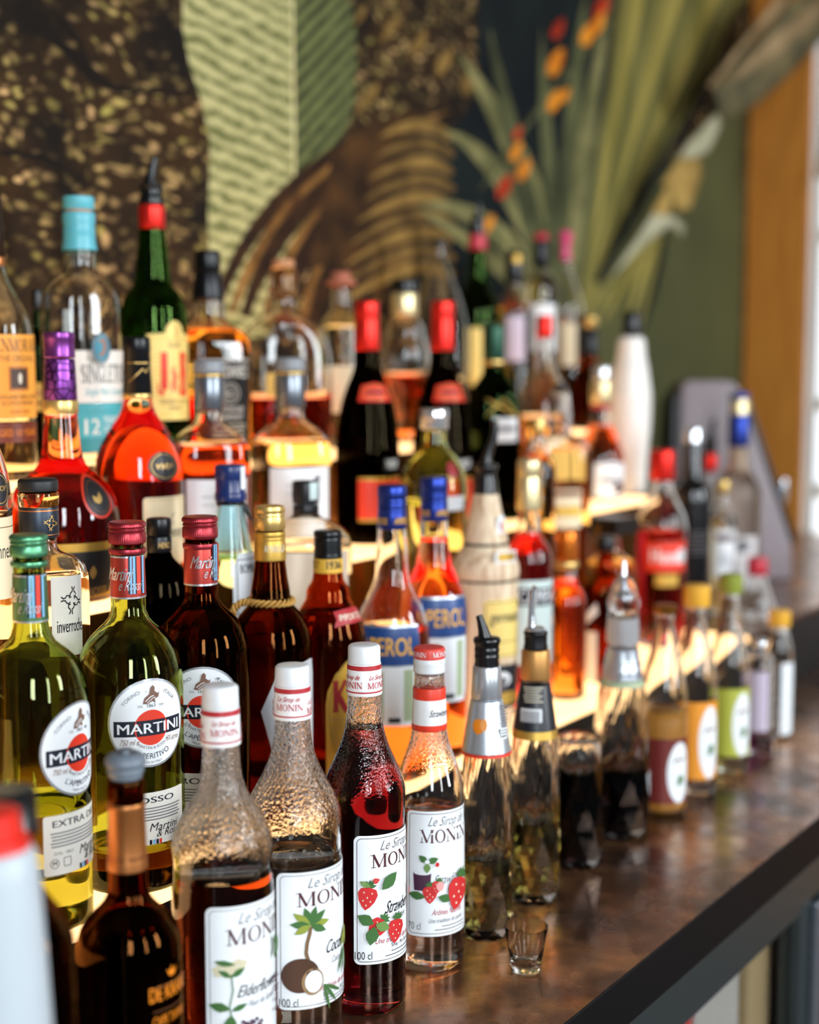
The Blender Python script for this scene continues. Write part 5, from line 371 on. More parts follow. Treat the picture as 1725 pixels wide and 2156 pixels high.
{'key':'aperol_back','name':'aperitif_bottle','label':'orange aperitif bottle with blue cap filled to the neck beside the wooden one','group':'bottles on the lowest lit step','loc':(1.419,0.893,1.065),'rot':-147.82,'parts':[{'t':'lathe','name':'screw_cap','mat':'blue_metal','prof':[(0.0149,0.2934),(0.0154,0.2955),(0.0147,0.2977),(0.0154,0.2998),(0.0147,0.302),(0.0154,0.3036),(0.0154,0.3148),(0.0144,0.317),(0.0129,0.3175)],'knurl':50},{'t':'lathe','name':'neck_foil','mat':'blue_metal','prof':[(0.0149,0.2681),(0.0154,0.2692),(0.0154,0.2853),(0.0149,0.2885),(0.0154,0.2918),(0.0147,0.2928)]},{'t':'label','name':'foil_print','phi':-50,'r':0.0157,'ops':[('text','APEROL',0.0,274.54,6.47,'print_gold2',{'shear':0.2,'w':17.81,'bold':1})],'cyl':1},{'t':'label','name':'foil_print','phi':40,'r':0.0157,'ops':[('text','APEROL',0.0,274.79,6.46,'print_gold2',{'shear':0.2,'w':17.79,'bold':1})],'cyl':1},{'t':'label','name':'foil_print','phi':130,'r':0.0157,'ops':[('text','APEROL',0.0,272.41,6.54,'print_gold2',{'shear':0.2,'w':18.02,'bold':1})],'cyl':1},{'t':'label','name':'foil_print','phi':-140,'r':0.0157,'ops':[('text','APEROL',0.0,272.16,6.55,'print_gold2',{'shear':0.2,'w':18.05,'bold':1})],'cyl':1},{'t':'glass','name':'glass_body','mat':'g_clear','prof':[(0.0381,0.0),(0.0381,0.0252),(0.0388,0.1574),(0.0382,0.1711),(0.0366,0.182),(0.0323,0.1928),(0.0258,0.2064),(0.0199,0.22),(0.0172,0.2389),(0.0158,0.2551),(0.015,0.2724),(0.0128,0.2955)],'fill':0.2454,'liq':'l_orange'},{'t':'label','name':'label','phi':15,'r':0.0385,'ops':[('rect',-35.85,35.85,186.45,139.99,'silver_paper',0),('rect',-35.5,35.5,183.79,141.59,'print_blue',0),('text','APEROL',0.0,153.02,19.52,'print_gold2',{'w':60.91,'bold':1})]},{'t':'label','name':'body_label','phi':15,'r':0.0385,'ops':[('poly',[(-34.24,139.98),(34.24,139.98),(34.24,77.05),(30.75,67.33),(-30.75,67.33),(-34.24,77.05)],'label_white'),('rect',-24.46,-3.49,134.62,73.81,'sage_paper',2.12),('rect',17.47,27.95,136.77,72.73,'sage_paper',0),('text','APERITIVO',-13.98,119.7,4.31,'print_grey',{'w':17.47}),('text','DAL 1919',-13.98,103.74,3.77,'print_grey',{'w':13.98}),('rect',-22.71,-5.24,100.1,99.03,'print_grey',0),('rect',-21.92,-7.36,96.87,95.8,'print_grey',0),('rect',-21.12,-9.48,93.64,92.56,'print_grey',0),('rect',-22.71,-6.3,90.41,89.33,'print_grey',0),('rect',-21.92,-8.42,87.17,86.09,'print_grey',0),('rect',1.75,13.98,77.05,71.65,'print_navy',0)]}]},
{'key':'germana','name':'cachaca_bottle','label':'bottle wrapped in pale straw with yellow label and black pourer','group':'bottles on the lowest lit step','loc':(1.5463,0.9,1.065),'rot':-149.8,'parts':[{'t':'lathe','name':'pourer','mat':'black_plastic','prof':[(0.0148,0.2879),(0.0148,0.2913),(0.0137,0.2959),(0.0137,0.3039),(0.0119,0.3079),(0.0125,0.3164),(0.0148,0.3193),(0.0136,0.3238),(0.008,0.325)]},{'t':'tube','name':'pour_spout','mat':'black_plastic','path':[(0.0,0.0,0.3221,0.0085),(0.0,0.0011,0.3324,0.0063),(0.0,0.0045,0.3421,0.0051),(0.0,0.0091,0.3534,0.0048),(0.0,0.0113,0.3648,0.0045),(0.0,0.0102,0.3761,0.004)]},{'t':'lathe','name':'straw_wrap','mat':'straw','prof':[(0.0359,0),(0.0358,0.0347),(0.0396,0.0383),(0.0393,0.1831),(0.0387,0.186),(0.0401,0.1889),(0.0412,0.1958),(0.0401,0.2045),(0.0355,0.2132),(0.0286,0.2247),(0.0257,0.2282),(0.0269,0.2316),(0.02,0.265),(0.0154,0.2879),(0.0114,0.2902)],'extra':0},{'t':'lathe','name':'binding_cord','mat':'dark_cord','prof':[(0.0263,0.2264),(0.0277,0.2276),(0.0277,0.2299),(0.0257,0.2305)]},{'t':'lathe','name':'binding_cord','mat':'dark_cord','prof':[(0.0384,0.1837),(0.04,0.1849),(0.04,0.1872),(0.0378,0.1877)]},{'t':'label','name':'label','phi':38,'r':0.0394,'ops':[('rect',-28.26,28.26,165.25,94.81,'label_yellow',6.78),('frame',-26.0,26.0,162.39,97.11,'print_dark',4.52,0.85),('text','germana',1.13,137.83,13.74,'print_dark',{'w':44.09,'bold':1,'shear':0.15}),('rect',-22.61,22.61,114.91,113.77,'print_brown',0)]},{'t':'label','name':'body_label','phi':38,'r':0.0397,'ops':[('rect',-28.38,28.38,86.24,34.29,'navy_paper',0.0),('ell',-5.68,68.96,13.62,9.24,'label_white'),('poly',[(-19.3,63.19),(-5.68,72.42),(3.41,70.11),(0.0,57.42)],'print_grey'),('ell',5.68,45.86,20.43,8.08,'gold_paper')],'cyl':1},{'t':'label','name':'neck_badge','phi':50,'r':0.024,'ops':[('rect',-6.79,6.79,263.86,238.23,'label_white',5.09),('ell',1.13,250.77,2.83,6.83,'print_red')],'cyl':1},{'t':'label','name':'shoulder_label','phi':42,'r':0.0389,'ops':[('rect',-16.89,16.89,222.94,208.75,'label_white',0.0),('rect',-13.51,13.51,220.67,211.02,'gold_paper',0)],'cyl':1}]},
{'key':'campari','name':'aperitif_bottle','label':'red bitter bottle with pale gold cap and white navy-banded label','group':'bottles on the lowest lit step','loc':(1.654,0.9,1.065),'rot':-151.45,'parts':[{'t':'lathe','name':'screw_cap','mat':'pale_gold','prof':[(0.015,0.2584),(0.0159,0.2626),(0.0152,0.2987),(0.0143,0.3017),(0.0152,0.3035),(0.0152,0.319),(0.0143,0.3232),(0.0119,0.3244)]},{'t':'glass','name':'glass_body','mat':'g_clear','prof':[(0.0304,0.0),(0.0304,0.0172),(0.0307,0.1919),(0.0288,0.2058),(0.0246,0.2155),(0.018,0.2228),(0.0144,0.2282),(0.0132,0.2463),(0.012,0.2674)],'fill':0.2264,'liq':'l_red'},{'t':'label','name':'label','phi':38,'r':0.0306,'ops':[('rect',-34.58,34.58,173.28,65.81,'label_mint',0.0),('rect',-34.58,34.58,163.67,141.42,'print_navy',0),('text','CAMPARI',0.0,144.43,16.9,'label_white',{'w':63.2,'bold':1})]}]},
{'key':'copper','name':'liqueur_bottle','label':'amber red bottle with shiny copper cap and gold ring behind the steel pourer','group':'bottles on the lowest lit step','loc':(1.7541,0.897,1.065),'rot':-152.92,'parts':[{'t':'lathe','name':'cap','mat':'copper_metal','prof':[(0.0144,0.1841),(0.0157,0.186),(0.015,0.2189),(0.0144,0.2227),(0.0113,0.224)]},{'t':'lathe','name':'neck_ring','mat':'gold_metal','prof':[(0.0138,0.1734),(0.016,0.1746),(0.016,0.1822),(0.0138,0.1835)]},{'t':'glass','name':'glass_body','mat':'g_clear','prof':[(0.0266,0.0),(0.0266,0.0045),(0.0271,0.1136),(0.0264,0.1295),(0.0245,0.1378),(0.0195,0.1454),(0.0138,0.1582),(0.0119,0.1721),(0.0113,0.1848)],'fill':0.155,'liq':'l_fire'}]},
{'key':'brown_square','name':'liqueur_bottle','label':'dark brown square bottle with slanted white label behind film-wrapped bottle','group':'bottles on the lowest lit step','loc':(1.879,0.9,1.065),'rot':-154.41,'parts':[{'t':'lathe','name':'screw_cap','mat':'black_metal','prof':[(0.0106,0.1821),(0.0119,0.1835),(0.0112,0.2021),(0.0092,0.2035)]},{'t':'glass','name':'glass_body','mat':'g_brown2','prof':[(0.0307,0.0),(0.0312,0.1085),(0.0298,0.1287),(0.0252,0.1407),(0.0159,0.1521),(0.0112,0.1655),(0.0099,0.1848)],'fill':0.1454,'liq':'l_darkbrown','sec':{'n':5,'b':1.0,'turn':30,'top':0.1521,'full':0.1287}},{'t':'label','name':'label','phi':-35,'r':0.0326,'ops':[('rect',-9.21,9.21,72.66,2.43,'label_cream',0.0)],'cyl':1},{'t':'label','name':'shoulder_label','phi':-40,'r':0.0325,'ops':[('poly',[(-11.81,75.61),(-9.19,92.27),(10.5,113.55),(13.13,98.92)],'label_white')],'cyl':1}]},
{'key':'red_label','name':'liqueur_bottle','label':'clear bottle of red liqueur with a red cap and a red white-lettered label','group':'bottles on the lowest lit step','loc':(2.1618,0.94,1.065),'rot':-156.5,'parts':[{'t':'lathe','name':'cap','mat':'red_foil_plain','prof':[(0.0178,0.2599),(0.0192,0.2614),(0.0185,0.3),(0.0177,0.3059),(0.0148,0.3074)]},{'t':'glass','name':'glass_body','mat':'g_clear','prof':[(0.0375,0.0),(0.0386,0.1817),(0.0371,0.1966),(0.0319,0.2115),(0.0222,0.2302),(0.017,0.2451),(0.0148,0.2636)],'fill':0.1779,'liq':'l_red'},{'t':'label','name':'label','phi':15,'r':0.0384,'ops':[('rect',-36.63,36.63,167.76,119.75,'print_redor',0.0),('text','Huus',-4.4,134.55,22.15,'label_white',{'w':43.95,'bold':1}),('ell',24.91,144.15,9.52,11.82,'label_white'),('ring',24.91,144.15,5.86,7.38,'print_dark',1.47)]},{'t':'label','name':'body_label','phi':15,'r':0.0381,'ops':[('rect',-19.08,19.08,116.02,97.49,'gold_paper',0.0)]}]},
{'key':'black_bottle','name':'spirit_bottle','label':'matt black bottle with a shiny chrome cap top','group':'bottles on the lowest lit step','loc':(2.3901,0.985,1.065),'rot':-157.6,'parts':[{'t':'lathe','name':'cap','mat':'chrome','prof':[(0.0161,0.3058),(0.0157,0.3292),(0.0129,0.3308)]},{'t':'lathe','name':'bottle_body','mat':'black_gloss','prof':[(0.0344,0.0),(0.034,0.2093),(0.0332,0.2223),(0.0299,0.2304),(0.021,0.2386),(0.017,0.2459),(0.0161,0.3033),(0.0153,0.3058)]},{'t':'label','name':'label_print','phi':25,'r':0.0341,'ops':[('rect',-20.89,20.89,156.15,154.86,'print_grey',0),('rect',-19.68,17.67,148.88,147.59,'print_grey',0),('rect',-18.48,14.46,141.61,140.32,'print_grey',0),('rect',-20.89,19.28,134.34,133.05,'print_grey',0),('rect',-19.68,16.07,127.06,125.77,'print_grey',0),('rect',-18.48,20.89,119.78,118.48,'print_grey',0)]}]},
{'key':'red_pourer','name':'spirit_bottle','label':'clear bottle with red neck foil and black pourer behind the black bottle','group':'bottles on the lowest lit step','loc':(2.68,1.07,1.065),'rot':-158.24,'parts':[{'t':'lathe','name':'pourer','mat':'black_plastic','prof':[(0.0112,0.2681),(0.0108,0.2861),(0.0126,0.2897),(0.0117,0.296),(0.0072,0.2978)]},{'t':'tube','name':'pour_spout','mat':'black_plastic','path':[(0.0,0.0,0.2942,0.0072),(0.0,0.0027,0.3121,0.0054),(0.0,0.0063,0.3328,0.004)]},{'t':'lathe','name':'neck_foil','mat':'red_foil_plain','prof':[(0.0135,0.2329),(0.0153,0.2347),(0.0144,0.2663),(0.0117,0.2681)]},{'t':'glass','name':'glass_body','mat':'g_clear','prof':[(0.03,0.0),(0.0298,0.1768),(0.0253,0.1949),(0.0144,0.2175),(0.0126,0.2401)],'fill':0.1904,'liq':'l_clear'}]},
{'key':'frosted_blue','name':'vodka_bottle','label':'tall frosted bottle with blue and cream neck foil at the far end','group':'bottles on the lowest lit step','loc':(2.6449,1.0,1.065),'rot':-159.29,'parts':[{'t':'lathe','name':'cap','mat':'blue_metal','prof':[(0.0175,0.3724),(0.0184,0.3741),(0.0175,0.3828),(0.014,0.3846)]},{'t':'lathe','name':'neck_foil','mat':'pale_gold','prof':[(0.0184,0.3444),(0.0179,0.3706),(0.0171,0.3724)]},{'t':'lathe','name':'blue_band','mat':'blue_metal','prof':[(0.0184,0.2848),(0.0202,0.2866),(0.0193,0.3427),(0.0184,0.3444)]},{'t':'glass','name':'glass_body','mat':'g_frost','prof':[(0.0418,0.0),(0.0432,0.1879),(0.0405,0.21),(0.0317,0.2276),(0.0211,0.2453),(0.0184,0.2673),(0.0175,0.2892)],'fill':0.232,'liq':'l_clear'},{'t':'label','name':'label','phi':20,'r':0.0423,'ops':[('rect',-27.91,27.91,122.04,25.32,'label_pale',0.0),('ell',-3.49,104.51,15.7,12.31,'print_grey')]}]},
{'key':'white_label','name':'spirit_bottle','label':'clear bottle with white and pink label in front of frosted bottle','group':'bottles on the lowest lit step','loc':(2.4828,0.965,1.065),'rot':-158.76,'parts':[{'t':'lathe','name':'cap','mat':'gold_metal','prof':[(0.01,0.2129),(0.0108,0.2145),(0.0108,0.2345),(0.0083,0.2362)]},{'t':'glass','name':'glass_body','mat':'g_clear','prof':[(0.0235,0.0),(0.0242,0.1443),(0.0233,0.161),(0.02,0.1736),(0.0108,0.1945),(0.0091,0.2145)],'fill':0.1694,'liq':'l_amber'},{'t':'label','name':'label','phi':15,'r':0.024,'ops':[('rect',-21.51,21.51,151.27,67.88,'label_white',0.0),('rect',-16.54,16.54,142.12,130.47,'print_maroon',0),('ell',0.0,97.13,11.58,15.01,'print_pale')]}]},
{'key':'pink_cap','name':'spirit_bottle','label':'clear conical bottle with crimson cap behind the lime label bottle','group':'bottles on the lowest lit step','loc':(2.4841,0.9,1.065),'rot':-160.08,'parts':[{'t':'lathe','name':'cap','mat':'crimson_plastic','prof':[(0.0165,0.0736),(0.0181,0.0753),(0.0173,0.1036),(0.0148,0.1052)]},{'t':'glass','name':'glass_body','mat':'g_clear','prof':[(0.0381,0.0),(0.0331,0.011),(0.0248,0.0361),(0.0165,0.0611),(0.0148,0.0769)],'fill':-0.0016,'liq':'l_clear'}]},
{'key':'hennessy_left','name':'cognac_bottle','label':'pale cognac bottle with round black medallion cut by the left edge','group':'bottles on the lowest lit step','loc':(0.8548,0.99,1.065),'rot':-130.81,'parts':[{'t':'lathe','name':'cap','mat':'black_metal','prof':[(0.01,0.4055),(0.0108,0.4063),(0.0103,0.4245),(0.0088,0.4253)]},{'t':'glass','name':'glass_body','mat':'g_clear','prof':[(0.0251,0.0),(0.0251,0.2114),(0.0251,0.3092),(0.0249,0.3294),(0.024,0.3455),(0.0216,0.3595),(0.0176,0.3735),(0.0112,0.3895),(0.0096,0.4063)],'fill':0.3193,'liq':'l_pale'},{'t':'label','name':'medallion','phi':40,'r':0.0242,'ops':[('ell',0.0,342.68,9.87,14.32,'print_dark'),('ring',0.0,342.68,8.68,12.33,'print_gold',0.79),('text','VSOP',0.0,341.09,4.38,'print_gold',{'w':12.63,'bold':1})]},{'t':'label','name':'label','phi':38,'r':0.0251,'ops':[('rect',-26.95,26.95,318.89,249.85,'label_tan',1.59),('text','Hennessy',2.38,284.47,12.84,'print_dark',{'w':33.29}),('rect',-15.85,19.81,310.91,310.11,'print_brown',0)]}]},
{'key':'inverroche','name':'gin_bottle','label':'gin bottle with black wooden lid and cream label behind the green cap','group':'bottles on the lowest lit step','loc':(0.9189,0.99,1.065),'rot':-132.87,'parts':[{'t':'lathe','name':'stopper','mat':'black_wood','prof':[(0.0167,0.3349),(0.0175,0.3362),(0.0175,0.3433),(0.0171,0.345),(0.015,0.3462)]},{'t':'lathe','name':'glass_collar','mat':'cork_glass','prof':[(0.0171,0.3215),(0.0174,0.3223),(0.018,0.324),(0.018,0.3307),(0.018,0.3337),(0.0167,0.3345)]},{'t':'lathe','name':'neck_foil','mat':'slate_foil','prof':[(0.0168,0.2945),(0.0174,0.2954),(0.0174,0.3211),(0.0167,0.3215)]},{'t':'lathe','name':'gold_rim','mat':'copper_foil','prof':[(0.0175,0.3181),(0.0174,0.3194)]},{'t':'lathe','name':'gold_rim','mat':'copper_foil','prof':[(0.0176,0.2971),(0.0175,0.2979)]},{'t':'label','name':'foil_print','phi':35,'r':0.0174,'ops':[('line',[(1.06,309.83),(2.39,310.04),(2.53,311.46),(1.55,312.17),(1.13,313.31),(2.11,314.59)],0.7,'print_gold'),('line',[(-0.7,309.33),(-1.55,310.47),(-0.84,311.75),(0.14,312.32),(0.28,313.74),(-0.14,314.8)],0.7,'print_gold'),('line',[(-1.76,309.12),(-1.97,310.47),(-3.38,310.61),(-4.08,309.62),(-5.21,309.19),(-6.48,310.19)],0.7,'print_gold'),('line',[(-1.27,307.35),(-2.39,306.49),(-3.66,307.2),(-4.22,308.2),(-5.63,308.34),(-6.69,307.91)],0.7,'print_gold'),('line',[(-1.06,306.28),(-2.39,306.07),(-2.53,304.65),(-1.55,303.94),(-1.13,302.8),(-2.11,301.52)],0.7,'print_gold'),('line',[(0.7,306.78),(1.55,305.64),(0.84,304.36),(-0.14,303.79),(-0.28,302.37),(0.14,301.31)],0.7,'print_gold'),('line',[(1.76,306.99),(1.97,305.64),(3.38,305.5),(4.08,306.49),(5.21,306.92),(6.48,305.93)],0.7,'print_gold'),('line',[(1.27,308.77),(2.39,309.62),(3.66,308.91),(4.22,307.91),(5.63,307.77),(6.69,308.2)],0.7,'print_gold')],'cyl':1},{'t':'glass','name':'glass_body','mat':'g_clear','prof':[(0.0419,0.0),(0.0419,0.1623),(0.0421,0.2522),(0.0412,0.2628),(0.0395,0.2691),(0.0353,0.2742),(0.0277,0.2776),(0.0176,0.2819),(0.0151,0.2861),(0.0151,0.2962)],'fill':0.2585,'liq':'l_clear','sec':{'n':7,'b':0.62,'turn':12,'top':0.2861,'full':0.2734}},{'t':'label','name':'label','phi':12,'r':0.0438,'ops':[('rect',-0.82,35.08,264.04,194.03,'label_cream',0.0),('line',[(21.48,245.79),(23.88,246.17),(24.13,248.73),(22.36,250.01),(21.6,252.06),(23.37,254.36)],1.26,'print_dark'),('line',[(18.32,244.89),(16.8,246.94),(18.06,249.24),(19.83,250.27),(20.09,252.82),(19.33,254.74)],1.26,'print_dark'),('line',[(16.42,244.5),(16.04,246.94),(13.51,247.19),(12.25,245.4),(10.22,244.63),(7.95,246.43)],1.26,'print_dark'),('line',[(17.3,241.3),(15.28,239.76),(13.0,241.04),(11.99,242.84),(9.46,243.1),(7.57,242.33)],1.26,'print_dark'),('line',[(17.68,239.38),(15.28,238.99),(15.03,236.43),(16.8,235.15),(17.56,233.09),(15.79,230.78)],1.26,'print_dark'),('line',[(20.84,240.28),(22.36,238.22),(21.1,235.92),(19.33,234.89),(19.07,232.32),(19.83,230.4)],1.26,'print_dark'),('line',[(22.74,240.66),(23.12,238.22),(25.65,237.97),(26.91,239.76),(28.94,240.53),(31.21,238.74)],1.26,'print_dark'),('line',[(21.86,243.86),(23.88,245.4),(26.16,244.12),(27.17,242.33),(29.7,242.07),(31.59,242.84)],1.26,'print_dark'),('text','inverroche',18.76,215.24,11.18,'print_dark',{'w':30.19,'bold':1})],'cyl':1,'flat':1}]},
{'key':'hidden_black','name':'spirit_bottle','label':'black bottle with ribbed black cap hidden behind two red-capped vermouth bottles','group':'bottles on the lowest lit step','loc':(1.0778,0.995,1.065),'rot':-137.29,'parts':[{'t':'lathe','name':'screw_cap','mat':'black_metal','prof':[(0.0116,0.2798),(0.0123,0.2807),(0.0122,0.2928),(0.0115,0.2956),(0.0097,0.2965)],'knurl':40},{'t':'lathe','name':'neck_foil','mat':'black_metal','prof':[(0.0116,0.263),(0.0123,0.2639),(0.0123,0.2784),(0.0113,0.2793)]},{'t':'label','name':'foil_print','phi':25,'r':0.0124,'ops':[('text','HEND',0.0,268.05,5.56,'print_gold',{'w':11.94})],'cyl':1},{'t':'glass','name':'glass_body','mat':'g_dark','prof':[(0.0328,0.0),(0.0328,0.1129),(0.033,0.2171),(0.0316,0.2312),(0.0269,0.2429),(0.0195,0.2508),(0.013,0.2583),(0.0111,0.2648)],'fill':0.2499,'liq':'l_black'}]},
{'key':'blue_gin','name':'gin_bottle','label':'pale blue glass gin bottle with dark blue cap and octagonal label','group':'bottles on the lowest lit step','loc':(1.1861,0.995,1.065),'rot':-140.01,'parts':[{'t':'lathe','name':'cap','mat':'navy_plastic','prof':[(0.0152,0.3038),(0.0162,0.3048),(0.0162,0.3122),(0.0152,0.3132),(0.0152,0.326),(0.0152,0.3279),(0.0162,0.3289),(0.0161,0.3387),(0.0157,0.3407),(0.0137,0.3417)]},{'t':'label','name':'tax_seal','phi':52,'r':0.0163,'ops':[('rect',-3.4,3.4,340.35,316.91,'label_white',0.0)],'cyl':1},{'t':'glass','name':'glass_body','mat':'g_blue','prof':[(0.0278,0.0),(0.0278,0.1066),(0.0276,0.2271),(0.0256,0.2395),(0.0226,0.2519),(0.0192,0.2668),(0.0162,0.2816),(0.0142,0.2964),(0.0137,0.3063)],'fill':0.2445,'liq':'l_yellow'},{'t':'lathe','name':'wire_ring','mat':'black_metal','prof':[(0.0147,0.3004),(0.0152,0.3014),(0.0152,0.3029),(0.0145,0.3034)]},{'t':'tube','name':'wire_charm','mat':'black_metal','path':[(0.0,0.0137,0.3014,0.0015),(0.0,0.0167,0.2955,0.0029),(0.0,0.0177,0.2905,0.0025),(0.0,0.0206,0.2856,0.001),(0.0,0.0265,0.2807,0.0007)]},{'t':'label','name':'label','phi':48,'r':0.0276,'ops':[('poly',[(-21.44,180.0),(-21.44,239.28),(-13.65,252.07),(13.65,252.07),(21.44,239.28),(21.44,180.0)],'label_grey'),('frame',-17.54,17.54,246.17,188.92,'print_dark',1.95,0.97),('text','BOMBAY',0.0,231.9,8.88,'print_dark',{'w':27.29,'bold':1})]}]},
{'key':'round_gin','name':'gin_bottle','label':'wide round clear bottle with black cap and a cloudy cream label','group':'bottles on the lowest lit step','loc':(1.3174,0.997,1.065),'rot':-142.88,'parts':[{'t':'lathe','name':'cap','mat':'black_rubber','prof':[(0.0142,0.2908),(0.0152,0.2913),(0.0147,0.2956),(0.0155,0.2966),(0.0152,0.3114),(0.0147,0.3146),(0.0126,0.3156)]},{'t':'lathe','name':'neck_foil','mat':'black_rubber','prof':[(0.0137,0.2797),(0.0145,0.2802),(0.0145,0.2887),(0.0137,0.2892)]},{'t':'label','name':'tax_seal','phi':35,'r':0.0156,'ops':[('rect',-5.21,5.21,314.54,295.69,'label_mint',0.0)],'cyl':1},{'t':'glass','name':'glass_body','mat':'g_clear','prof':[(0.0507,0.0),(0.0507,0.0652),(0.0507,0.2346),(0.0501,0.2468),(0.048,0.2543),(0.0432,0.2606),(0.0348,0.267),(0.0242,0.2723),(0.0158,0.2765),(0.0132,0.2818)],'fill':0.2426,'liq':'l_clear'},{'t':'label','name':'label','phi':0,'r':0.0507,'ops':[('rect',-56.43,56.43,241.37,155.78,'label_haze',0.0)]}]},
{'key':'tequila','name':'tequila_bottle','label':'rounded greenish tequila bottle with silver cap and a red wax seal','group':'bottles on the lowest lit step','loc':(1.5853,0.998,1.065),'rot':-147.81,'parts':[{'t':'lathe','name':'cap','mat':'silver_metal','prof':[(0.0166,0.361),(0.0178,0.3622),(0.0172,0.3729),(0.0181,0.3741),(0.0178,0.3859),(0.0154,0.3871)]},{'t':'glass','name':'glass_body','mat':'g_paleg','prof':[(0.04,0.0),(0.04,0.012),(0.0419,0.2558),(0.0424,0.2858),(0.04,0.3038),(0.0352,0.3157),(0.0274,0.3277),(0.019,0.3366),(0.0155,0.3426),(0.0143,0.3634)],'fill':0.2678,'liq':'l_yellow'},{'t':'label','name':'wax_seal','phi':38,'r':0.0367,'ops':[('ell',0.0,312.02,7.63,10.0,'print_red'),('ring',0.0,312.02,5.28,7.06,'print_maroon',1.17)]},{'t':'label','name':'label','phi':35,'r':0.0422,'ops':[('rect',-17.6,17.6,280.14,262.46,'label_grey',0.0)]}]},
{'key':'courvoisier','name':'cognac_bottle','label':'cognac bottle with shiny purple neck foil and round black medallion','group':'bottles on the middle lit step','loc':(1.0678,1.115,1.2745),'rot':-133.76,'parts':[{'t':'lathe','name':'cap','mat':'purple_foil','prof':[(0.0147,0.2413),(0.0159,0.2427),(0.0154,0.2441),(0.0152,0.2592),(0.0156,0.2601),(0.0156,0.2639),(0.0152,0.2662),(0.0133,0.2672)],'knurl':24},{'t':'lathe','name':'neck_foil','mat':'purple_pattern','prof':[(0.0162,0.1991),(0.0167,0.2005),(0.0152,0.2398),(0.0142,0.2408)]},{'t':'lathe','name':'gold_band','mat':'gold_metal','prof':[(0.0169,0.1862),(0.0174,0.1872),(0.0172,0.1986),(0.0167,0.1996)]},{'t':'glass','name':'glass_body','mat':'g_clear','prof':[(0.0521,0.0),(0.0521,0.0079),(0.054,0.0274),(0.0563,0.0517),(0.0572,0.0759),(0.0557,0.0904),(0.0518,0.1025),(0.046,0.1121),(0.0383,0.1203),(0.0297,0.1279),(0.023,0.1361),(0.0196,0.1481),(0.0177,0.1672),(0.0162,0.1862),(0.0143,0.2015)],'fill':0.1815,'liq':'l_cognac'},{'t':'label','name':'medallion','phi':42,'r':0.0502,'ops':[('ell',0.0,105.19,17.77,21.73,'print_ember'),('ell',0.0,105.19,15.43,18.9,'print_dark'),('poly',[(-0.94,98.1),(-1.75,101.06),(-1.79,104.37),(0.02,106.95),(3.47,109.55),(4.27,105.28),(3.88,102.14),(1.65,99.72)],'print_gold'),('poly',[(-0.94,98.1),(-3.51,98.78),(-5.93,100.22),(-6.87,102.73),(-6.99,106.51),(-3.47,105.24),(-1.39,103.55),(-0.79,100.78)],'print_gold'),('ring',0.0,105.19,12.63,15.59,'print_brown',0.47)]},{'t':'label','name':'label','phi':30,'r':0.0545,'ops':[('rect',-42.03,42.03,60.62,5.67,'gold_paper',0.0),('poly',[(-37.36,52.12),(37.36,52.12),(23.35,9.47),(0.0,6.62),(-23.35,9.47)],'print_dark'),('poly',[(0.0,23.72),(-2.52,26.57),(-4.2,30.12),(-3.14,33.68),(0.01,37.93),(3.16,33.67),(4.21,30.12),(2.52,26.56)],'print_gold'),('text','COURVOISIER',0.0,7.09,8.53,'print_gold',{'w':37.36})]}]},
{'key':'hennessy','name':'cognac_bottle','label':'teardrop cognac bottle with black neck foil and cream label glowing red','group':'bottles on the middle lit step','loc':(1.1786,1.115,1.2745),'rot':-136.59,'parts':[{'t':'lathe','name':'cap','mat':'black_metal','prof':[(0.0152,0.2028),(0.0157,0.2038),(0.0141,0.2345),(0.0146,0.2355),(0.0141,0.247),(0.0146,0.248),(0.0146,0.257),(0.0141,0.2625),(0.0126,0.2635)]},{'t':'lathe','name':'gold_band','mat':'gold_metal','prof':[(0.0154,0.1982),(0.0159,0.1992),(0.0159,0.2028),(0.0154,0.2038)]},{'t':'label','name':'foil_print','phi':15,'r':0.0154,'ops':[('line',[(-13.0,215.63),(-5.0,223.11),(2.0,230.08),(5.0,226.1),(9.0,232.07),(10.0,228.09)],1.0,'print_gold'),('rect',-15.0,15.0,236.55,235.56,'print_gold',0)],'cyl':1},{'t':'glass','name':'glass_body','mat':'g_clear','prof':[(0.0461,0.0),(0.0461,0.014),(0.0474,0.0911),(0.0473,0.1166),(0.0452,0.1319),(0.0416,0.1446),(0.0355,0.1573),(0.0274,0.1699),(0.0192,0.1826),(0.0157,0.1927),(0.0142,0.2003)],'fill':0.1917,'liq':'l_cognac'},{'t':'label','name':'medallion','phi':36,'r':0.0456,'ops':[('ell',0.0,128.64,19.85,15.47,'print_dark'),('ring',0.0,128.64,16.38,12.98,'print_gold',0.74),('text','V·S·O·P',0.0,125.64,5.49,'print_gold',{'w':21.83,'bold':1})]},{'t':'label','name':'label','phi':42,'r':0.0469,'ops':[('rect',-30.95,30.95,96.36,23.19,'label_tan',3.99),('frame',-28.96,28.96,93.85,25.22,'print_gold',2.0,0.75),('line',[(4.99,78.76),(0.0,72.72),(3.99,68.69),(-2.0,64.65)],1.0,'print_dark'),('text','Hennessy',0.0,53.55,11.1,'print_dark',{'w':41.94})]}]},
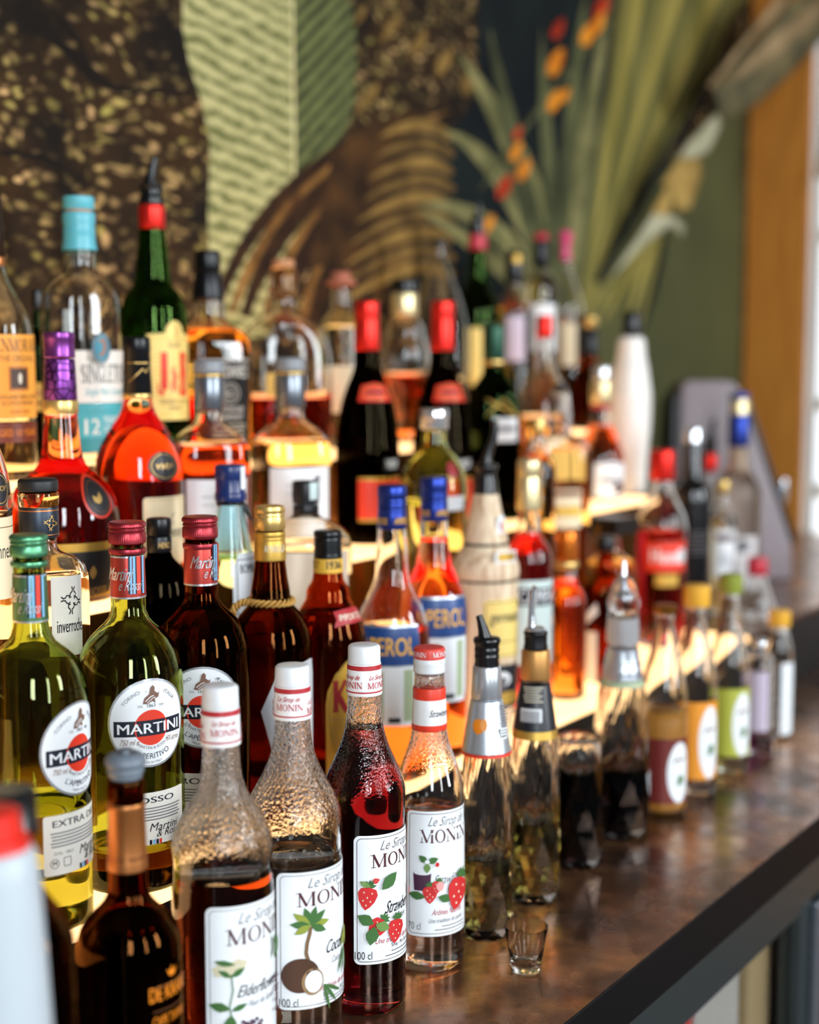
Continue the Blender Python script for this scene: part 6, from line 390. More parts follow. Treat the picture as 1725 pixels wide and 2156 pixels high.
{'key':'grey_amber','name':'whisky_bottle','label':'square-shouldered whisky bottle with grey lid and dark amber fill near the cognacs','group':'bottles on the middle lit step','loc':(1.2886,1.11,1.2745),'rot':-139.26,'parts':[{'t':'lathe','name':'stopper','mat':'grey_plastic','prof':[(0.0165,0.2238),(0.0176,0.2248),(0.017,0.2376),(0.0149,0.2386)]},{'t':'lathe','name':'gold_band','mat':'gold_metal','prof':[(0.0165,0.2201),(0.0173,0.2206),(0.0173,0.2227),(0.0165,0.2232)]},{'t':'lathe','name':'neck_foil','mat':'steel_foil','prof':[(0.016,0.1833),(0.0166,0.1844),(0.0171,0.219),(0.0165,0.2201)]},{'t':'glass','name':'glass_body','mat':'g_clear','prof':[(0.0448,0.0),(0.0448,0.0075),(0.045,0.1239),(0.0445,0.1373),(0.0418,0.147),(0.0364,0.1545),(0.0278,0.1609),(0.0193,0.1668),(0.0155,0.1721),(0.015,0.1855)],'fill':0.1427,'liq':'l_cognac','sec':{'n':4,'b':0.8,'turn':15,'top':0.1748,'full':0.1481}},{'t':'label','name':'label','phi':15,'r':0.0447,'ops':[('rect',-39.88,36.73,107.46,17.61,'label_white',0.0),('rect',10.5,11.54,96.95,75.87,'print_grey',0),('ell',15.74,94.84,4.2,4.23,'print_grey'),('rect',-20.99,0.0,89.58,87.47,'print_pale',0),('rect',-20.99,5.25,80.09,78.51,'print_pale',0)],'cyl':1}]},
{'key':'grey_gold','name':'whisky_bottle','label':'square-shouldered whisky bottle with grey lid and golden fill beside the red capsule','group':'bottles on the middle lit step','loc':(1.4375,1.11,1.2745),'rot':-142.33,'parts':[{'t':'lathe','name':'stopper','mat':'grey_plastic','prof':[(0.0177,0.225),(0.0189,0.2262),(0.0183,0.2398),(0.016,0.241)]},{'t':'lathe','name':'gold_band','mat':'gold_metal','prof':[(0.0177,0.221),(0.0186,0.2216),(0.0186,0.2239),(0.0177,0.2244)]},{'t':'lathe','name':'neck_foil','mat':'steel_foil','prof':[(0.0172,0.1816),(0.0178,0.1827),(0.0183,0.2199),(0.0177,0.221)]},{'t':'glass','name':'glass_body','mat':'g_clear','prof':[(0.0481,0.0),(0.0484,0.1178),(0.0478,0.1322),(0.0448,0.1426),(0.0391,0.1506),(0.0299,0.1575),(0.0207,0.1638),(0.0166,0.1696),(0.0161,0.1839)],'fill':0.138,'liq':'l_gold','sec':{'n':4,'b':0.8,'turn':20,'top':0.1724,'full':0.1437}},{'t':'label','name':'label','phi':20,'r':0.048,'ops':[('rect',-42.82,39.44,111.3,14.94,'label_white',0.0),('rect',11.27,12.4,100.02,77.42,'print_grey',0),('ell',16.9,97.77,4.51,4.53,'print_grey'),('rect',-22.54,0.0,92.12,89.86,'print_pale',0),('rect',-22.54,5.63,81.94,80.25,'print_pale',0)],'cyl':1}]},
{'key':'brandy_near','name':'brandy_bottle','label':'dark brandy bottle with tall red capsule between whisky and the inverted cone decanter','group':'bottles on the middle lit step','loc':(1.6078,1.115,1.2745),'rot':-145.26,'parts':[{'t':'lathe','name':'cap','mat':'red_foil_plain','prof':[(0.016,0.2498),(0.0167,0.2516),(0.016,0.2859),(0.0155,0.2878),(0.016,0.2896),(0.0155,0.2914),(0.016,0.2927),(0.016,0.3097),(0.0154,0.3128),(0.0135,0.314)]},{'t':'glass','name':'glass_body','mat':'g_dark','prof':[(0.0412,0.0),(0.0412,0.0249),(0.0417,0.1125),(0.041,0.1312),(0.0385,0.156),(0.0341,0.1808),(0.0272,0.2024),(0.0198,0.2209),(0.0167,0.2332),(0.0148,0.2547)],'fill':0.224,'liq':'l_black'},{'t':'label','name':'shoulder_label','phi':22,'r':0.029,'ops':[('poly',[(-21.98,184.73),(-19.54,204.83),(0.0,208.48),(19.54,204.83),(21.98,184.73)],'print_redor'),('ring',0.0,196.31,18.32,8.52,'gold_paper',0.92),('rect',-12.21,12.21,198.13,194.48,'print_maroon',0)]},{'t':'label','name':'label','phi':30,'r':0.0414,'ops':[('rect',-34.29,34.29,87.37,30.13,'print_redor',0.0),('rect',-34.29,34.29,87.37,83.69,'gold_paper',0),('rect',-34.29,34.29,33.84,30.13,'gold_paper',0)]},{'t':'label','name':'grade_label','phi':50,'r':0.0416,'ops':[('rect',-14.73,14.73,111.22,95.84,'black_paper',0.0),('text','VSOP',0.0,98.3,11.08,'label_white',{'w':20.87,'bold':1})]}]},
{'key':'brandy_far','name':'brandy_bottle','label':'dark brandy bottle with tall red capsule right of the cone decanter','group':'bottles on the middle lit step','loc':(1.7934,1.115,1.2745),'rot':-148.13,'parts':[{'t':'lathe','name':'cap','mat':'red_foil_plain','prof':[(0.0165,0.2501),(0.0171,0.2521),(0.0164,0.2892),(0.0159,0.2911),(0.0164,0.2931),(0.0159,0.2951),(0.0164,0.2964),(0.0164,0.3149),(0.0158,0.3181),(0.0139,0.3195)]},{'t':'glass','name':'glass_body','mat':'g_dark','prof':[(0.0423,0.0),(0.0423,0.0074),(0.0427,0.102),(0.042,0.1221),(0.0394,0.1489),(0.0349,0.1757),(0.0279,0.199),(0.0203,0.219),(0.0171,0.2322),(0.0152,0.2554)],'fill':0.2223,'liq':'l_black'},{'t':'label','name':'shoulder_label','phi':22,'r':0.0297,'ops':[('poly',[(-23.74,179.87),(-21.11,201.58),(0.0,205.52),(21.11,201.58),(23.74,179.87)],'print_redor'),('ring',0.0,192.37,19.79,9.21,'gold_paper',0.99),('rect',-13.19,13.19,194.35,190.4,'print_maroon',0)]},{'t':'label','name':'label','phi':30,'r':0.0425,'ops':[('rect',-37.06,37.06,74.73,12.92,'print_redor',0.0),('rect',-37.06,37.06,74.73,70.75,'gold_paper',0),('rect',-37.06,37.06,16.92,12.92,'gold_paper',0)]},{'t':'label','name':'grade_label','phi':50,'r':0.0427,'ops':[('rect',-15.91,15.91,100.56,83.95,'black_paper',0.0),('text','VSOP',0.0,86.61,11.96,'label_white',{'w':22.54,'bold':1})]}]},
{'key':'gold_cross','name':'herbal_liqueur_bottle','label':'dark green square-shouldered bottle with gold cross lines on it','group':'bottles on the middle lit step','loc':(1.9379,1.115,1.2745),'rot':-150.09,'parts':[{'t':'lathe','name':'cap','mat':'green_foil_dark','prof':[(0.0155,0.2364),(0.0166,0.2378),(0.0158,0.277),(0.0155,0.2882),(0.0127,0.2896)]},{'t':'lathe','name':'gold_band','mat':'gold_metal','prof':[(0.0162,0.2294),(0.0169,0.2308),(0.0169,0.2357),(0.0155,0.2364)]},{'t':'glass','name':'glass_body','mat':'g_dkgreen','prof':[(0.0399,0.0),(0.0399,0.0224),(0.0404,0.1505),(0.0396,0.1702),(0.0368,0.1844),(0.0297,0.1984),(0.0198,0.2125),(0.0155,0.2209),(0.0141,0.2322)],'fill':0.2069,'liq':'l_black','sec':{'n':5,'b':1.0,'turn':20,'top':0.2069,'full':0.1646}},{'t':'label','name':'label','phi':28,'r':0.0411,'ops':[('rect',-20.91,20.91,152.05,117.23,'label_white',0.0),('rect',-15.33,15.33,140.22,131.87,'print_grey',0)],'cyl':1},{'t':'label','name':'gold_lines','phi':20,'r':0.041,'ops':[('line',[(-27.79,152.13),(0.0,179.89),(27.79,152.13)],2.08,'gold_paper'),('line',[(-25.01,179.89),(25.01,152.13)],2.08,'gold_paper')],'cyl':1}]},
{'key':'round_red','name':'whisky_bottle','label':'clear round-shouldered bottle with red cap and pale amber fill','group':'bottles on the middle lit step','loc':(2.1047,1.12,1.2745),'rot':-151.98,'parts':[{'t':'lathe','name':'cap','mat':'red_foil_plain','prof':[(0.0127,0.2723),(0.0135,0.2745),(0.0127,0.3042),(0.0105,0.3057)]},{'t':'glass','name':'glass_body','mat':'g_clear','prof':[(0.0439,0.0),(0.0439,0.0082),(0.0444,0.1369),(0.0429,0.1594),(0.0391,0.1782),(0.0316,0.1954),(0.0225,0.2119),(0.015,0.2306),(0.012,0.253),(0.0105,0.2753)],'fill':0.1444,'liq':'l_amber'},{'t':'label','name':'label','phi':25,'r':0.0442,'ops':[('rect',-26.73,26.73,109.15,49.67,'label_tan',0.0),('rect',-22.28,22.28,94.31,91.34,'print_brown',0)]}]},
{'key':'jewel_neck','name':'liqueur_bottle','label':'square amber bottle with white cut-glass neck and dark yellow label','group':'bottles on the lowest lit step','loc':(1.914,0.992,1.065),'rot':-152.6,'parts':[{'t':'lathe','name':'stopper','mat':'black_plastic','prof':[(0.0088,0.4044),(0.0095,0.4057),(0.0095,0.4111),(0.0075,0.4125)]},{'t':'glass','name':'glass_body','mat':'g_clear','prof':[(0.043,0.0),(0.0437,0.2989),(0.0429,0.3194),(0.0395,0.3283),(0.03,0.3351),(0.0163,0.3419),(0.015,0.3501),(0.015,0.3739),(0.0136,0.3942),(0.0115,0.4057)],'fill':0.3194,'liq':'l_gold','sec':{'n':6,'b':0.8,'turn':10,'top':0.3419,'full':0.3228}},{'t':'label','name':'label','phi':10,'r':0.0452,'ops':[('rect',-29.5,29.5,265.31,210.06,'label_tan',0.0),('rect',-26.82,26.82,262.62,254.55,'print_brown',0),('rect',-26.82,26.82,241.09,226.26,'gold_paper',0)],'cyl':1,'flat':1}]},
{'key':'amber_diamond','name':'liqueur_bottle','label':'amber bottle with pale diamond label behind the pale gold cap','group':'bottles on the lowest lit step','loc':(1.8172,0.975,1.065),'rot':-151.78,'parts':[{'t':'lathe','name':'screw_cap','mat':'gold_metal','prof':[(0.0091,0.3454),(0.0098,0.3467),(0.0098,0.3662),(0.0078,0.3675)]},{'t':'glass','name':'glass_body','mat':'g_clear','prof':[(0.0252,0.0),(0.0249,0.2891),(0.0222,0.3055),(0.0157,0.3186),(0.0091,0.3317),(0.0078,0.3467)],'fill':0.312,'liq':'l_amber'},{'t':'label','name':'label','phi':-20,'r':0.0249,'ops':[('poly',[(-5.18,225.82),(-19.44,258.43),(0.0,297.42),(15.55,258.43)],'label_tan')]}]},
{'key':'disaronno','name':'liqueur_bottle','label':'square amber bottle under a wide flat black lid with gold letters','group':'bottles on the lowest lit step','loc':(2.0199,0.96,1.065),'rot':-154.58,'parts':[{'t':'box','name':'stopper','mat':'black_plastic','c':(0,0,0.2015),'s':(0.0581,0.0595,0.0241),'turn':-32},{'t':'facetext','name':'lid_print','text':'DISARONNO','mat':'print_gold2','turn':-32,'x':0.0293,'z':0.1979,'h':0.012,'w':0.0482},{'t':'glass','name':'glass_body','mat':'g_clear','prof':[(0.0393,0.0),(0.0398,0.1228),(0.0384,0.1393),(0.0327,0.1479),(0.0184,0.1586),(0.0149,0.1694),(0.0142,0.1894)],'fill':0.1443,'liq':'l_gold','sec':{'n':6,'b':1.0,'turn':-32,'top':0.1622,'full':0.1372}}]},
{'key':'white_label_rum','name':'rum_bottle','label':'clear amber rum bottle with silver and gold cap and white label','group':'bottles on the middle lit step','loc':(2.3022,1.115,1.2745),'rot':-154.16,'parts':[{'t':'lathe','name':'cap','mat':'silver_metal','prof':[(0.016,0.2016),(0.0169,0.2032),(0.016,0.224),(0.0136,0.2256)]},{'t':'lathe','name':'neck_foil','mat':'pale_gold','prof':[(0.0169,0.1616),(0.0177,0.1632),(0.0173,0.2008),(0.016,0.2016)]},{'t':'lathe','name':'red_band','mat':'print_red','prof':[(0.0169,0.1527),(0.0179,0.1535),(0.0179,0.1608),(0.0169,0.1616)]},{'t':'glass','name':'glass_body','mat':'g_clear','prof':[(0.0413,0.0),(0.042,0.0487),(0.0403,0.069),(0.0363,0.0851),(0.0274,0.1053),(0.0193,0.1254),(0.0161,0.1455),(0.0145,0.1648)],'fill':0.1214,'liq':'l_rust'},{'t':'label','name':'label','phi':28,'r':0.0418,'ops':[('rect',-30.27,30.27,63.72,5.44,'label_white',0.0),('rect',-19.11,12.74,39.01,31.02,'print_grey',0),('ell',14.34,21.44,11.15,11.98,'print_maroon')]}]},
{'key':'frosted_white','name':'liqueur_bottle','label':'frosted white bottle with black cap standing at the end of the middle step','group':'bottles on the middle lit step','loc':(2.4302,1.12,1.2745),'rot':-155.26,'parts':[{'t':'lathe','name':'cap','mat':'black_plastic','prof':[(0.0159,0.2746),(0.0167,0.2762),(0.0158,0.3176),(0.0125,0.3192)]},{'t':'glass','name':'glass_body','mat':'g_white','prof':[(0.0303,0.0),(0.0303,0.0318),(0.0369,0.1412),(0.0369,0.1705),(0.0343,0.1914),(0.031,0.2164),(0.0259,0.2413),(0.0225,0.2712),(0.0184,0.2762)],'fill':0.2497,'liq':'l_clear'}]},
{'key':'glenmorangie','name':'whisky_bottle','label':'whisky bottle with wide orange label cut by the left edge','group':'bottles on the top lit step','loc':(1.0973,1.24,1.387),'rot':-131.51,'parts':[{'t':'lathe','name':'cap','mat':'brown_foil','prof':[(0.011,0.2341),(0.0115,0.2351),(0.01,0.2844),(0.0095,0.3069),(0.008,0.3079)]},{'t':'lathe','name':'copper_band','mat':'copper_foil','prof':[(0.0118,0.2257),(0.0123,0.2262),(0.012,0.2336),(0.0113,0.2346)]},{'t':'glass','name':'glass_body','mat':'g_clear','prof':[(0.0396,0.0),(0.0396,0.0244),(0.0393,0.1455),(0.0382,0.1605),(0.0347,0.173),(0.0286,0.1855),(0.0216,0.1979),(0.0155,0.2103),(0.012,0.2227),(0.01,0.2361)],'fill':0.0625,'liq':'l_pale'},{'t':'label','name':'label','phi':36,'r':0.0394,'ops':[('rect',-45.52,45.52,153.21,66.07,'orange_label',0.99),('serif','GLENMORANGIE',2.97,135.47,12.87,'print_maroon',{'w':81.14}),('text','THE ORIGINAL',0.0,125.1,6.44,'print_brown',{'w':45.52}),('frame',-12.86,11.87,119.66,94.9,'print_rust',0.49,1.48),('rect',-10.88,9.89,117.68,96.88,'print_coco',0),('ell',0.0,107.29,2.47,5.94,'print_cream'),('text','HIGHLAND SINGLE MALT',0.0,85.96,4.46,'print_brown',{'w':54.42}),('text','SCOTCH WHISKY',0.0,79.5,4.46,'print_brown',{'w':41.56}),('text','GLEN TAIN',0.0,71.05,3.47,'print_rust',{'w':24.74})]},{'t':'label','name':'body_label','phi':32,'r':0.0395,'ops':[('rect',-45.65,45.65,61.19,40.26,'brown_paper',0.0),('text','AGED 10 YEARS',0.0,47.24,6.98,'print_orange',{'w':54.58})]}]},
{'key':'yellow_strip','name':'spirit_bottle','label':'dark bottle with striped gold label seen between the orange-label and teal whiskies','group':'bottles on the top lit step','loc':(1.2548,1.345,1.387),'rot':-133.01,'parts':[{'t':'lathe','name':'cap','mat':'black_plastic','prof':[(0.0062,0.185),(0.0065,0.1861),(0.0062,0.2072),(0.0051,0.2084)]},{'t':'glass','name':'glass_body','mat':'g_dkgreen','prof':[(0.0153,0.0),(0.0153,0.0286),(0.0152,0.119),(0.0147,0.1358),(0.0124,0.147),(0.0068,0.1638),(0.0056,0.1861)],'fill':0.1358,'liq':'l_black'},{'t':'label','name':'label','phi':0,'r':0.0152,'ops':[('rect',-20.18,20.18,99.01,65.45,'label_gold',0.0),('rect',-20.18,20.18,92.31,81.13,'print_gold',0),('rect',-20.18,20.18,76.65,73.29,'print_brown',0),('rect',-16.82,-15.7,90.07,83.37,'print_brown',0),('rect',-14.58,-13.46,90.07,83.37,'print_brown',0),('rect',-12.34,-11.21,90.07,83.37,'print_brown',0),('rect',-10.09,-8.97,90.07,83.37,'print_brown',0),('rect',-7.85,-6.73,90.07,83.37,'print_brown',0),('rect',-5.61,-4.49,90.07,83.37,'print_brown',0),('rect',-3.36,-2.24,90.07,83.37,'print_brown',0),('rect',-1.12,0.0,90.07,83.37,'print_brown',0),('rect',1.12,2.24,90.07,83.37,'print_brown',0),('rect',3.36,4.49,90.07,83.37,'print_brown',0),('rect',5.61,6.73,90.07,83.37,'print_brown',0),('rect',7.85,8.97,90.07,83.37,'print_brown',0),('rect',10.09,11.21,90.07,83.37,'print_brown',0),('rect',12.34,13.46,90.07,83.37,'print_brown',0),('rect',14.58,15.7,90.07,83.37,'print_brown',0)]}]},
{'key':'singleton','name':'whisky_bottle','label':'whisky bottle with bright teal cap and teal twelve-year label','group':'bottles on the top lit step','loc':(1.222,1.24,1.387),'rot':-134.58,'parts':[{'t':'lathe','name':'cap','mat':'teal_plastic','prof':[(0.0165,0.2932),(0.0173,0.2943),(0.017,0.3068),(0.0159,0.3079)],'knurl':60},{'t':'lathe','name':'neck_foil','mat':'teal_plastic','prof':[(0.0192,0.2481),(0.0197,0.2491),(0.0181,0.2575),(0.0176,0.2659),(0.0181,0.267),(0.0176,0.268),(0.0173,0.2764),(0.0181,0.2806),(0.0181,0.2895),(0.0165,0.2906)]},{'t':'lathe','name':'cork','mat':'cork','prof':[(0.0149,0.289),(0.0149,0.2943)]},{'t':'glass','name':'glass_body','mat':'g_clear','prof':[(0.0454,0.0),(0.0454,0.0174),(0.045,0.1783),(0.0439,0.1931),(0.0406,0.2037),(0.0353,0.2117),(0.0278,0.2185),(0.0203,0.2249),(0.0181,0.2301),(0.0181,0.2391),(0.0176,0.2512)],'fill':0.0092,'liq':'l_smoke','sec':{'n':2.6,'b':0.8,'turn':30,'top':0.2286,'full':0.1995}},{'t':'label','name':'label','phi':40,'r':0.0452,'ops':[('rect',-46.37,44.26,136.68,78.7,'label_cream',0.0),('text','THE',-20.02,123.01,5.8,'print_grey',{'w':12.65}),('serif','SINGLETON',5.27,100.89,20.03,'print_dark',{'w':76.93}),('text','Single Malt Scotch',1.05,87.16,7.91,'print_teal',{'shear':0.35,'w':61.12})]},{'t':'label','name':'body_label','phi':40,'r':0.0453,'ops':[('rect',-46.54,44.42,78.17,23.5,'teal_paper',0.0),('text','LUSCIOUS',-7.4,66.0,5.84,'print_tealdark',{'w':40.19}),('text','12',-19.04,43.71,16.99,'label_cream',{'w':22.21,'bold':1}),('text','YEARS',8.46,55.39,7.96,'label_cream',{'w':23.27}),('rect',-3.17,20.09,51.68,50.62,'label_cream',0),('rect',-3.17,17.98,47.96,46.9,'label_cream',0),('rect',-46.54,44.42,39.46,23.5,'print_tealdark',0)]},{'t':'label','name':'medallion','phi':30,'r':0.0429,'ops':[('ell',0.0,139.29,11.55,16.76,'print_teal2'),('ring',0.0,139.29,9.98,15.19,'print_rust',0.68),('line',[(-3.15,147.14),(2.1,148.18),(4.2,140.86),(1.58,133.52),(-2.63,131.43)],3.15,'print_rust')],'cyl':1}]},
{'key':'jb','name':'whisky_bottle','label':'green whisky bottle with red collar black pourer and yellow label','group':'bottles on the top lit step','loc':(1.3406,1.24,1.387),'rot':-137.23,'parts':[{'t':'lathe','name':'pourer','mat':'black_plastic','prof':[(0.0141,0.3075),(0.0146,0.3092),(0.0146,0.3175),(0.0129,0.3192),(0.0129,0.3275),(0.0146,0.3291),(0.014,0.3324),(0.0056,0.3335)]},{'t':'tube','name':'pour_spout','mat':'black_plastic','path':[(0.0,-0.0011,0.3302,0.009),(0.0,-0.0011,0.3413,0.0067),(0.0,0.0011,0.3506,0.0051),(0.0,0.0034,0.3578,0.0045),(0.0,0.005,0.3633,0.0045)]},{'t':'lathe','name':'neck_foil','mat':'red_foil_plain','prof':[(0.0152,0.2798),(0.0158,0.2809),(0.0158,0.3037),(0.0155,0.3075),(0.0141,0.3087)]},{'t':'glass','name':'glass_body','mat':'g_jb','prof':[(0.0395,0.0),(0.0395,0.0163),(0.0397,0.164),(0.0385,0.1837),(0.0357,0.1955),(0.0306,0.2045),(0.0238,0.2123),(0.0215,0.2202),(0.0192,0.2397),(0.0169,0.2592),(0.0152,0.2804),(0.0124,0.312)],'fill':0.0135,'liq':'l_green2'},{'t':'label','name':'label','phi':38,'r':0.0396,'ops':[('poly',[(-34.67,55.24),(-34.67,155.8),(-13.42,156.91),(-11.18,164.68),(-5.59,170.23),(0.0,171.89),(5.59,170.23),(11.18,164.68),(13.42,156.91),(34.67,155.8),(34.67,55.24)],'label_yellow'),('text','RARE',0.0,139.68,7.82,'print_brown',{'w':17.89}),('ell',0.0,159.69,5.59,8.93,'print_gold'),('frame',-31.31,31.31,151.36,60.86,'gold_paper',1.12,0.84),('serif','J&B',0.0,84.41,49.12,'print_redor',{'w':48.09}),('rect',-27.96,-16.78,131.33,130.22,'gold_paper',0),('rect',-27.12,-19.01,126.32,125.2,'gold_paper',0),('rect',-26.28,-21.25,121.3,120.18,'gold_paper',0),('rect',-27.96,-17.89,116.28,115.16,'gold_paper',0),('rect',-27.12,-20.13,111.25,110.14,'gold_paper',0),('rect',-26.28,-16.78,106.23,105.11,'gold_paper',0),('rect',-27.96,-19.01,101.2,100.08,'gold_paper',0),('rect',-27.12,-21.25,96.17,95.05,'gold_paper',0),('rect',-26.28,-17.89,91.13,90.01,'gold_paper',0),('rect',-27.96,-20.13,86.09,84.97,'gold_paper',0),('rect',-27.12,-16.78,81.05,79.93,'gold_paper',0),('text','BLENDED SCOTCH',0.0,74.33,5.02,'print_brown',{'w':39.14}),('text','WHISKY',0.0,66.47,5.02,'print_brown',{'w':19.01})]}]},
{'key':'jack','name':'whiskey_bottle','label':'square whiskey bottle with black cap and black white-lettered label','group':'bottles on the top lit step','loc':(1.4458,1.245,1.387),'rot':-139.27,'parts':[{'t':'lathe','name':'cap','mat':'black_metal','prof':[(0.0154,0.2357),(0.0163,0.2375),(0.0157,0.2603),(0.0142,0.2615)]},{'t':'lathe','name':'neck_foil','mat':'black_metal','prof':[(0.0208,0.2004),(0.0214,0.2022),(0.0184,0.2187),(0.0166,0.234),(0.0154,0.2351)]},{'t':'glass','name':'glass_body','mat':'g_clear','prof':[(0.0529,0.0),(0.0529,0.0225),(0.0525,0.133),(0.0519,0.1449),(0.0477,0.1549),(0.0393,0.162),(0.0286,0.1691),(0.022,0.1762),(0.0202,0.1863),(0.019,0.204)],'fill':0.1597,'liq':'l_amber','sec':{'n':7,'b':1.0,'turn':28,'top':0.1745,'full':0.1567}},{'t':'label','name':'label','phi':28,'r':0.0539,'ops':[('rect',-36.21,36.21,126.04,22.1,'black_paper',0.0),('rect',-36.21,36.21,126.04,124.3,'label_cream',0),('text',"JACK DANIEL'S",0.0,103.95,15.18,'label_cream',{'w':65.4,'bold':1}),('ring',0.0,84.73,14.02,12.85,'label_cream',1.17),('ring',0.0,84.73,9.34,8.17,'label_cream',0.88),('text','No.7',0.0,81.23,7.01,'label_cream',{'w':12.85,'bold':1}),('text','Tennessee',0.0,62.54,8.17,'label_cream',{'shear':0.2,'w':40.88}),('text','WHISKEY',0.0,52.01,7.59,'label_cream',{'w':40.88}),('rect',-25.69,25.69,46.15,44.69,'print_cream',0),('rect',-24.82,23.36,41.46,40.0,'print_cream',0),('rect',-23.94,21.02,36.77,35.31,'print_cream',0),('rect',-25.69,24.53,32.08,30.61,'print_cream',0)],'cyl':1,'flat':1}]},
{'key':'woodford','name':'whiskey_bottle','label':'wide flask of bourbon with glass neck stopper on the top step','group':'bottles on the top lit step','loc':(1.6117,1.255,1.387),'rot':-142.09,'parts':[{'t':'lathe','name':'stopper','mat':'cork','prof':[(0.0147,0.2486),(0.0153,0.2505),(0.0147,0.2581),(0.0128,0.2593)]},{'t':'lathe','name':'neck_ring','mat':'glass_amber','prof':[(0.0179,0.2088),(0.0198,0.2113),(0.0192,0.2467),(0.0153,0.2486)]},{'t':'glass','name':'glass_body','mat':'g_clear','prof':[(0.0647,0.0),(0.0647,0.0043),(0.0656,0.1042),(0.0649,0.1298),(0.061,0.1477),(0.0533,0.1617),(0.0423,0.1732),(0.0308,0.1821),(0.0199,0.1897),(0.0167,0.1967),(0.016,0.2113)],'fill':0.0734,'liq':'l_blaze','sec':{'n':2.4,'b':0.5,'turn':10,'top':0.1935,'full':0.149}},{'t':'label','name':'label','phi':10,'r':0.0644,'ops':[('rect',-38.68,-11.23,107.56,76.45,'label_yellow',0.0),('rect',-24.96,-19.97,103.84,82.68,'print_brown',0)],'cyl':1,'flat':1}]},
{'key':'cork_top','name':'rum_bottle','label':'clear bottle with a flanged cork stopper behind the near red capsule','group':'bottles on the top lit step','loc':(1.7381,1.25,1.387),'rot':-144.28,'parts':[{'t':'lathe','name':'stopper','mat':'cork_red','prof':[(0.0121,0.2292),(0.0215,0.2306),(0.0215,0.2359),(0.0141,0.2379),(0.0134,0.2472),(0.0107,0.2485)]},{'t':'glass','name':'glass_body','mat':'g_clear','prof':[(0.0306,0.0),(0.031,0.1531),(0.0297,0.1699),(0.0256,0.1819),(0.0175,0.1926),(0.0141,0.1999),(0.0128,0.2299)],'fill':0.1699,'liq':'l_yellow'},{'t':'label','name':'label','phi':10,'r':0.0308,'ops':[('rect',-24.02,24.02,116.44,49.9,'label_tan',0.0)]}]},
{'key':'cone_decanter','name':'liqueur_decanter','label':'decanter shaped as inverted cone of red liqueur with black lid','group':'bottles on the top lit step','loc':(1.8785,1.235,1.387),'rot':-146.68,'parts':[{'t':'lathe','name':'stopper','mat':'black_plastic','prof':[(0.0198,0.2237),(0.0212,0.2251),(0.0205,0.2418),(0.0177,0.2432)]},{'t':'lathe','name':'neck_foil','mat':'pale_gold','prof':[(0.0191,0.1886),(0.0205,0.19),(0.0198,0.2216),(0.0184,0.223)]},{'t':'glass','name':'glass_body','mat':'g_clear','prof':[(0.0243,0.0),(0.0186,0.0073),(0.015,0.0159),(0.0164,0.0302),(0.0214,0.0515),(0.027,0.0728),(0.0341,0.0941),(0.0369,0.1118),(0.0376,0.1295),(0.0355,0.1436),(0.0312,0.1563),(0.029,0.1717),(0.0241,0.1823),(0.0184,0.1914)],'fill':0.1012,'liq':'l_blaze'}],'cat':'decanter'},
{'key':'cone_clear','name':'spirit_bottle','label':'clear conical bottle with small black cap in the rear row','group':'bottles on the top lit step','loc':(2.1374,1.335,1.387),'rot':-148.01,'parts':[{'t':'lathe','name':'cap','mat':'black_plastic','prof':[(0.0111,0.3128),(0.0118,0.3143),(0.011,0.3221),(0.0079,0.3237)]},{'t':'glass','name':'glass_body','mat':'g_clear','prof':[(0.0496,0.0),(0.0496,0.0177),(0.0476,0.1764),(0.042,0.204),(0.0333,0.2315),(0.0237,0.255),(0.015,0.2784),(0.0111,0.2941),(0.0095,0.3143)],'fill':0.0894,'liq':'l_clear'}]},
{'key':'green_pourer','name':'spirit_bottle','label':'dark green bottle with red neck band and black pourer in the rear row','group':'bottles on the top lit step','loc':(2.2436,1.325,1.387),'rot':-149.43,'parts':[{'t':'lathe','name':'pourer','mat':'black_plastic','prof':[(0.0139,0.3364),(0.0114,0.3557),(0.0122,0.3661),(0.0065,0.3677)]},{'t':'tube','name':'pour_spout','mat':'black_plastic','path':[(0.0,0.0,0.3637,0.0073),(0.0,0.0,0.3757,0.0057),(0.0,0.0016,0.3878,0.0049)]},{'t':'lathe','name':'red_band','mat':'crimson_plastic','prof':[(0.0147,0.3107),(0.0159,0.3123),(0.0151,0.3348),(0.0139,0.3364)]},{'t':'glass','name':'glass_body','mat':'g_jb','prof':[(0.0388,0.0),(0.0388,0.0222),(0.0394,0.1779),(0.0377,0.2063),(0.0327,0.225),(0.0229,0.2428),(0.018,0.259),(0.0155,0.2833),(0.0131,0.3155)],'fill':0.2509,'liq':'l_black'},{'t':'label','name':'label','phi':-2,'r':0.0392,'ops':[('rect',-9.71,9.71,177.19,78.95,'label_yellow',0.0)]}]},
{'key':'gold_dot','name':'rum_bottle','label':'amber bottle with dark cap and lilac label in the rear row','group':'bottles on the top lit step','loc':(2.3837,1.33,1.387),'rot':-150.84,'parts':[{'t':'lathe','name':'cap','mat':'black_plastic','prof':[(0.0154,0.2614),(0.0171,0.2631),(0.0162,0.2936),(0.0154,0.3155),(0.0119,0.3172)]},{'t':'label','name':'cap_badge','phi':15,'r':0.0167,'ops':[('ell',0.0,301.84,6.79,7.55,'gold_paper')],'cyl':1},{'t':'glass','name':'glass_body','mat':'g_clear','prof':[(0.0328,0.0),(0.0328,0.0257),(0.0334,0.2012),(0.0308,0.2182),(0.024,0.2326),(0.0163,0.2479),(0.0137,0.2648)],'fill':0.214,'liq':'l_amber'},{'t':'label','name':'label','phi':5,'r':0.0333,'ops':[('rect',-16.96,16.96,200.38,120.33,'lilac_paper',0.0)]}]},
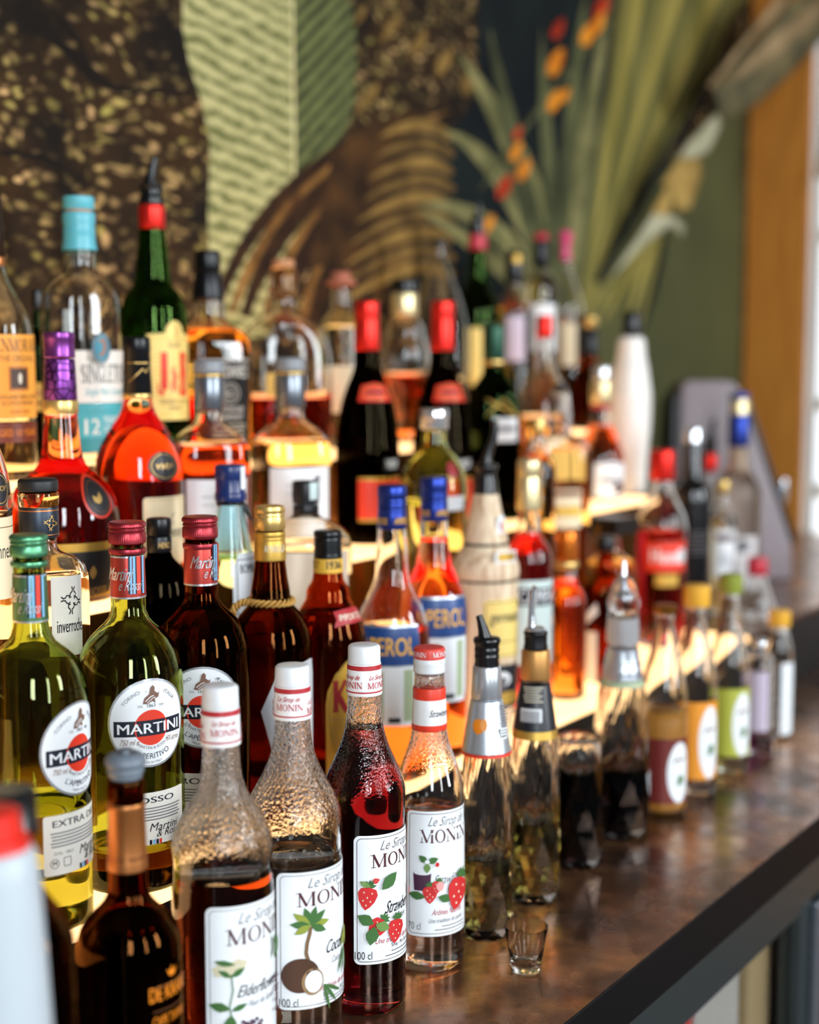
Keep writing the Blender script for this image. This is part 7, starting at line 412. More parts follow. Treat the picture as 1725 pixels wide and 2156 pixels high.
{'key':'red_top','name':'rum_bottle','label':'orange spirit bottle with black neck and small red cap beside pink stopper','group':'bottles on the top lit step','loc':(2.4828,1.33,1.387),'rot':-151.82,'parts':[{'t':'lathe','name':'cap','mat':'crimson_plastic','prof':[(0.0123,0.3419),(0.0141,0.3436),(0.0132,0.3532),(0.0097,0.3549)]},{'t':'lathe','name':'neck_foil','mat':'black_metal','prof':[(0.0132,0.2932),(0.0141,0.295),(0.0132,0.3402),(0.0114,0.3419)]},{'t':'glass','name':'glass_body','mat':'g_clear','prof':[(0.0302,0.0),(0.0302,0.0313),(0.03,0.2252),(0.0291,0.2514),(0.0247,0.2671),(0.0159,0.2819),(0.0123,0.2967)],'fill':0.2732,'liq':'l_gold'},{'t':'label','name':'label','phi':15,'r':0.03,'ops':[('rect',-29.75,29.75,224.21,137.36,'label_white',0.0)]}]},
{'key':'pink_ball','name':'liqueur_bottle','label':'clear conical bottle with pink ball stopper at the end of the rear row','group':'bottles on the top lit step','loc':(2.5825,1.33,1.387),'rot':-152.75,'parts':[{'t':'lathe','name':'stopper','mat':'pink_plastic','prof':[(0.01,0.3106),(0.0109,0.3132),(0.0091,0.3267),(0.0081,0.3392),(0.0109,0.3445),(0.0136,0.3553),(0.0099,0.3642),(0.0036,0.3677)]},{'t':'glass','name':'glass_body','mat':'g_clear','prof':[(0.0366,0.0),(0.0366,0.0283),(0.0364,0.2009),(0.0346,0.2234),(0.0282,0.2459),(0.0191,0.2684),(0.0127,0.2908),(0.01,0.3132)],'fill':0.2054,'liq':'l_rust'},{'t':'label','name':'label','phi':12,'r':0.0365,'ops':[('rect',-16.21,16.21,191.1,110.59,'label_tan',0.0)]}]},
{'key':'gold_ball','name':'whisky_bottle','label':'dark amber bottle with golden ball stopper above its black neck','group':'bottles on the top lit step','loc':(2.5292,1.25,1.387),'rot':-153.7,'parts':[{'t':'lathe','name':'stopper','mat':'gold_metal','prof':[(0.0106,0.1795),(0.0132,0.1848),(0.0159,0.1953),(0.0132,0.204),(0.0071,0.2075)]},{'t':'lathe','name':'neck_foil','mat':'black_metal','prof':[(0.0159,0.1304),(0.0168,0.1321),(0.015,0.1787),(0.0106,0.1804)]},{'t':'glass','name':'glass_body','mat':'g_brown2','prof':[(0.0347,0.0),(0.0347,0.0049),(0.0346,0.058),(0.0319,0.0801),(0.0248,0.0978),(0.0168,0.1154),(0.0141,0.1339)],'fill':0.1022,'liq':'l_darkbrown'}]},
]

MURAL = [
('m_night',[(2.457,2.196),(3.14,2.332),(3.03,1.978),(3.002,1.358),(2.279,1.302),(2.216,1.474),(2.262,1.675),(2.359,1.748),(2.286,1.81),(2.325,1.897),(2.441,1.988)]),
('m_olive',[(3.158,1.867),(3.821,2.215),(3.916,0.771),(2.808,0.942),(2.837,1.545)]),
('m_branch',[(1.362,1.924),(1.415,1.901),(1.455,1.876),(1.496,1.868),(1.581,1.876),(1.66,1.891),(1.66,1.895),(1.581,1.882),(1.5,1.878),(1.47,1.891),(1.427,1.913),(1.367,1.93)]),
('m_branch',[(1.297,1.765),(1.366,1.765),(1.422,1.748),(1.457,1.734),(1.46,1.737),(1.427,1.754),(1.369,1.773),(1.298,1.769)]),
('m_branch',[(1.46,1.89),(1.442,1.924),(1.4,1.952),(1.352,1.972),(1.349,1.969),(1.395,1.948),(1.435,1.92),(1.449,1.886)]),
('m_leafA',[(1.638,2.027),(1.891,2.076),(1.894,1.826),(1.888,1.657),(1.816,1.553),(1.715,1.551),(1.692,1.606),(1.685,1.702),(1.692,1.824),(1.675,1.879),(1.651,1.925),(1.636,1.975)]),
('m_leafB',[(1.891,2.076),(2.04,2.106),(2.057,2.049),(2.062,1.997),(2.054,1.919),(2.016,1.861),(1.979,1.767),(1.891,1.613)]),
('m_rib',[(1.888,2.076),(1.888,1.976),(1.889,1.825),(1.885,1.657),(1.889,1.657),(1.895,1.826),(1.894,1.977),(1.893,2.077)]),
('m_frondD',[(1.708,1.584),(1.739,1.627),(1.774,1.668),(1.816,1.707),(1.865,1.746),(1.922,1.784),(1.987,1.821),(2.064,1.86),(2.152,1.899),(2.255,1.939),(2.374,1.982),(2.373,1.984),(2.247,1.949),(2.139,1.912),(2.045,1.876),(1.964,1.838),(1.895,1.799),(1.836,1.76),(1.787,1.719),(1.747,1.676),(1.715,1.633),(1.692,1.588)]),
('m_frondL',[(1.743,1.579),(1.771,1.622),(1.804,1.662),(1.844,1.701),(1.89,1.739),(1.943,1.776),(2.006,1.812),(2.078,1.849),(2.162,1.885),(2.259,1.922),(2.371,1.961),(2.37,1.962),(2.253,1.93),(2.151,1.896),(2.063,1.861),(1.987,1.825),(1.922,1.788),(1.866,1.75),(1.82,1.71),(1.782,1.669),(1.752,1.626),(1.73,1.582)]),
('m_frondD',[(1.776,1.573),(1.803,1.615),(1.836,1.654),(1.874,1.692),(1.918,1.728),(1.968,1.763),(2.027,1.798),(2.094,1.833),(2.172,1.868),(2.263,1.904),(2.368,1.941),(2.367,1.943),(2.254,1.914),(2.157,1.884),(2.072,1.851),(1.998,1.817),(1.935,1.781),(1.882,1.744),(1.837,1.705),(1.802,1.664),(1.774,1.621),(1.755,1.577)]),
('m_frondL',[(1.818,1.566),(1.842,1.608),(1.871,1.647),(1.906,1.684),(1.946,1.719),(1.993,1.753),(2.048,1.786),(2.111,1.818),(2.183,1.85),(2.268,1.882),(2.365,1.914),(2.364,1.915),(2.262,1.889),(2.173,1.861),(2.095,1.83),(2.028,1.799),(1.97,1.765),(1.921,1.729),(1.88,1.692),(1.847,1.653),(1.822,1.612),(1.804,1.569)]),
('m_frondD',[(1.859,1.559),(1.883,1.6),(1.911,1.638),(1.944,1.673),(1.982,1.706),(2.025,1.738),(2.074,1.769),(2.131,1.8),(2.197,1.83),(2.274,1.861),(2.362,1.892),(2.36,1.894),(2.264,1.873),(2.178,1.848),(2.104,1.821),(2.039,1.791),(1.984,1.758),(1.937,1.723),(1.899,1.686),(1.869,1.647),(1.848,1.606),(1.833,1.563)]),
('m_frondL',[(1.908,1.548),(1.928,1.588),(1.951,1.625),(1.98,1.659),(2.013,1.691),(2.052,1.721),(2.097,1.75),(2.149,1.777),(2.209,1.803),(2.278,1.827),(2.358,1.852),(2.358,1.853),(2.273,1.835),(2.198,1.814),(2.133,1.789),(2.076,1.762),(2.027,1.733),(1.985,1.701),(1.952,1.667),(1.925,1.63),(1.906,1.591),(1.893,1.55)]),
('m_frondD',[(1.945,1.543),(1.965,1.582),(1.989,1.618),(2.016,1.65),(2.047,1.681),(2.082,1.709),(2.122,1.736),(2.168,1.761),(2.221,1.786),(2.283,1.81),(2.355,1.835),(2.354,1.837),(2.274,1.823),(2.202,1.805),(2.139,1.783),(2.084,1.757),(2.037,1.728),(1.998,1.697),(1.966,1.663),(1.943,1.626),(1.927,1.587),(1.918,1.546)]),
('m_frondL',[(1.99,1.529),(2.005,1.567),(2.023,1.602),(2.046,1.634),(2.073,1.663),(2.104,1.689),(2.14,1.713),(2.182,1.735),(2.23,1.755),(2.287,1.774),(2.352,1.791),(2.351,1.792),(2.282,1.781),(2.221,1.765),(2.166,1.746),(2.119,1.724),(2.079,1.699),(2.045,1.671),(2.019,1.64),(1.998,1.606),(1.984,1.57),(1.975,1.531)]),
('m_frondD',[(2.024,1.522),(2.04,1.559),(2.058,1.592),(2.08,1.622),(2.104,1.649),(2.132,1.673),(2.163,1.695),(2.199,1.715),(2.241,1.734),(2.29,1.752),(2.349,1.77),(2.348,1.772),(2.282,1.766),(2.223,1.754),(2.169,1.737),(2.123,1.716),(2.083,1.692),(2.051,1.664),(2.027,1.633),(2.009,1.599),(1.999,1.563),(1.995,1.524)]),
('m_frondL',[(2.086,1.506),(2.096,1.542),(2.108,1.574),(2.124,1.603),(2.143,1.628),(2.165,1.649),(2.191,1.668),(2.22,1.685),(2.255,1.699),(2.297,1.711),(2.346,1.722),(2.345,1.723),(2.293,1.72),(2.245,1.711),(2.202,1.698),(2.165,1.681),(2.134,1.66),(2.11,1.635),(2.091,1.608),(2.078,1.577),(2.07,1.544),(2.068,1.507)]),
('m_frondM',[(1.992,1.836),(2.073,1.891),(2.216,1.941),(2.325,1.93),(2.35,1.748),(2.278,1.709),(2.157,1.702),(2.044,1.633),(1.978,1.661),(1.927,1.659)]),
('m_frondT',[(2.366,1.911),(2.351,1.92),(2.332,1.927),(2.31,1.931),(2.285,1.932),(2.259,1.931),(2.232,1.926),(2.206,1.919),(2.179,1.91),(2.153,1.898),(2.128,1.884),(2.129,1.883),(2.16,1.891),(2.188,1.897),(2.213,1.902),(2.236,1.906),(2.257,1.908),(2.276,1.909),(2.294,1.909),(2.312,1.908),(2.33,1.905),(2.35,1.901)]),
('m_night',[(2.364,1.895),(2.349,1.901),(2.331,1.906),(2.312,1.908),(2.292,1.909),(2.27,1.907),(2.248,1.903),(2.226,1.897),(2.203,1.889),(2.18,1.88),(2.157,1.868),(2.157,1.868),(2.183,1.877),(2.207,1.885),(2.229,1.891),(2.251,1.896),(2.271,1.899),(2.289,1.9),(2.307,1.9),(2.325,1.899),(2.341,1.896),(2.358,1.891)]),
('m_frondT2',[(2.374,1.882),(2.356,1.891),(2.334,1.897),(2.308,1.901),(2.281,1.901),(2.253,1.899),(2.224,1.893),(2.195,1.885),(2.166,1.875),(2.138,1.862),(2.111,1.847),(2.112,1.846),(2.145,1.855),(2.176,1.863),(2.204,1.869),(2.23,1.873),(2.254,1.876),(2.275,1.878),(2.296,1.878),(2.316,1.878),(2.337,1.875),(2.359,1.871)]),
('m_night',[(2.364,1.864),(2.347,1.871),(2.329,1.875),(2.308,1.877),(2.286,1.877),(2.263,1.875),(2.239,1.87),(2.215,1.863),(2.19,1.854),(2.165,1.844),(2.139,1.831),(2.14,1.831),(2.168,1.841),(2.194,1.85),(2.219,1.857),(2.242,1.863),(2.264,1.867),(2.285,1.869),(2.304,1.869),(2.323,1.868),(2.341,1.865),(2.359,1.86)]),
('m_frondT',[(2.367,1.85),(2.349,1.86),(2.327,1.866),(2.301,1.87),(2.273,1.87),(2.243,1.866),(2.213,1.86),(2.183,1.851),(2.153,1.84),(2.123,1.827),(2.094,1.81),(2.095,1.809),(2.13,1.819),(2.163,1.828),(2.193,1.835),(2.221,1.84),(2.246,1.844),(2.269,1.846),(2.29,1.847),(2.31,1.846),(2.331,1.844),(2.352,1.84)]),
('m_night',[(2.364,1.834),(2.346,1.84),(2.326,1.845),(2.304,1.846),(2.28,1.846),(2.256,1.842),(2.23,1.837),(2.204,1.829),(2.177,1.819),(2.15,1.808),(2.122,1.794),(2.123,1.793),(2.153,1.805),(2.181,1.815),(2.208,1.823),(2.234,1.83),(2.258,1.834),(2.28,1.837),(2.301,1.838),(2.321,1.837),(2.34,1.835),(2.359,1.83)]),
('m_frondT2',[(2.375,1.821),(2.354,1.83),(2.329,1.836),(2.3,1.839),(2.269,1.838),(2.237,1.834),(2.205,1.828),(2.173,1.818),(2.141,1.806),(2.108,1.791),(2.077,1.774),(2.078,1.773),(2.116,1.784),(2.151,1.794),(2.184,1.802),(2.214,1.808),(2.242,1.812),(2.268,1.815),(2.292,1.816),(2.314,1.816),(2.337,1.814),(2.361,1.81)]),
('m_night',[(2.364,1.803),(2.345,1.81),(2.324,1.814),(2.3,1.815),(2.275,1.814),(2.248,1.81),(2.221,1.804),(2.193,1.795),(2.164,1.785),(2.135,1.772),(2.105,1.757),(2.105,1.757),(2.138,1.769),(2.169,1.781),(2.198,1.79),(2.225,1.797),(2.251,1.802),(2.275,1.806),(2.298,1.807),(2.319,1.807),(2.339,1.804),(2.359,1.799)]),
('m_frondT',[(2.369,1.79),(2.348,1.799),(2.322,1.805),(2.292,1.808),(2.261,1.807),(2.228,1.802),(2.195,1.795),(2.161,1.784),(2.127,1.771),(2.094,1.756),(2.06,1.737),(2.061,1.736),(2.101,1.749),(2.139,1.76),(2.173,1.768),(2.205,1.775),(2.235,1.781),(2.261,1.784),(2.286,1.785),(2.309,1.785),(2.331,1.783),(2.355,1.779)]),
('m_night',[(2.364,1.773),(2.344,1.779),(2.321,1.783),(2.296,1.784),(2.269,1.783),(2.241,1.778),(2.212,1.771),(2.182,1.762),(2.152,1.75),(2.12,1.736),(2.088,1.72),(2.089,1.72),(2.123,1.734),(2.156,1.746),(2.187,1.756),(2.217,1.764),(2.244,1.771),(2.27,1.774),(2.294,1.776),(2.317,1.776),(2.339,1.774),(2.359,1.769)]),
('m_frondT2',[(2.377,1.76),(2.353,1.769),(2.324,1.775),(2.292,1.777),(2.258,1.776),(2.223,1.771),(2.187,1.762),(2.151,1.751),(2.115,1.737),(2.079,1.721),(2.044,1.701),(2.045,1.7),(2.087,1.714),(2.127,1.726),(2.164,1.735),(2.198,1.743),(2.23,1.749),(2.26,1.753),(2.287,1.755),(2.312,1.755),(2.338,1.753),(2.364,1.749)]),
('m_night',[(2.364,1.742),(2.343,1.749),(2.319,1.752),(2.292,1.753),(2.264,1.751),(2.234,1.746),(2.203,1.739),(2.172,1.729),(2.139,1.716),(2.105,1.701),(2.071,1.684),(2.072,1.684),(2.108,1.699),(2.143,1.712),(2.177,1.723),(2.208,1.732),(2.238,1.739),(2.265,1.743),(2.291,1.745),(2.315,1.745),(2.338,1.743),(2.36,1.738)]),
('m_frondT',[(2.37,1.728),(2.346,1.738),(2.317,1.744),(2.284,1.746),(2.25,1.744),(2.214,1.739),(2.177,1.73),(2.14,1.718),(2.102,1.703),(2.065,1.686),(2.027,1.666),(2.028,1.665),(2.073,1.679),(2.114,1.692),(2.153,1.702),(2.189,1.711),(2.222,1.717),(2.253,1.721),(2.281,1.723),(2.307,1.724),(2.331,1.722),(2.357,1.718)]),
('m_night',[(2.364,1.711),(2.342,1.718),(2.316,1.722),(2.288,1.722),(2.258,1.72),(2.227,1.714),(2.195,1.706),(2.161,1.695),(2.126,1.682),(2.091,1.666),(2.054,1.648),(2.055,1.648),(2.094,1.664),(2.131,1.678),(2.166,1.69),(2.2,1.699),(2.231,1.707),(2.26,1.712),(2.288,1.714),(2.313,1.714),(2.337,1.712),(2.36,1.707)]),
('m_frondT2',[(2.378,1.698),(2.351,1.707),(2.319,1.713),(2.284,1.715),(2.247,1.713),(2.208,1.707),(2.169,1.698),(2.13,1.685),(2.09,1.67),(2.05,1.652),(2.011,1.63),(2.012,1.629),(2.058,1.645),(2.102,1.658),(2.143,1.669),(2.182,1.679),(2.218,1.685),(2.251,1.69),(2.282,1.693),(2.31,1.693),(2.338,1.691),(2.366,1.687)]),
('m_night',[(2.364,1.68),(2.341,1.687),(2.314,1.691),(2.284,1.691),(2.253,1.688),(2.22,1.682),(2.186,1.674),(2.15,1.662),(2.114,1.648),(2.076,1.631),(2.038,1.612),(2.038,1.612),(2.079,1.629),(2.118,1.644),(2.156,1.657),(2.191,1.667),(2.224,1.675),(2.255,1.68),(2.284,1.683),(2.311,1.684),(2.336,1.681),(2.36,1.676)]),
('m_frondT',[(2.372,1.667),(2.345,1.676),(2.313,1.682),(2.277,1.684),(2.239,1.681),(2.2,1.675),(2.159,1.665),(2.119,1.652),(2.078,1.636),(2.036,1.617),(1.995,1.595),(1.996,1.594),(2.044,1.61),(2.09,1.625),(2.133,1.637),(2.173,1.646),(2.21,1.654),(2.244,1.659),(2.275,1.662),(2.304,1.662),(2.332,1.66),(2.36,1.656)]),
('m_night',[(2.364,1.649),(2.34,1.656),(2.311,1.66),(2.281,1.66),(2.248,1.657),(2.213,1.651),(2.177,1.641),(2.14,1.629),(2.101,1.614),(2.062,1.597),(2.021,1.577),(2.022,1.577),(2.065,1.595),(2.106,1.61),(2.145,1.624),(2.183,1.635),(2.218,1.643),(2.251,1.649),(2.281,1.652),(2.309,1.653),(2.335,1.65),(2.361,1.645)]),
('m_frondT2',[(2.083,2.092),(2.075,2.085),(2.068,2.077),(2.062,2.069),(2.056,2.061),(2.052,2.051),(2.052,2.051),(2.066,2.059),(2.077,2.067),(2.085,2.076),(2.09,2.084),(2.092,2.092)]),
('m_frondT',[(2.157,2.077),(2.149,2.07),(2.143,2.062),(2.138,2.054),(2.134,2.046),(2.133,2.037),(2.134,2.037),(2.146,2.045),(2.154,2.053),(2.161,2.061),(2.165,2.069),(2.167,2.077)]),
('m_frondT',[(2.235,2.062),(2.227,2.054),(2.221,2.046),(2.218,2.038),(2.216,2.03),(2.219,2.021),(2.22,2.022),(2.229,2.03),(2.236,2.038),(2.241,2.046),(2.244,2.054),(2.245,2.062)]),
('m_frondT2',[(2.318,2.045),(2.309,2.037),(2.304,2.029),(2.302,2.021),(2.304,2.013),(2.31,2.005),(2.311,2.006),(2.318,2.014),(2.323,2.022),(2.326,2.03),(2.328,2.037),(2.328,2.045)]),
('m_frondT',[(2.405,2.028),(2.396,2.02),(2.392,2.011),(2.392,2.002),(2.397,1.995),(2.406,1.988),(2.408,1.989),(2.411,1.998),(2.414,2.006),(2.415,2.013),(2.416,2.02),(2.416,2.028)]),
('m_frondT',[(2.089,1.952),(2.081,1.945),(2.074,1.938),(2.068,1.93),(2.062,1.921),(2.057,1.912),(2.058,1.911),(2.072,1.919),(2.083,1.927),(2.091,1.935),(2.096,1.943),(2.098,1.951)]),
('m_frondT2',[(2.164,2.083),(2.156,2.075),(2.15,2.067),(2.145,2.059),(2.141,2.051),(2.14,2.042),(2.141,2.042),(2.153,2.05),(2.162,2.058),(2.168,2.066),(2.172,2.074),(2.174,2.082)]),
('m_frondT',[(2.243,2.067),(2.235,2.059),(2.229,2.051),(2.225,2.043),(2.224,2.035),(2.226,2.027),(2.227,2.027),(2.237,2.035),(2.244,2.043),(2.249,2.051),(2.252,2.059),(2.253,2.067)]),
('m_frondT',[(2.326,2.051),(2.317,2.043),(2.312,2.034),(2.31,2.026),(2.312,2.018),(2.318,2.011),(2.319,2.011),(2.326,2.02),(2.331,2.028),(2.334,2.035),(2.336,2.043),(2.336,2.051)]),
('m_frondT2',[(2.413,2.034),(2.404,2.025),(2.4,2.016),(2.4,2.008),(2.405,2.0),(2.415,1.994),(2.416,1.994),(2.42,2.003),(2.422,2.011),(2.424,2.018),(2.424,2.026),(2.424,2.034)]),
('m_frondT',[(2.096,1.957),(2.088,1.95),(2.081,1.942),(2.075,1.935),(2.069,1.926),(2.064,1.916),(2.065,1.916),(2.079,1.923),(2.09,1.931),(2.098,1.94),(2.103,1.948),(2.105,1.956)]),
('m_frondT',[(2.172,2.088),(2.163,2.08),(2.157,2.072),(2.152,2.064),(2.148,2.056),(2.147,2.047),(2.148,2.047),(2.16,2.055),(2.169,2.063),(2.176,2.071),(2.18,2.08),(2.181,2.088)]),
('m_frondT2',[(2.251,2.073),(2.242,2.065),(2.236,2.056),(2.233,2.048),(2.232,2.04),(2.234,2.032),(2.235,2.032),(2.245,2.04),(2.252,2.048),(2.256,2.056),(2.259,2.064),(2.261,2.072)]),
('m_frondT',[(2.334,2.056),(2.325,2.048),(2.32,2.04),(2.318,2.031),(2.32,2.023),(2.326,2.016),(2.327,2.016),(2.334,2.025),(2.339,2.033),(2.342,2.041),(2.344,2.048),(2.344,2.056)]),
('m_frondT',[(2.421,2.039),(2.413,2.031),(2.408,2.022),(2.409,2.013),(2.413,2.005),(2.423,1.999),(2.425,2.0),(2.428,2.009),(2.431,2.017),(2.432,2.024),(2.433,2.031),(2.433,2.039)]),
('m_frondT2',[(2.103,1.962),(2.095,1.955),(2.088,1.947),(2.082,1.939),(2.076,1.931),(2.071,1.921),(2.072,1.921),(2.086,1.928),(2.097,1.936),(2.105,1.945),(2.11,1.953),(2.112,1.961)]),
('m_frondT',[(2.179,2.093),(2.171,2.085),(2.164,2.078),(2.159,2.069),(2.156,2.061),(2.154,2.052),(2.155,2.052),(2.167,2.06),(2.176,2.068),(2.183,2.077),(2.187,2.085),(2.189,2.093)]),
('m_frondT',[(2.258,2.078),(2.25,2.07),(2.244,2.062),(2.24,2.054),(2.239,2.045),(2.241,2.037),(2.242,2.037),(2.252,2.046),(2.259,2.054),(2.264,2.062),(2.267,2.07),(2.268,2.078)]),
('m_frondT2',[(2.342,2.062),(2.333,2.053),(2.328,2.045),(2.326,2.037),(2.328,2.029),(2.334,2.021),(2.335,2.022),(2.342,2.03),(2.347,2.038),(2.35,2.046),(2.352,2.054),(2.352,2.062)]),
('m_frondT',[(2.43,2.045),(2.421,2.036),(2.417,2.027),(2.417,2.019),(2.422,2.011),(2.432,2.005),(2.433,2.005),(2.437,2.014),(2.439,2.022),(2.441,2.029),(2.441,2.037),(2.441,2.045)]),
('m_frondT',[(2.11,1.967),(2.102,1.959),(2.095,1.952),(2.088,1.944),(2.083,1.935),(2.078,1.926),(2.079,1.926),(2.093,1.933),(2.104,1.941),(2.112,1.949),(2.117,1.958),(2.119,1.966)]),
('m_frondT2',[(2.186,2.098),(2.178,2.091),(2.171,2.083),(2.166,2.075),(2.163,2.066),(2.161,2.057),(2.162,2.057),(2.174,2.065),(2.184,2.074),(2.19,2.082),(2.194,2.09),(2.196,2.098)]),
('m_frondT',[(2.266,2.083),(2.257,2.075),(2.251,2.067),(2.248,2.059),(2.247,2.051),(2.249,2.042),(2.25,2.042),(2.26,2.051),(2.267,2.059),(2.272,2.067),(2.275,2.075),(2.276,2.083)]),
('m_frondT',[(2.35,2.067),(2.341,2.059),(2.336,2.05),(2.334,2.042),(2.336,2.034),(2.342,2.027),(2.343,2.027),(2.35,2.036),(2.355,2.044),(2.358,2.052),(2.36,2.059),(2.361,2.067)]),
('m_frondT2',[(2.438,2.05),(2.43,2.042),(2.425,2.033),(2.425,2.024),(2.43,2.016),(2.44,2.01),(2.442,2.011),(2.445,2.02),(2.448,2.028),(2.449,2.035),(2.45,2.042),(2.45,2.05)]),
('m_frondT',[(2.117,1.971),(2.109,1.964),(2.102,1.957),(2.095,1.949),(2.09,1.94),(2.085,1.931),(2.086,1.93),(2.1,1.938),(2.111,1.946),(2.119,1.954),(2.124,1.963),(2.126,1.971)]),
('m_palm',[(2.875,1.548),(2.854,1.619),(2.824,1.688),(2.788,1.752),(2.745,1.812),(2.696,1.867),(2.642,1.917),(2.583,1.962),(2.52,2.002),(2.454,2.037),(2.384,2.065),(2.379,2.063),(2.424,2.023),(2.47,1.981),(2.515,1.937),(2.56,1.891),(2.605,1.841),(2.649,1.789),(2.692,1.733),(2.735,1.673),(2.778,1.61),(2.821,1.542)]),
('m_palm',[(2.838,1.568),(2.801,1.638),(2.761,1.701),(2.716,1.756),(2.668,1.803),(2.617,1.842),(2.563,1.873),(2.506,1.897),(2.449,1.913),(2.391,1.921),(2.334,1.92),(2.332,1.918),(2.376,1.905),(2.418,1.89),(2.459,1.87),(2.502,1.845),(2.545,1.815),(2.59,1.778),(2.638,1.735),(2.687,1.685),(2.738,1.627),(2.792,1.561)]),
('m_palm',[(2.816,1.549),(2.779,1.606),(2.735,1.656),(2.685,1.699),(2.63,1.734),(2.571,1.761),(2.507,1.781),(2.441,1.793),(2.375,1.797),(2.31,1.793),(2.247,1.783),(2.247,1.781),(2.306,1.778),(2.362,1.772),(2.414,1.762),(2.464,1.748),(2.514,1.729),(2.564,1.705),(2.614,1.674),(2.666,1.637),(2.718,1.593),(2.772,1.541)]),
('m_palm2',[(2.839,1.528),(2.817,1.578),(2.791,1.632),(2.763,1.687),(2.732,1.745),(2.698,1.805),(2.662,1.866),(2.624,1.93),(2.584,1.994),(2.541,2.06),(2.495,2.126),(2.49,2.125),(2.509,2.052),(2.532,1.982),(2.557,1.915),(2.584,1.851),(2.614,1.789),(2.645,1.73),(2.678,1.673),(2.714,1.62),(2.752,1.569),(2.793,1.522)]),
('m_palm2',[(2.891,1.566),(2.885,1.64),(2.88,1.713),(2.876,1.785),(2.875,1.855),(2.875,1.926),(2.877,1.996),(2.88,2.065),(2.885,2.135),(2.892,2.204),(2.897,2.274),(2.892,2.273),(2.858,2.2),(2.832,2.129),(2.812,2.058),(2.799,1.988),(2.792,1.918),(2.791,1.848),(2.796,1.778),(2.807,1.708),(2.824,1.636),(2.848,1.564)]),
('m_palm',[(2.889,1.586),(2.891,1.647),(2.896,1.709),(2.903,1.773),(2.913,1.839),(2.925,1.907),(2.94,1.978),(2.957,2.051),(2.977,2.127),(2.999,2.206),(3.022,2.288),(3.017,2.288),(2.967,2.203),(2.926,2.123),(2.892,2.047),(2.866,1.974),(2.847,1.903),(2.834,1.835),(2.828,1.77),(2.828,1.706),(2.835,1.644),(2.849,1.584)]),
('m_palm2',[(2.855,1.546),(2.84,1.607),(2.824,1.667),(2.809,1.728),(2.794,1.789),(2.779,1.851),(2.764,1.912),(2.748,1.974),(2.733,2.037),(2.718,2.099),(2.7,2.162),(2.696,2.161),(2.691,2.095),(2.691,2.03),(2.695,1.966),(2.702,1.904),(2.712,1.842),(2.726,1.781),(2.744,1.721),(2.765,1.661),(2.79,1.602),(2.819,1.543)]),
('m_palm',[(2.788,1.569),(2.757,1.598),(2.719,1.625),(2.674,1.651),(2.624,1.675),(2.569,1.697),(2.511,1.717),(2.449,1.735),(2.384,1.751),(2.317,1.764),(2.248,1.774),(2.246,1.773),(2.305,1.753),(2.363,1.733),(2.419,1.713),(2.473,1.692),(2.526,1.671),(2.576,1.65),(2.624,1.628),(2.67,1.606),(2.714,1.583),(2.756,1.559)]),
('m_palm2',[(2.929,1.565),(2.944,1.623),(2.96,1.683),(2.977,1.746),(2.995,1.811),(3.014,1.879),(3.034,1.951),(3.055,2.025),(3.077,2.102),(3.1,2.183),(3.121,2.266),(3.114,2.266),(3.057,2.179),(3.01,2.098),(2.971,2.021),(2.938,1.947),(2.913,1.877),(2.893,1.809),(2.88,1.745),(2.873,1.683),(2.872,1.623),(2.878,1.566)]),
('m_palm2',[(2.464,1.824),(2.612,1.937),(2.789,2.071),(3.075,2.256),(3.146,2.3),(3.137,2.302),(3.063,2.258),(2.774,2.075),(2.598,1.94),(2.456,1.827)]),
('m_fanA',[(2.867,1.575),(2.883,1.625),(3.062,2.316),(3.142,2.332),(2.906,1.616)]),
('m_fanB',[(2.87,1.577),(2.887,1.628),(3.129,2.329),(3.212,2.346),(2.91,1.619)]),
('m_fanC',[(2.873,1.578),(2.89,1.631),(3.198,2.343),(3.284,2.36),(2.914,1.621)]),
('m_fanA',[(2.876,1.58),(2.893,1.633),(3.269,2.357),(3.359,2.375),(2.917,1.624)]),
('m_fanB',[(2.879,1.582),(2.897,1.636),(3.344,2.372),(3.436,2.39),(2.921,1.626)]),
('m_fanC',[(2.882,1.584),(2.9,1.638),(3.42,2.387),(3.516,2.406),(2.925,1.629)]),
('m_fanA',[(2.885,1.585),(2.903,1.641),(3.5,2.403),(3.599,2.423),(2.929,1.632)]),
('m_fanB',[(2.887,1.587),(2.907,1.644),(3.582,2.419),(3.685,2.44),(2.932,1.634)]),
('m_fanC',[(2.89,1.589),(2.91,1.646),(3.668,2.436),(3.775,2.458),(2.936,1.637)]),
('m_fanA',[(2.893,1.59),(2.913,1.649),(3.757,2.454),(3.868,2.476),(2.94,1.64)]),
('m_fanB',[(2.896,1.592),(2.917,1.651),(3.849,2.472),(3.965,2.495),(2.944,1.642)]),
('m_fanC',[(2.899,1.594),(2.92,1.654),(3.945,2.492),(4.066,2.515),(2.947,1.645)]),
('m_fanA',[(2.902,1.596),(2.923,1.657),(4.045,2.511),(4.171,2.536),(2.951,1.648)]),
('m_night',[(4.016,2.506),(4.098,2.522),(3.594,2.182),(3.24,1.895),(2.974,1.669),(2.946,1.678),(3.207,1.914),(3.533,2.173)]),
('m_fanA',[(3.296,1.825),(3.279,1.804),(3.264,1.782),(3.249,1.759),(3.236,1.735),(3.224,1.71),(3.213,1.684),(3.203,1.656),(3.194,1.628),(3.186,1.599),(3.181,1.569),(3.183,1.569),(3.201,1.598),(3.217,1.627),(3.232,1.655),(3.247,1.682),(3.26,1.708),(3.273,1.733),(3.285,1.757),(3.295,1.781),(3.305,1.803),(3.314,1.824)]),
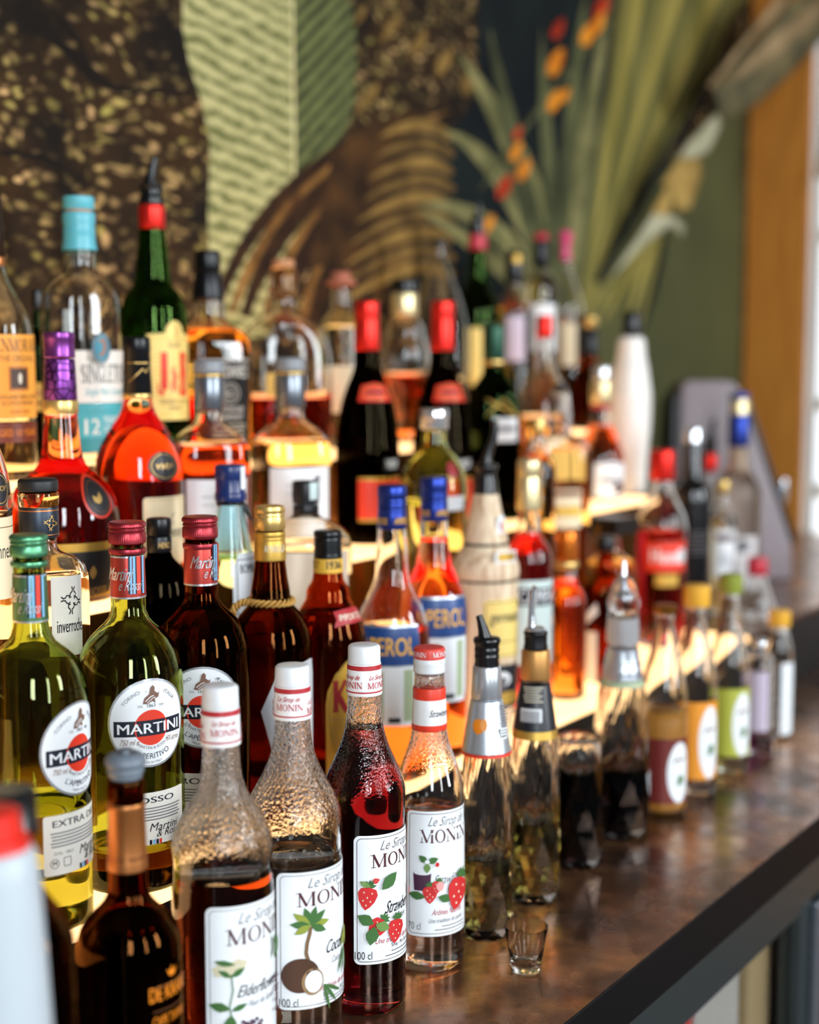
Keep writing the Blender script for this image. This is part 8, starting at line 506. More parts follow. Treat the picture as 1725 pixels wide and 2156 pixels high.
('m_fanB',[(3.28,1.815),(3.256,1.794),(3.234,1.772),(3.214,1.749),(3.195,1.726),(3.178,1.702),(3.162,1.678),(3.147,1.653),(3.134,1.627),(3.123,1.601),(3.114,1.574),(3.116,1.574),(3.137,1.6),(3.156,1.625),(3.175,1.651),(3.194,1.675),(3.212,1.699),(3.23,1.723),(3.247,1.746),(3.265,1.769),(3.281,1.792),(3.298,1.814)]),
('m_fanA',[(3.265,1.806),(3.234,1.784),(3.206,1.762),(3.179,1.74),(3.155,1.718),(3.133,1.695),(3.112,1.673),(3.093,1.65),(3.077,1.627),(3.062,1.603),(3.05,1.58),(3.051,1.58),(3.075,1.602),(3.097,1.624),(3.12,1.646),(3.142,1.668),(3.165,1.691),(3.188,1.713),(3.211,1.735),(3.234,1.758),(3.258,1.781),(3.281,1.804)]),
('m_fanB',[(3.25,1.797),(3.212,1.774),(3.178,1.753),(3.146,1.731),(3.116,1.709),(3.089,1.688),(3.064,1.667),(3.041,1.647),(3.02,1.626),(3.002,1.606),(2.987,1.585),(2.989,1.585),(3.014,1.603),(3.04,1.622),(3.065,1.642),(3.092,1.662),(3.119,1.682),(3.146,1.703),(3.175,1.725),(3.204,1.747),(3.234,1.77),(3.265,1.793)]),
('m_fanA',[(3.234,1.787),(3.191,1.765),(3.15,1.743),(3.112,1.722),(3.078,1.701),(3.046,1.681),(3.017,1.662),(2.99,1.644),(2.966,1.625),(2.945,1.608),(2.927,1.59),(2.928,1.59),(2.956,1.605),(2.983,1.621),(3.012,1.637),(3.042,1.655),(3.073,1.674),(3.105,1.694),(3.139,1.714),(3.174,1.736),(3.211,1.759),(3.249,1.783)]),
('m_fanB',[(3.219,1.778),(3.169,1.755),(3.123,1.733),(3.08,1.713),(3.04,1.693),(3.004,1.675),(2.971,1.657),(2.941,1.641),(2.914,1.625),(2.889,1.61),(2.868,1.595),(2.869,1.595),(2.899,1.606),(2.929,1.619),(2.96,1.633),(2.993,1.649),(3.028,1.666),(3.065,1.684),(3.104,1.704),(3.145,1.726),(3.188,1.749),(3.233,1.774)]),
('m_night',[(3.311,1.814),(3.302,1.792),(3.292,1.768),(3.282,1.743),(3.27,1.718),(3.257,1.692),(3.244,1.665),(3.23,1.637),(3.214,1.608),(3.198,1.578),(3.182,1.547),(3.184,1.547),(3.21,1.577),(3.234,1.606),(3.255,1.635),(3.273,1.663),(3.289,1.69),(3.302,1.717),(3.312,1.743),(3.32,1.768),(3.325,1.792),(3.327,1.815)]),
('m_fanA',[(3.13,1.741),(3.102,1.727),(3.076,1.713),(3.05,1.699),(3.025,1.684),(3.0,1.669),(2.976,1.653),(2.954,1.637),(2.932,1.62),(2.91,1.603),(2.891,1.586),(2.892,1.585),(2.921,1.6),(2.948,1.616),(2.975,1.631),(3.001,1.646),(3.027,1.661),(3.052,1.676),(3.076,1.692),(3.099,1.707),(3.122,1.722),(3.144,1.737)]),
('m_fanC',[(3.091,1.718),(3.068,1.709),(3.045,1.699),(3.022,1.687),(3.0,1.675),(2.979,1.661),(2.958,1.647),(2.938,1.632),(2.918,1.615),(2.899,1.598),(2.882,1.579),(2.883,1.579),(2.91,1.595),(2.936,1.611),(2.96,1.626),(2.983,1.64),(3.006,1.654),(3.027,1.667),(3.048,1.679),(3.067,1.691),(3.086,1.702),(3.104,1.713)]),
('m_fanA',[(3.054,1.696),(3.035,1.691),(3.015,1.684),(2.996,1.676),(2.977,1.666),(2.958,1.654),(2.94,1.641),(2.922,1.626),(2.905,1.61),(2.888,1.592),(2.873,1.573),(2.875,1.573),(2.9,1.59),(2.923,1.606),(2.945,1.621),(2.965,1.634),(2.985,1.647),(3.003,1.658),(3.02,1.667),(3.035,1.676),(3.05,1.683),(3.064,1.69)]),
('m_fanC',[(3.019,1.674),(3.004,1.674),(2.987,1.67),(2.97,1.665),(2.953,1.657),(2.937,1.647),(2.922,1.635),(2.907,1.621),(2.892,1.605),(2.878,1.587),(2.864,1.567),(2.866,1.567),(2.889,1.585),(2.91,1.601),(2.929,1.616),(2.947,1.628),(2.964,1.639),(2.979,1.648),(2.992,1.655),(3.003,1.661),(3.012,1.664),(3.023,1.667)]),
('m_fanA',[(2.988,1.652),(2.979,1.656),(2.962,1.657),(2.945,1.654),(2.93,1.648),(2.917,1.639),(2.904,1.628),(2.891,1.615),(2.879,1.6),(2.867,1.582),(2.855,1.561),(2.857,1.561),(2.878,1.58),(2.897,1.596),(2.915,1.611),(2.93,1.623),(2.943,1.632),(2.955,1.639),(2.963,1.643),(2.968,1.645),(2.971,1.646),(2.979,1.646)]),
('m_flower',[(2.752,2.077),(2.767,2.087),(2.778,2.096),(2.786,2.106),(2.792,2.116),(2.794,2.127),(2.793,2.139),(2.789,2.139),(2.765,2.13),(2.747,2.119),(2.733,2.108),(2.725,2.098),(2.722,2.087),(2.724,2.077)]),
('m_flower',[(2.747,2.005),(2.76,2.013),(2.769,2.02),(2.776,2.028),(2.78,2.036),(2.782,2.045),(2.781,2.055),(2.778,2.055),(2.758,2.048),(2.743,2.04),(2.732,2.031),(2.726,2.022),(2.723,2.014),(2.725,2.005)]),
('m_flower2',[(2.762,2.152),(2.773,2.159),(2.781,2.166),(2.787,2.173),(2.791,2.181),(2.793,2.189),(2.792,2.197),(2.789,2.198),(2.771,2.19),(2.758,2.182),(2.749,2.175),(2.742,2.167),(2.74,2.159),(2.742,2.152)]),
('m_flower',[(2.593,1.891),(2.603,1.898),(2.611,1.904),(2.616,1.91),(2.62,1.917),(2.622,1.925),(2.62,1.933),(2.618,1.934),(2.602,1.928),(2.59,1.921),(2.581,1.914),(2.575,1.907),(2.573,1.9),(2.574,1.892)]),
('m_flower',[(2.623,1.857),(2.634,1.864),(2.643,1.871),(2.65,1.879),(2.654,1.886),(2.656,1.895),(2.654,1.905),(2.652,1.905),(2.633,1.899),(2.619,1.891),(2.609,1.883),(2.603,1.875),(2.6,1.867),(2.602,1.859)]),
('m_flower2',[(2.547,1.815),(2.559,1.823),(2.569,1.83),(2.575,1.838),(2.58,1.847),(2.582,1.856),(2.581,1.867),(2.578,1.867),(2.558,1.86),(2.543,1.852),(2.532,1.844),(2.525,1.835),(2.523,1.826),(2.524,1.817)]),
('m_flower2',[(2.956,2.218),(2.973,2.229),(2.985,2.239),(2.994,2.25),(3.0,2.26),(3.003,2.272),(3.001,2.284),(2.998,2.285),(2.97,2.273),(2.95,2.262),(2.936,2.25),(2.926,2.239),(2.923,2.227),(2.926,2.217)]),
('m_flower',[(2.896,2.16),(2.911,2.169),(2.922,2.178),(2.93,2.187),(2.935,2.197),(2.938,2.207),(2.936,2.219),(2.933,2.219),(2.909,2.209),(2.891,2.199),(2.878,2.189),(2.87,2.179),(2.867,2.169),(2.869,2.159)]),
('m_flower',[(2.941,2.19),(2.955,2.198),(2.965,2.207),(2.973,2.215),(2.977,2.224),(2.98,2.233),(2.978,2.243),(2.975,2.244),(2.953,2.235),(2.937,2.225),(2.925,2.216),(2.917,2.207),(2.914,2.197),(2.916,2.189)]),
('m_flower',[(2.489,1.749),(2.497,1.754),(2.504,1.759),(2.509,1.764),(2.512,1.77),(2.513,1.776),(2.512,1.784),(2.51,1.784),(2.497,1.78),(2.487,1.774),(2.479,1.769),(2.475,1.763),(2.473,1.756),(2.474,1.75)]),
('m_flower2',[(2.598,1.931),(2.606,1.936),(2.612,1.941),(2.616,1.946),(2.618,1.951),(2.62,1.957),(2.619,1.963),(2.617,1.963),(2.605,1.959),(2.596,1.954),(2.589,1.948),(2.585,1.943),(2.583,1.937),(2.584,1.932)]),
('m_flower',[(2.796,2.031),(2.805,2.036),(2.811,2.041),(2.816,2.046),(2.819,2.052),(2.82,2.058),(2.819,2.065),(2.817,2.065),(2.804,2.06),(2.793,2.054),(2.786,2.048),(2.781,2.042),(2.78,2.036),(2.781,2.031)]),
]
DRY_LEAF = [
('m_strap',[(3.493,1.239,2.364),(3.533,1.23,2.36),(3.339,1.279,2.203),(3.241,1.307,2.107),(3.224,1.311,2.115),(3.338,1.279,2.223)]),
('m_strap2',[(3.671,1.2,2.405),(3.682,1.2,2.289),(3.512,1.239,2.166),(3.401,1.266,2.094),(3.296,1.293,2.045),(3.264,1.301,2.062),(3.241,1.307,2.107),(3.357,1.275,2.205),(3.518,1.234,2.346)]),
('m_strap',[(3.631,1.209,2.365),(3.676,1.2,2.35),(3.488,1.243,2.223),(3.343,1.279,2.15),(3.274,1.298,2.121),(3.41,1.261,2.234)]),
('m_strapP',[(3.241,1.308,2.055),(3.259,1.303,2.034),(3.216,1.316,1.969),(3.152,1.334,1.943),(3.115,1.345,1.944),(3.15,1.334,1.984)]),
('m_strapT',[(3.115,1.345,1.944),(3.181,1.326,1.953),(3.189,1.324,1.915),(3.157,1.334,1.84),(3.111,1.347,1.831),(3.093,1.352,1.877),(3.057,1.363,1.886)]),
('m_strapT',[(3.069,1.359,1.879),(3.09,1.353,1.874),(3.083,1.356,1.825),(3.051,1.366,1.802),(3.024,1.374,1.821)]),
('m_strapP',[(3.024,1.374,1.819),(3.09,1.354,1.819),(3.128,1.343,1.797),(3.119,1.346,1.775),(3.081,1.356,1.8),(2.995,1.384,1.749),(2.94,1.402,1.706),(2.903,1.415,1.675),(2.953,1.397,1.737)]),
]

# ------------------------------------------------------------------ room shell
def struct(name, bm, m, parent=None, **kw):
    o = link(name, mesh(bm, False), m, parent)
    if not parent: o['kind'] = 'structure'
    return o
def wallmat(name, c1, c2, scale, stretch=(1, 1, 1), lo=.35, hi=.65, rough=.8, detail=5, rot=0.):
    m, n, l, out = newmat(name); p = n.new('ShaderNodeBsdfPrincipled'); tc = n.new('ShaderNodeTexCoord'); mp = n.new('ShaderNodeMapping'); mp.inputs['Scale'].default_value = stretch; mp.inputs['Rotation'].default_value = (0, rot, 0)
    nz = n.new('ShaderNodeTexNoise'); nz.inputs['Scale'].default_value = scale; nz.inputs['Detail'].default_value = detail; r = n.new('ShaderNodeValToRGB')
    r.color_ramp.elements[0].position = lo; r.color_ramp.elements[0].color = lin(c1); r.color_ramp.elements[1].position = hi; r.color_ramp.elements[1].color = lin(c2)
    l.new(tc.outputs['Object'], mp.inputs[0]); l.new(mp.outputs[0], nz.inputs['Vector']); l.new(nz.outputs['Fac'], r.inputs[0]); l.new(r.outputs[0], p.inputs['Base Color'])
    p.inputs['Roughness'].default_value = rough; p.inputs['Specular IOR Level'].default_value = .2; l.new(p.outputs[0], out.inputs[0]); return m
def foliage_mat():
    m, n, l, out = newmat('mural_foliage'); p = n.new('ShaderNodeBsdfPrincipled'); tc = n.new('ShaderNodeTexCoord')
    wp = n.new('ShaderNodeTexNoise'); wp.inputs['Scale'].default_value = 7; wp.inputs['Detail'].default_value = 2
    mixv = n.new('ShaderNodeMixRGB'); mixv.blend_type = 'LINEAR_LIGHT'; mixv.inputs[0].default_value = .05
    mp = n.new('ShaderNodeMapping'); mp.inputs['Scale'].default_value = (1.0, 1, 2.0); mp.inputs['Rotation'].default_value = (0, R(35), 0)
    v = n.new('ShaderNodeTexVoronoi'); v.inputs['Scale'].default_value = 42; v.inputs['Randomness'].default_value = 1
    r = n.new('ShaderNodeValToRGB'); e = r.color_ramp.elements; e[0].position = .22; e[0].color = (1, 1, 1, 1); e[1].position = .52; e[1].color = (0, 0, 0, 1)
    big = n.new('ShaderNodeTexNoise'); big.inputs['Scale'].default_value = 9; big.inputs['Detail'].default_value = 5; rb = n.new('ShaderNodeValToRGB'); rb.color_ramp.elements[0].position = .36; rb.color_ramp.elements[1].position = .60
    mul = n.new('ShaderNodeMath'); mul.operation = 'MULTIPLY'; mul2 = n.new('ShaderNodeMath'); mul2.operation = 'MULTIPLY'
    gray = n.new('ShaderNodeSeparateColor'); rs = n.new('ShaderNodeMapRange'); rs.inputs[1].default_value = .1; rs.inputs[2].default_value = .8
    dark = n.new('ShaderNodeValToRGB'); dark.color_ramp.elements[0].color = lin('#120d09'); dark.color_ramp.elements[1].color = lin('#3c2812'); dark.color_ramp.elements[0].position = .35; dark.color_ramp.elements[1].position = .7
    hue = n.new('ShaderNodeMixRGB'); hue.inputs[1].default_value = lin('#a89a50'); hue.inputs[2].default_value = lin('#dcb27a')
    fin = n.new('ShaderNodeMixRGB')
    l.new(tc.outputs['Object'], wp.inputs['Vector']); l.new(tc.outputs['Object'], mixv.inputs[1]); l.new(wp.outputs['Color'], mixv.inputs[2]); l.new(mixv.outputs[0], mp.inputs[0]); l.new(mp.outputs[0], v.inputs['Vector'])
    l.new(v.outputs['Distance'], r.inputs[0]); l.new(tc.outputs['Object'], big.inputs['Vector']); l.new(big.outputs['Fac'], rb.inputs[0])
    l.new(v.outputs['Color'], gray.inputs[0]); l.new(gray.outputs[0], rs.inputs[0]); l.new(r.outputs[0], mul.inputs[0]); l.new(rb.outputs[0], mul.inputs[1]); l.new(mul.outputs[0], mul2.inputs[0]); l.new(rs.outputs[0], mul2.inputs[1])
    l.new(big.outputs['Fac'], dark.inputs[0]); l.new(gray.outputs[1], hue.inputs[0]); l.new(mul2.outputs[0], fin.inputs[0]); l.new(dark.outputs[0], fin.inputs[1]); l.new(hue.outputs[0], fin.inputs[2])
    l.new(fin.outputs[0], p.inputs['Base Color']); p.inputs['Roughness'].default_value = .8; p.inputs['Specular IOR Level'].default_value = .2; l.new(p.outputs[0], out.inputs[0])
foliage_mat()
def ribbed(name, c1, c2, scale, rot, dist=2.):
    m, n, l, out = newmat(name); p = n.new('ShaderNodeBsdfPrincipled'); tc = n.new('ShaderNodeTexCoord'); mp = n.new('ShaderNodeMapping'); mp.inputs['Rotation'].default_value = (0, rot, 0)
    wv = n.new('ShaderNodeTexWave'); wv.wave_type = 'BANDS'; wv.bands_direction = 'Z'; wv.inputs['Scale'].default_value = scale; wv.inputs['Distortion'].default_value = dist; wv.inputs['Detail'].default_value = 3; wv.inputs['Detail Scale'].default_value = 2.5
    nz = n.new('ShaderNodeTexNoise'); nz.inputs['Scale'].default_value = 30; nz.inputs['Detail'].default_value = 6; mx = n.new('ShaderNodeMixRGB'); mx.inputs[0].default_value = .45
    r = n.new('ShaderNodeValToRGB'); r.color_ramp.elements[0].position = .22; r.color_ramp.elements[0].color = lin(c1); r.color_ramp.elements[1].position = .72; r.color_ramp.elements[1].color = lin(c2)
    l.new(tc.outputs['Object'], mp.inputs[0]); l.new(mp.outputs[0], wv.inputs['Vector']); l.new(tc.outputs['Object'], nz.inputs['Vector']); l.new(wv.outputs['Fac'], mx.inputs[1]); l.new(nz.outputs['Fac'], mx.inputs[2])
    l.new(mx.outputs[0], r.inputs[0]); l.new(r.outputs[0], p.inputs['Base Color']); p.inputs['Roughness'].default_value = .8; p.inputs['Specular IOR Level'].default_value = .2; l.new(p.outputs[0], out.inputs[0])
ribbed('m_leafA', '#62663a', '#bdb680', 14, R(-9), 4.5); ribbed('m_leafB', '#0d1510', '#6f7546', 15, R(38), 1.2)
for nm, a, b, sc, st in [('m_night', '#070d12', '#131c1c', 6, (1, 1, 1)), ('m_olive', '#4c4d30', '#5f5e3a', 2, (1, 1, 1)), ('m_branch', '#0b0806', '#1c130c', 20, (1, 1, 1)), ('m_rib', '#d0c48c', '#e0d6a0', 20, (1, 1, 1)),
    ('m_frondD', '#1c100a', '#3a2412', 22, (1, 1, 1)), ('m_frondL', '#4a2e14', '#8a6230', 18, (1, 1, 1)), ('m_frondM', '#24160c', '#4f3418', 14, (1, 1, 1)), ('m_frondT', '#6a5128', '#94743c', 16, (1, 1, 1)), ('m_frondT2', '#4a371b', '#7c6032', 16, (1, 1, 1)),
    ('m_palm', '#5f5e3a', '#8f8858', 12, (1, 1, 1)), ('m_palm2', '#3d4029', '#62633f', 12, (1, 1, 1)), ('m_fanA', '#6f6834', '#938748', 10, (1, 1, .2)), ('m_fanB', '#857a38', '#b5a255', 10, (1, 1, .2)), ('m_fanC', '#55552f', '#757040', 10, (1, 1, .2)),
    ('m_strap', '#7c6647', '#a58b66', 12, (1, 1, 1)), ('m_strap2', '#55503a', '#85744e', 8, (1, 1, 1)), ('m_strapP', '#9a9678', '#b8b294', 10, (1, 1, 1)), ('m_strapT', '#8a6a38', '#b39250', 12, (1, 1, 1)), ('m_flower', '#c46a10', '#f29a28', 20, (1, 1, 1)), ('m_flower2', '#8a1c10', '#c8401a', 20, (1, 1, 1))]:
    wallmat(nm, a, b, sc, st)
# back wall with the printed jungle mural: one wall object, the print as faces of its own materials
bm = bmesh.new(); mm = ['mural_foliage']
vs = [bm.verts.new(p) for p in ((-.6, 1.45, 0), (4.0, 1.45, 0), (4.0, 1.45, 2.9), (-.6, 1.45, 2.9))]; bm.faces.new(vs).material_index = 0
vs = [bm.verts.new(p) for p in ((-.6, 1.55, 0), (4.0, 1.55, 0), (4.0, 1.55, 2.9), (-.6, 1.55, 2.9))]; bm.faces.new(vs[::-1]).material_index = 0
for i, (mt, pts) in enumerate(MURAL):
    if mt not in mm: mm.append(mt)
    q = [bm.verts.new((min(x, 3.849), 1.4494-i*.000018, z)) for x, z in pts]
    f = bm.faces.new(q); f.material_index = mm.index(mt); f.normal_update()
    if f.normal.y > 0: f.normal_flip()
    bmesh.ops.triangulate(bm, faces=[f])
me = mesh(bm, False); o = link('wall_back', me, mm); o['kind'] = 'structure'

pbr('floor_boards', '#3a2c22', .5, scale=8, noise=.3); pbr('plaster', '#8d8878', .8); pbr('frame_white', '#e8e4dc', .4)
def wood(name, a, b):
    m, n, l, out = newmat(name); p = n.new('ShaderNodeBsdfPrincipled'); tc = n.new('ShaderNodeTexCoord'); mp = n.new('ShaderNodeMapping'); mp.inputs['Scale'].default_value = (1, 22, .8)
    nz = n.new('ShaderNodeTexNoise'); nz.inputs['Scale'].default_value = 6; nz.inputs['Detail'].default_value = 5; r = n.new('ShaderNodeValToRGB'); r.color_ramp.elements[0].position = .3; r.color_ramp.elements[0].color = lin(a); r.color_ramp.elements[1].position = .7; r.color_ramp.elements[1].color = lin(b)
    l.new(tc.outputs['Object'], mp.inputs[0]); l.new(mp.outputs[0], nz.inputs['Vector']); l.new(nz.outputs['Fac'], r.inputs[0]); l.new(r.outputs[0], p.inputs['Base Color']); p.inputs['Roughness'].default_value = .45; l.new(p.outputs[0], out.inputs[0])
wood('orange_wood', '#b0681f', '#d68f3c')
bm = bmesh.new(); box(bm, -.6, 4.0, -3.2, 1.5, -.05, 0); struct('floor', bm, 'floor_boards')
bm = bmesh.new(); box(bm, -.6, 4.0, .2, 1.55, 2.9, 2.95); struct('ceiling', bm, 'plaster')
# end wall: wooden panel, then a window
WX = 3.85
bm = bmesh.new(); box(bm, WX, WX+.03, 1.283, 1.449, 0, 2.9, .004); box(bm, WX, WX+.14, -.9, 1.275, 0, .945); box(bm, WX, WX+.14, -.9, 1.275, 2.6, 2.9); box(bm, WX, WX+.14, -1.2, -.9, 0, 2.9); struct('wall_end', bm, 'orange_wood')
wn = empty('window_1', (WX, 0, .95), kind='structure')
bm = bmesh.new()
for a, b, c, d in [(1.277, 1.283, 0, 1.65), (-.9, -.86, 0, 1.65)]: box(bm, .03, .10, a, b, c, d)
for z in (0, .19, .42, .86, 1.61): box(bm, .04, .09, -.9, 1.27, z, z+.035)
for y in (.9, .5, .1, -.3): box(bm, .04, .09, y, y+.03, 0, 1.65)
link('window_frame', mesh(bm, False), 'frame_white', wn)
bm = bmesh.new(); box(bm, -.05, .14, -.92, 1.28, -.03, 0); link('window_sill', mesh(bm, False), 'frame_white', wn)
bm = bmesh.new(); box(bm, .062, .066, -.9, 1.27, .0, 1.62); glass('pane', (1, 1, 1), ior=1.02); link('window_pane', mesh(bm, False), 'pane', wn)

# dried palm leaf hanging from the ceiling in front of the wall's far end
dl = empty('dried_palm_leaf', (3.70, 1.20, 1.9), label='dried grey brown palm leaf hanging in the top right corner before the wooden panel', category='leaf')
for i, (mt, pts) in enumerate(DRY_LEAF):
    bm = bmesh.new(); q = [bm.verts.new(Vector(p)-Vector((3.70, 1.20, 1.9))+Vector((0, -.004*i, 0))) for p in pts]; f = bm.faces.new(q); f.normal_update()
    bmesh.ops.triangulate(bm, faces=[f]); bmesh.ops.subdivide_edges(bm, edges=bm.edges[:], cuts=2, use_grid_fill=True)
    me = mesh(bm, True); o = link('leaf_blade', me, mt, dl); md = o.modifiers.new('thickness', 'SOLIDIFY'); md.thickness = .003
o = link('leaf_stem', tube_mesh([(-.02, .0, .05, .012), (.02, -.04, .35, .010), (.04, -.08, .70, .010), (.05, -.1, 1.0, .010)]), 'm_strap', dl)

# ------------------------------------------------------------------ bar counter
def copper_top():
    m, n, l, out = newmat('counter_metal'); p = n.new('ShaderNodeBsdfPrincipled'); tc = n.new('ShaderNodeTexCoord'); a = n.new('ShaderNodeTexNoise'); a.inputs['Scale'].default_value = 9; a.inputs['Detail'].default_value = 7; a.inputs['Roughness'].default_value = .65
    r = n.new('ShaderNodeValToRGB'); e = r.color_ramp.elements; e[0].position = .35; e[0].color = lin('#4a382e'); e[1].position = .68; e[1].color = lin('#c28e5e'); x = r.color_ramp.elements.new(.5); x.color = lin('#825c44')
    b = n.new('ShaderNodeTexNoise'); b.inputs['Scale'].default_value = 26; b.inputs['Detail'].default_value = 5; rr = n.new('ShaderNodeMapRange'); rr.inputs[1].default_value = .35; rr.inputs[2].default_value = .7; rr.inputs[3].default_value = .17; rr.inputs[4].default_value = .36
    bp = n.new('ShaderNodeBump'); bp.inputs['Strength'].default_value = .05; bp.inputs['Distance'].default_value = .003
    l.new(tc.outputs['Object'], a.inputs['Vector']); l.new(tc.outputs['Object'], b.inputs['Vector']); l.new(a.outputs['Fac'], r.inputs[0]); l.new(r.outputs[0], p.inputs['Base Color']); l.new(b.outputs['Fac'], rr.inputs[0]); l.new(rr.outputs[0], p.inputs['Roughness']); l.new(a.outputs['Fac'], bp.inputs['Height']); l.new(bp.outputs[0], p.inputs['Normal'])
    p.inputs['Metallic'].default_value = .8; l.new(p.outputs[0], out.inputs[0])
copper_top(); pbr('black_edge', '#05070a', .55, spec=.2); pbr('steel_frame', '#3d4648', .35, metal=.5); pbr('steel_bright', '#9aa0ab', .3, metal=.8); pbr('cabinet_black', '#0b0e11', .5)
ct = empty('bar_counter', (0, 0, 0), label='bar counter with dark mottled copper top and black front edge under all the bottles', category='counter')
bm = bmesh.new(); box(bm, -.3, 3.845, .5605, 1.445, COUNTER-.012, COUNTER); link('counter_top', mesh(bm, False), 'counter_metal', ct)
bm = bmesh.new(); box(bm, -.3, 3.845, .559, .60, COUNTER-.052, COUNTER-.0004, .0012); link('counter_edge', mesh(bm, False), 'black_edge', ct)
bm = bmesh.new(); box(bm, -.3, 3.845, .60, 1.44, COUNTER-.06, COUNTER-.012); link('counter_core', mesh(bm, False), 'cabinet_black', ct)
# under-counter bottle cooler: dark frame, glass doors, crates inside
fr = empty('bottle_cooler', (0, 0, 0), label='dark grey framed under-counter bottle cooler with glass doors below the bar top', category='fridge')
bm = bmesh.new(); box(bm, -.2, 3.8, 1.05, 1.10, .02, .885); box(bm, -.2, 3.8, .60, 1.05, .02, .06); box(bm, -.2, -.16, .60, 1.05, .06, .885); box(bm, 3.76, 3.8, .60, 1.05, .06, .885); link('carcass', mesh(bm, False), 'cabinet_black', fr)
bm = bmesh.new(); box(bm, -.2, 3.8, .565, .60, .845, .8935, .002); link('top_rail', mesh(bm, False), 'steel_frame', fr)
for k, x0 in enumerate((.62, 1.225, 1.83, 2.435, 3.04)):
    d = bpy.data.objects.new('cooler_door', None); C.objects.link(d); d.location = (x0, .58, .06); d.parent = fr; d.empty_display_size = .02
    bm = bmesh.new(); W_ = .565; H_ = .784
    box(bm, 0, .04, -.012, .015, 0, H_, .002); box(bm, W_-.04, W_, -.012, .015, 0, H_, .002); box(bm, .04, W_-.04, -.012, .015, 0, .04, .002); box(bm, .04, W_-.04, -.012, .015, H_-.01, H_, .002); link('door_frame', mesh(bm, False), 'steel_frame', d)
    bm = bmesh.new(); box(bm, .04, W_-.04, 0, .004, .04, H_-.01); link('door_glass', mesh(bm, False), 'pane', d)
    bm = bmesh.new(); box(bm, W_-.004, W_+.014, -.024, -.012, .05, H_-.005, .003); link('door_handle', mesh(bm, False), 'steel_bright', d)
pbr('carton_white', '#e4e1d8', .6); pbr('carton_red', '#c8433c', .5); pbr('carton_tan', '#c9b083', .5)
for nm, lb, mt, x0, x1, z1 in [('carton', 'off-white carton standing behind the cooler glass', 'carton_white', 1.52, 1.655, .882), ('carton', 'red carton beside the off-white one in the cooler', 'carton_red', 1.33, 1.508, .872), ('carton', 'tall tan carton at the far side of the cooler door', 'carton_tan', 1.685, 1.765, .884)]:
    t = bpy.data.objects.new(nm, None); C.objects.link(t); t.location = ((x0+x1)/2, .66, .06); tag(t, label=lb, category='box', group='cartons in the cooler'); t.empty_display_size = .02
    bm = bmesh.new(); w_ = (x1-x0)/2; box(bm, -w_, w_, -.05, .05, 0, z1-.06, .002); link('carton_body', mesh(bm, False), mt, t)
    bm = bmesh.new(); box(bm, -w_*.96, w_*.96, -.0006-.05, -.05, .0, (z1-.06)*.72); link('printed_panel', mesh(bm, False), 'label_cream', t)

# ------------------------------------------------------------------ stepped, lit bottle display
def lit(name, c, s):
    m, n, l, out = newmat(name); e = n.new('ShaderNodeEmission'); nz = n.new('ShaderNodeTexNoise'); nz.inputs['Scale'].default_value = 3; tc = n.new('ShaderNodeTexCoord'); mr = n.new('ShaderNodeMapRange'); mr.inputs[3].default_value = s*.9; mr.inputs[4].default_value = s*1.1
    l.new(tc.outputs['Object'], nz.inputs['Vector']); l.new(nz.outputs['Fac'], mr.inputs[0]); l.new(mr.outputs[0], e.inputs[1]); e.inputs[0].default_value = tuple(c)+(1,)
    g = n.new('ShaderNodeBsdfPrincipled'); g.inputs['Base Color'].default_value = (.35, .3, .22, 1); g.inputs['Roughness'].default_value = .25; ad = n.new('ShaderNodeAddShader'); l.new(e.outputs[0], ad.inputs[0]); l.new(g.outputs[0], ad.inputs[1]); l.new(ad.outputs[0], out.inputs[0])
lit('lit_acrylic', (1.0, .58, .25), 2.6)
pbr('bronze_riser', '#8a5a24', .22, metal=.85, noise=.15, scale=12); pbr('step_black', '#0c0c0e', .4)
T1, T2, T3 = .115, .3245, .437
def slab(ds, name, x0, x1, y0, y1, z0, z1, m): bm = bmesh.new(); box(bm, x0, x1, y0, y1, z0, z1); return link(name, mesh(bm, False), m, ds)
d1 = empty('display_step', (0, 0, COUNTER), label='lowest and longest step of the bottle display with a glowing tread and black front', category='shelf', group='lit display steps')
slab(d1, 'plinth', -.1, 3.75, .847, 1.44, .0005, T1-.008, 'step_black'); slab(d1, 'tread', -.1, 2.30, .845, 1.44, T1-.008, T1, 'lit_acrylic'); slab(d1, 'unlit_tread', 2.30, 3.75, .845, 1.44, T1-.008, T1, 'counter_metal')
d2 = empty('display_step', (0, 0, COUNTER+T1), label='middle step of the bottle display with a glowing tread behind the vermouth row', category='shelf', group='lit display steps')
slab(d2, 'riser', -.1, 2.385, 1.052, 1.44, .0005, T2-T1-.008, 'bronze_riser'); slab(d2, 'tread', -.1, 2.385, 1.05, 1.44, T2-T1-.008, T2-T1, 'lit_acrylic')
d3 = empty('display_step', (0, 0, COUNTER+T2), label='topmost step of the bottle display with a glowing tread against the jungle mural', category='shelf', group='lit display steps')
slab(d3, 'riser', -.1, 2.385, 1.18, 1.44, .0005, T3-T2-.008, 'bronze_riser'); slab(d3, 'tread', -.1, 2.385, 1.178, 1.44, T3-T2-.008, T3-T2, 'lit_acrylic')

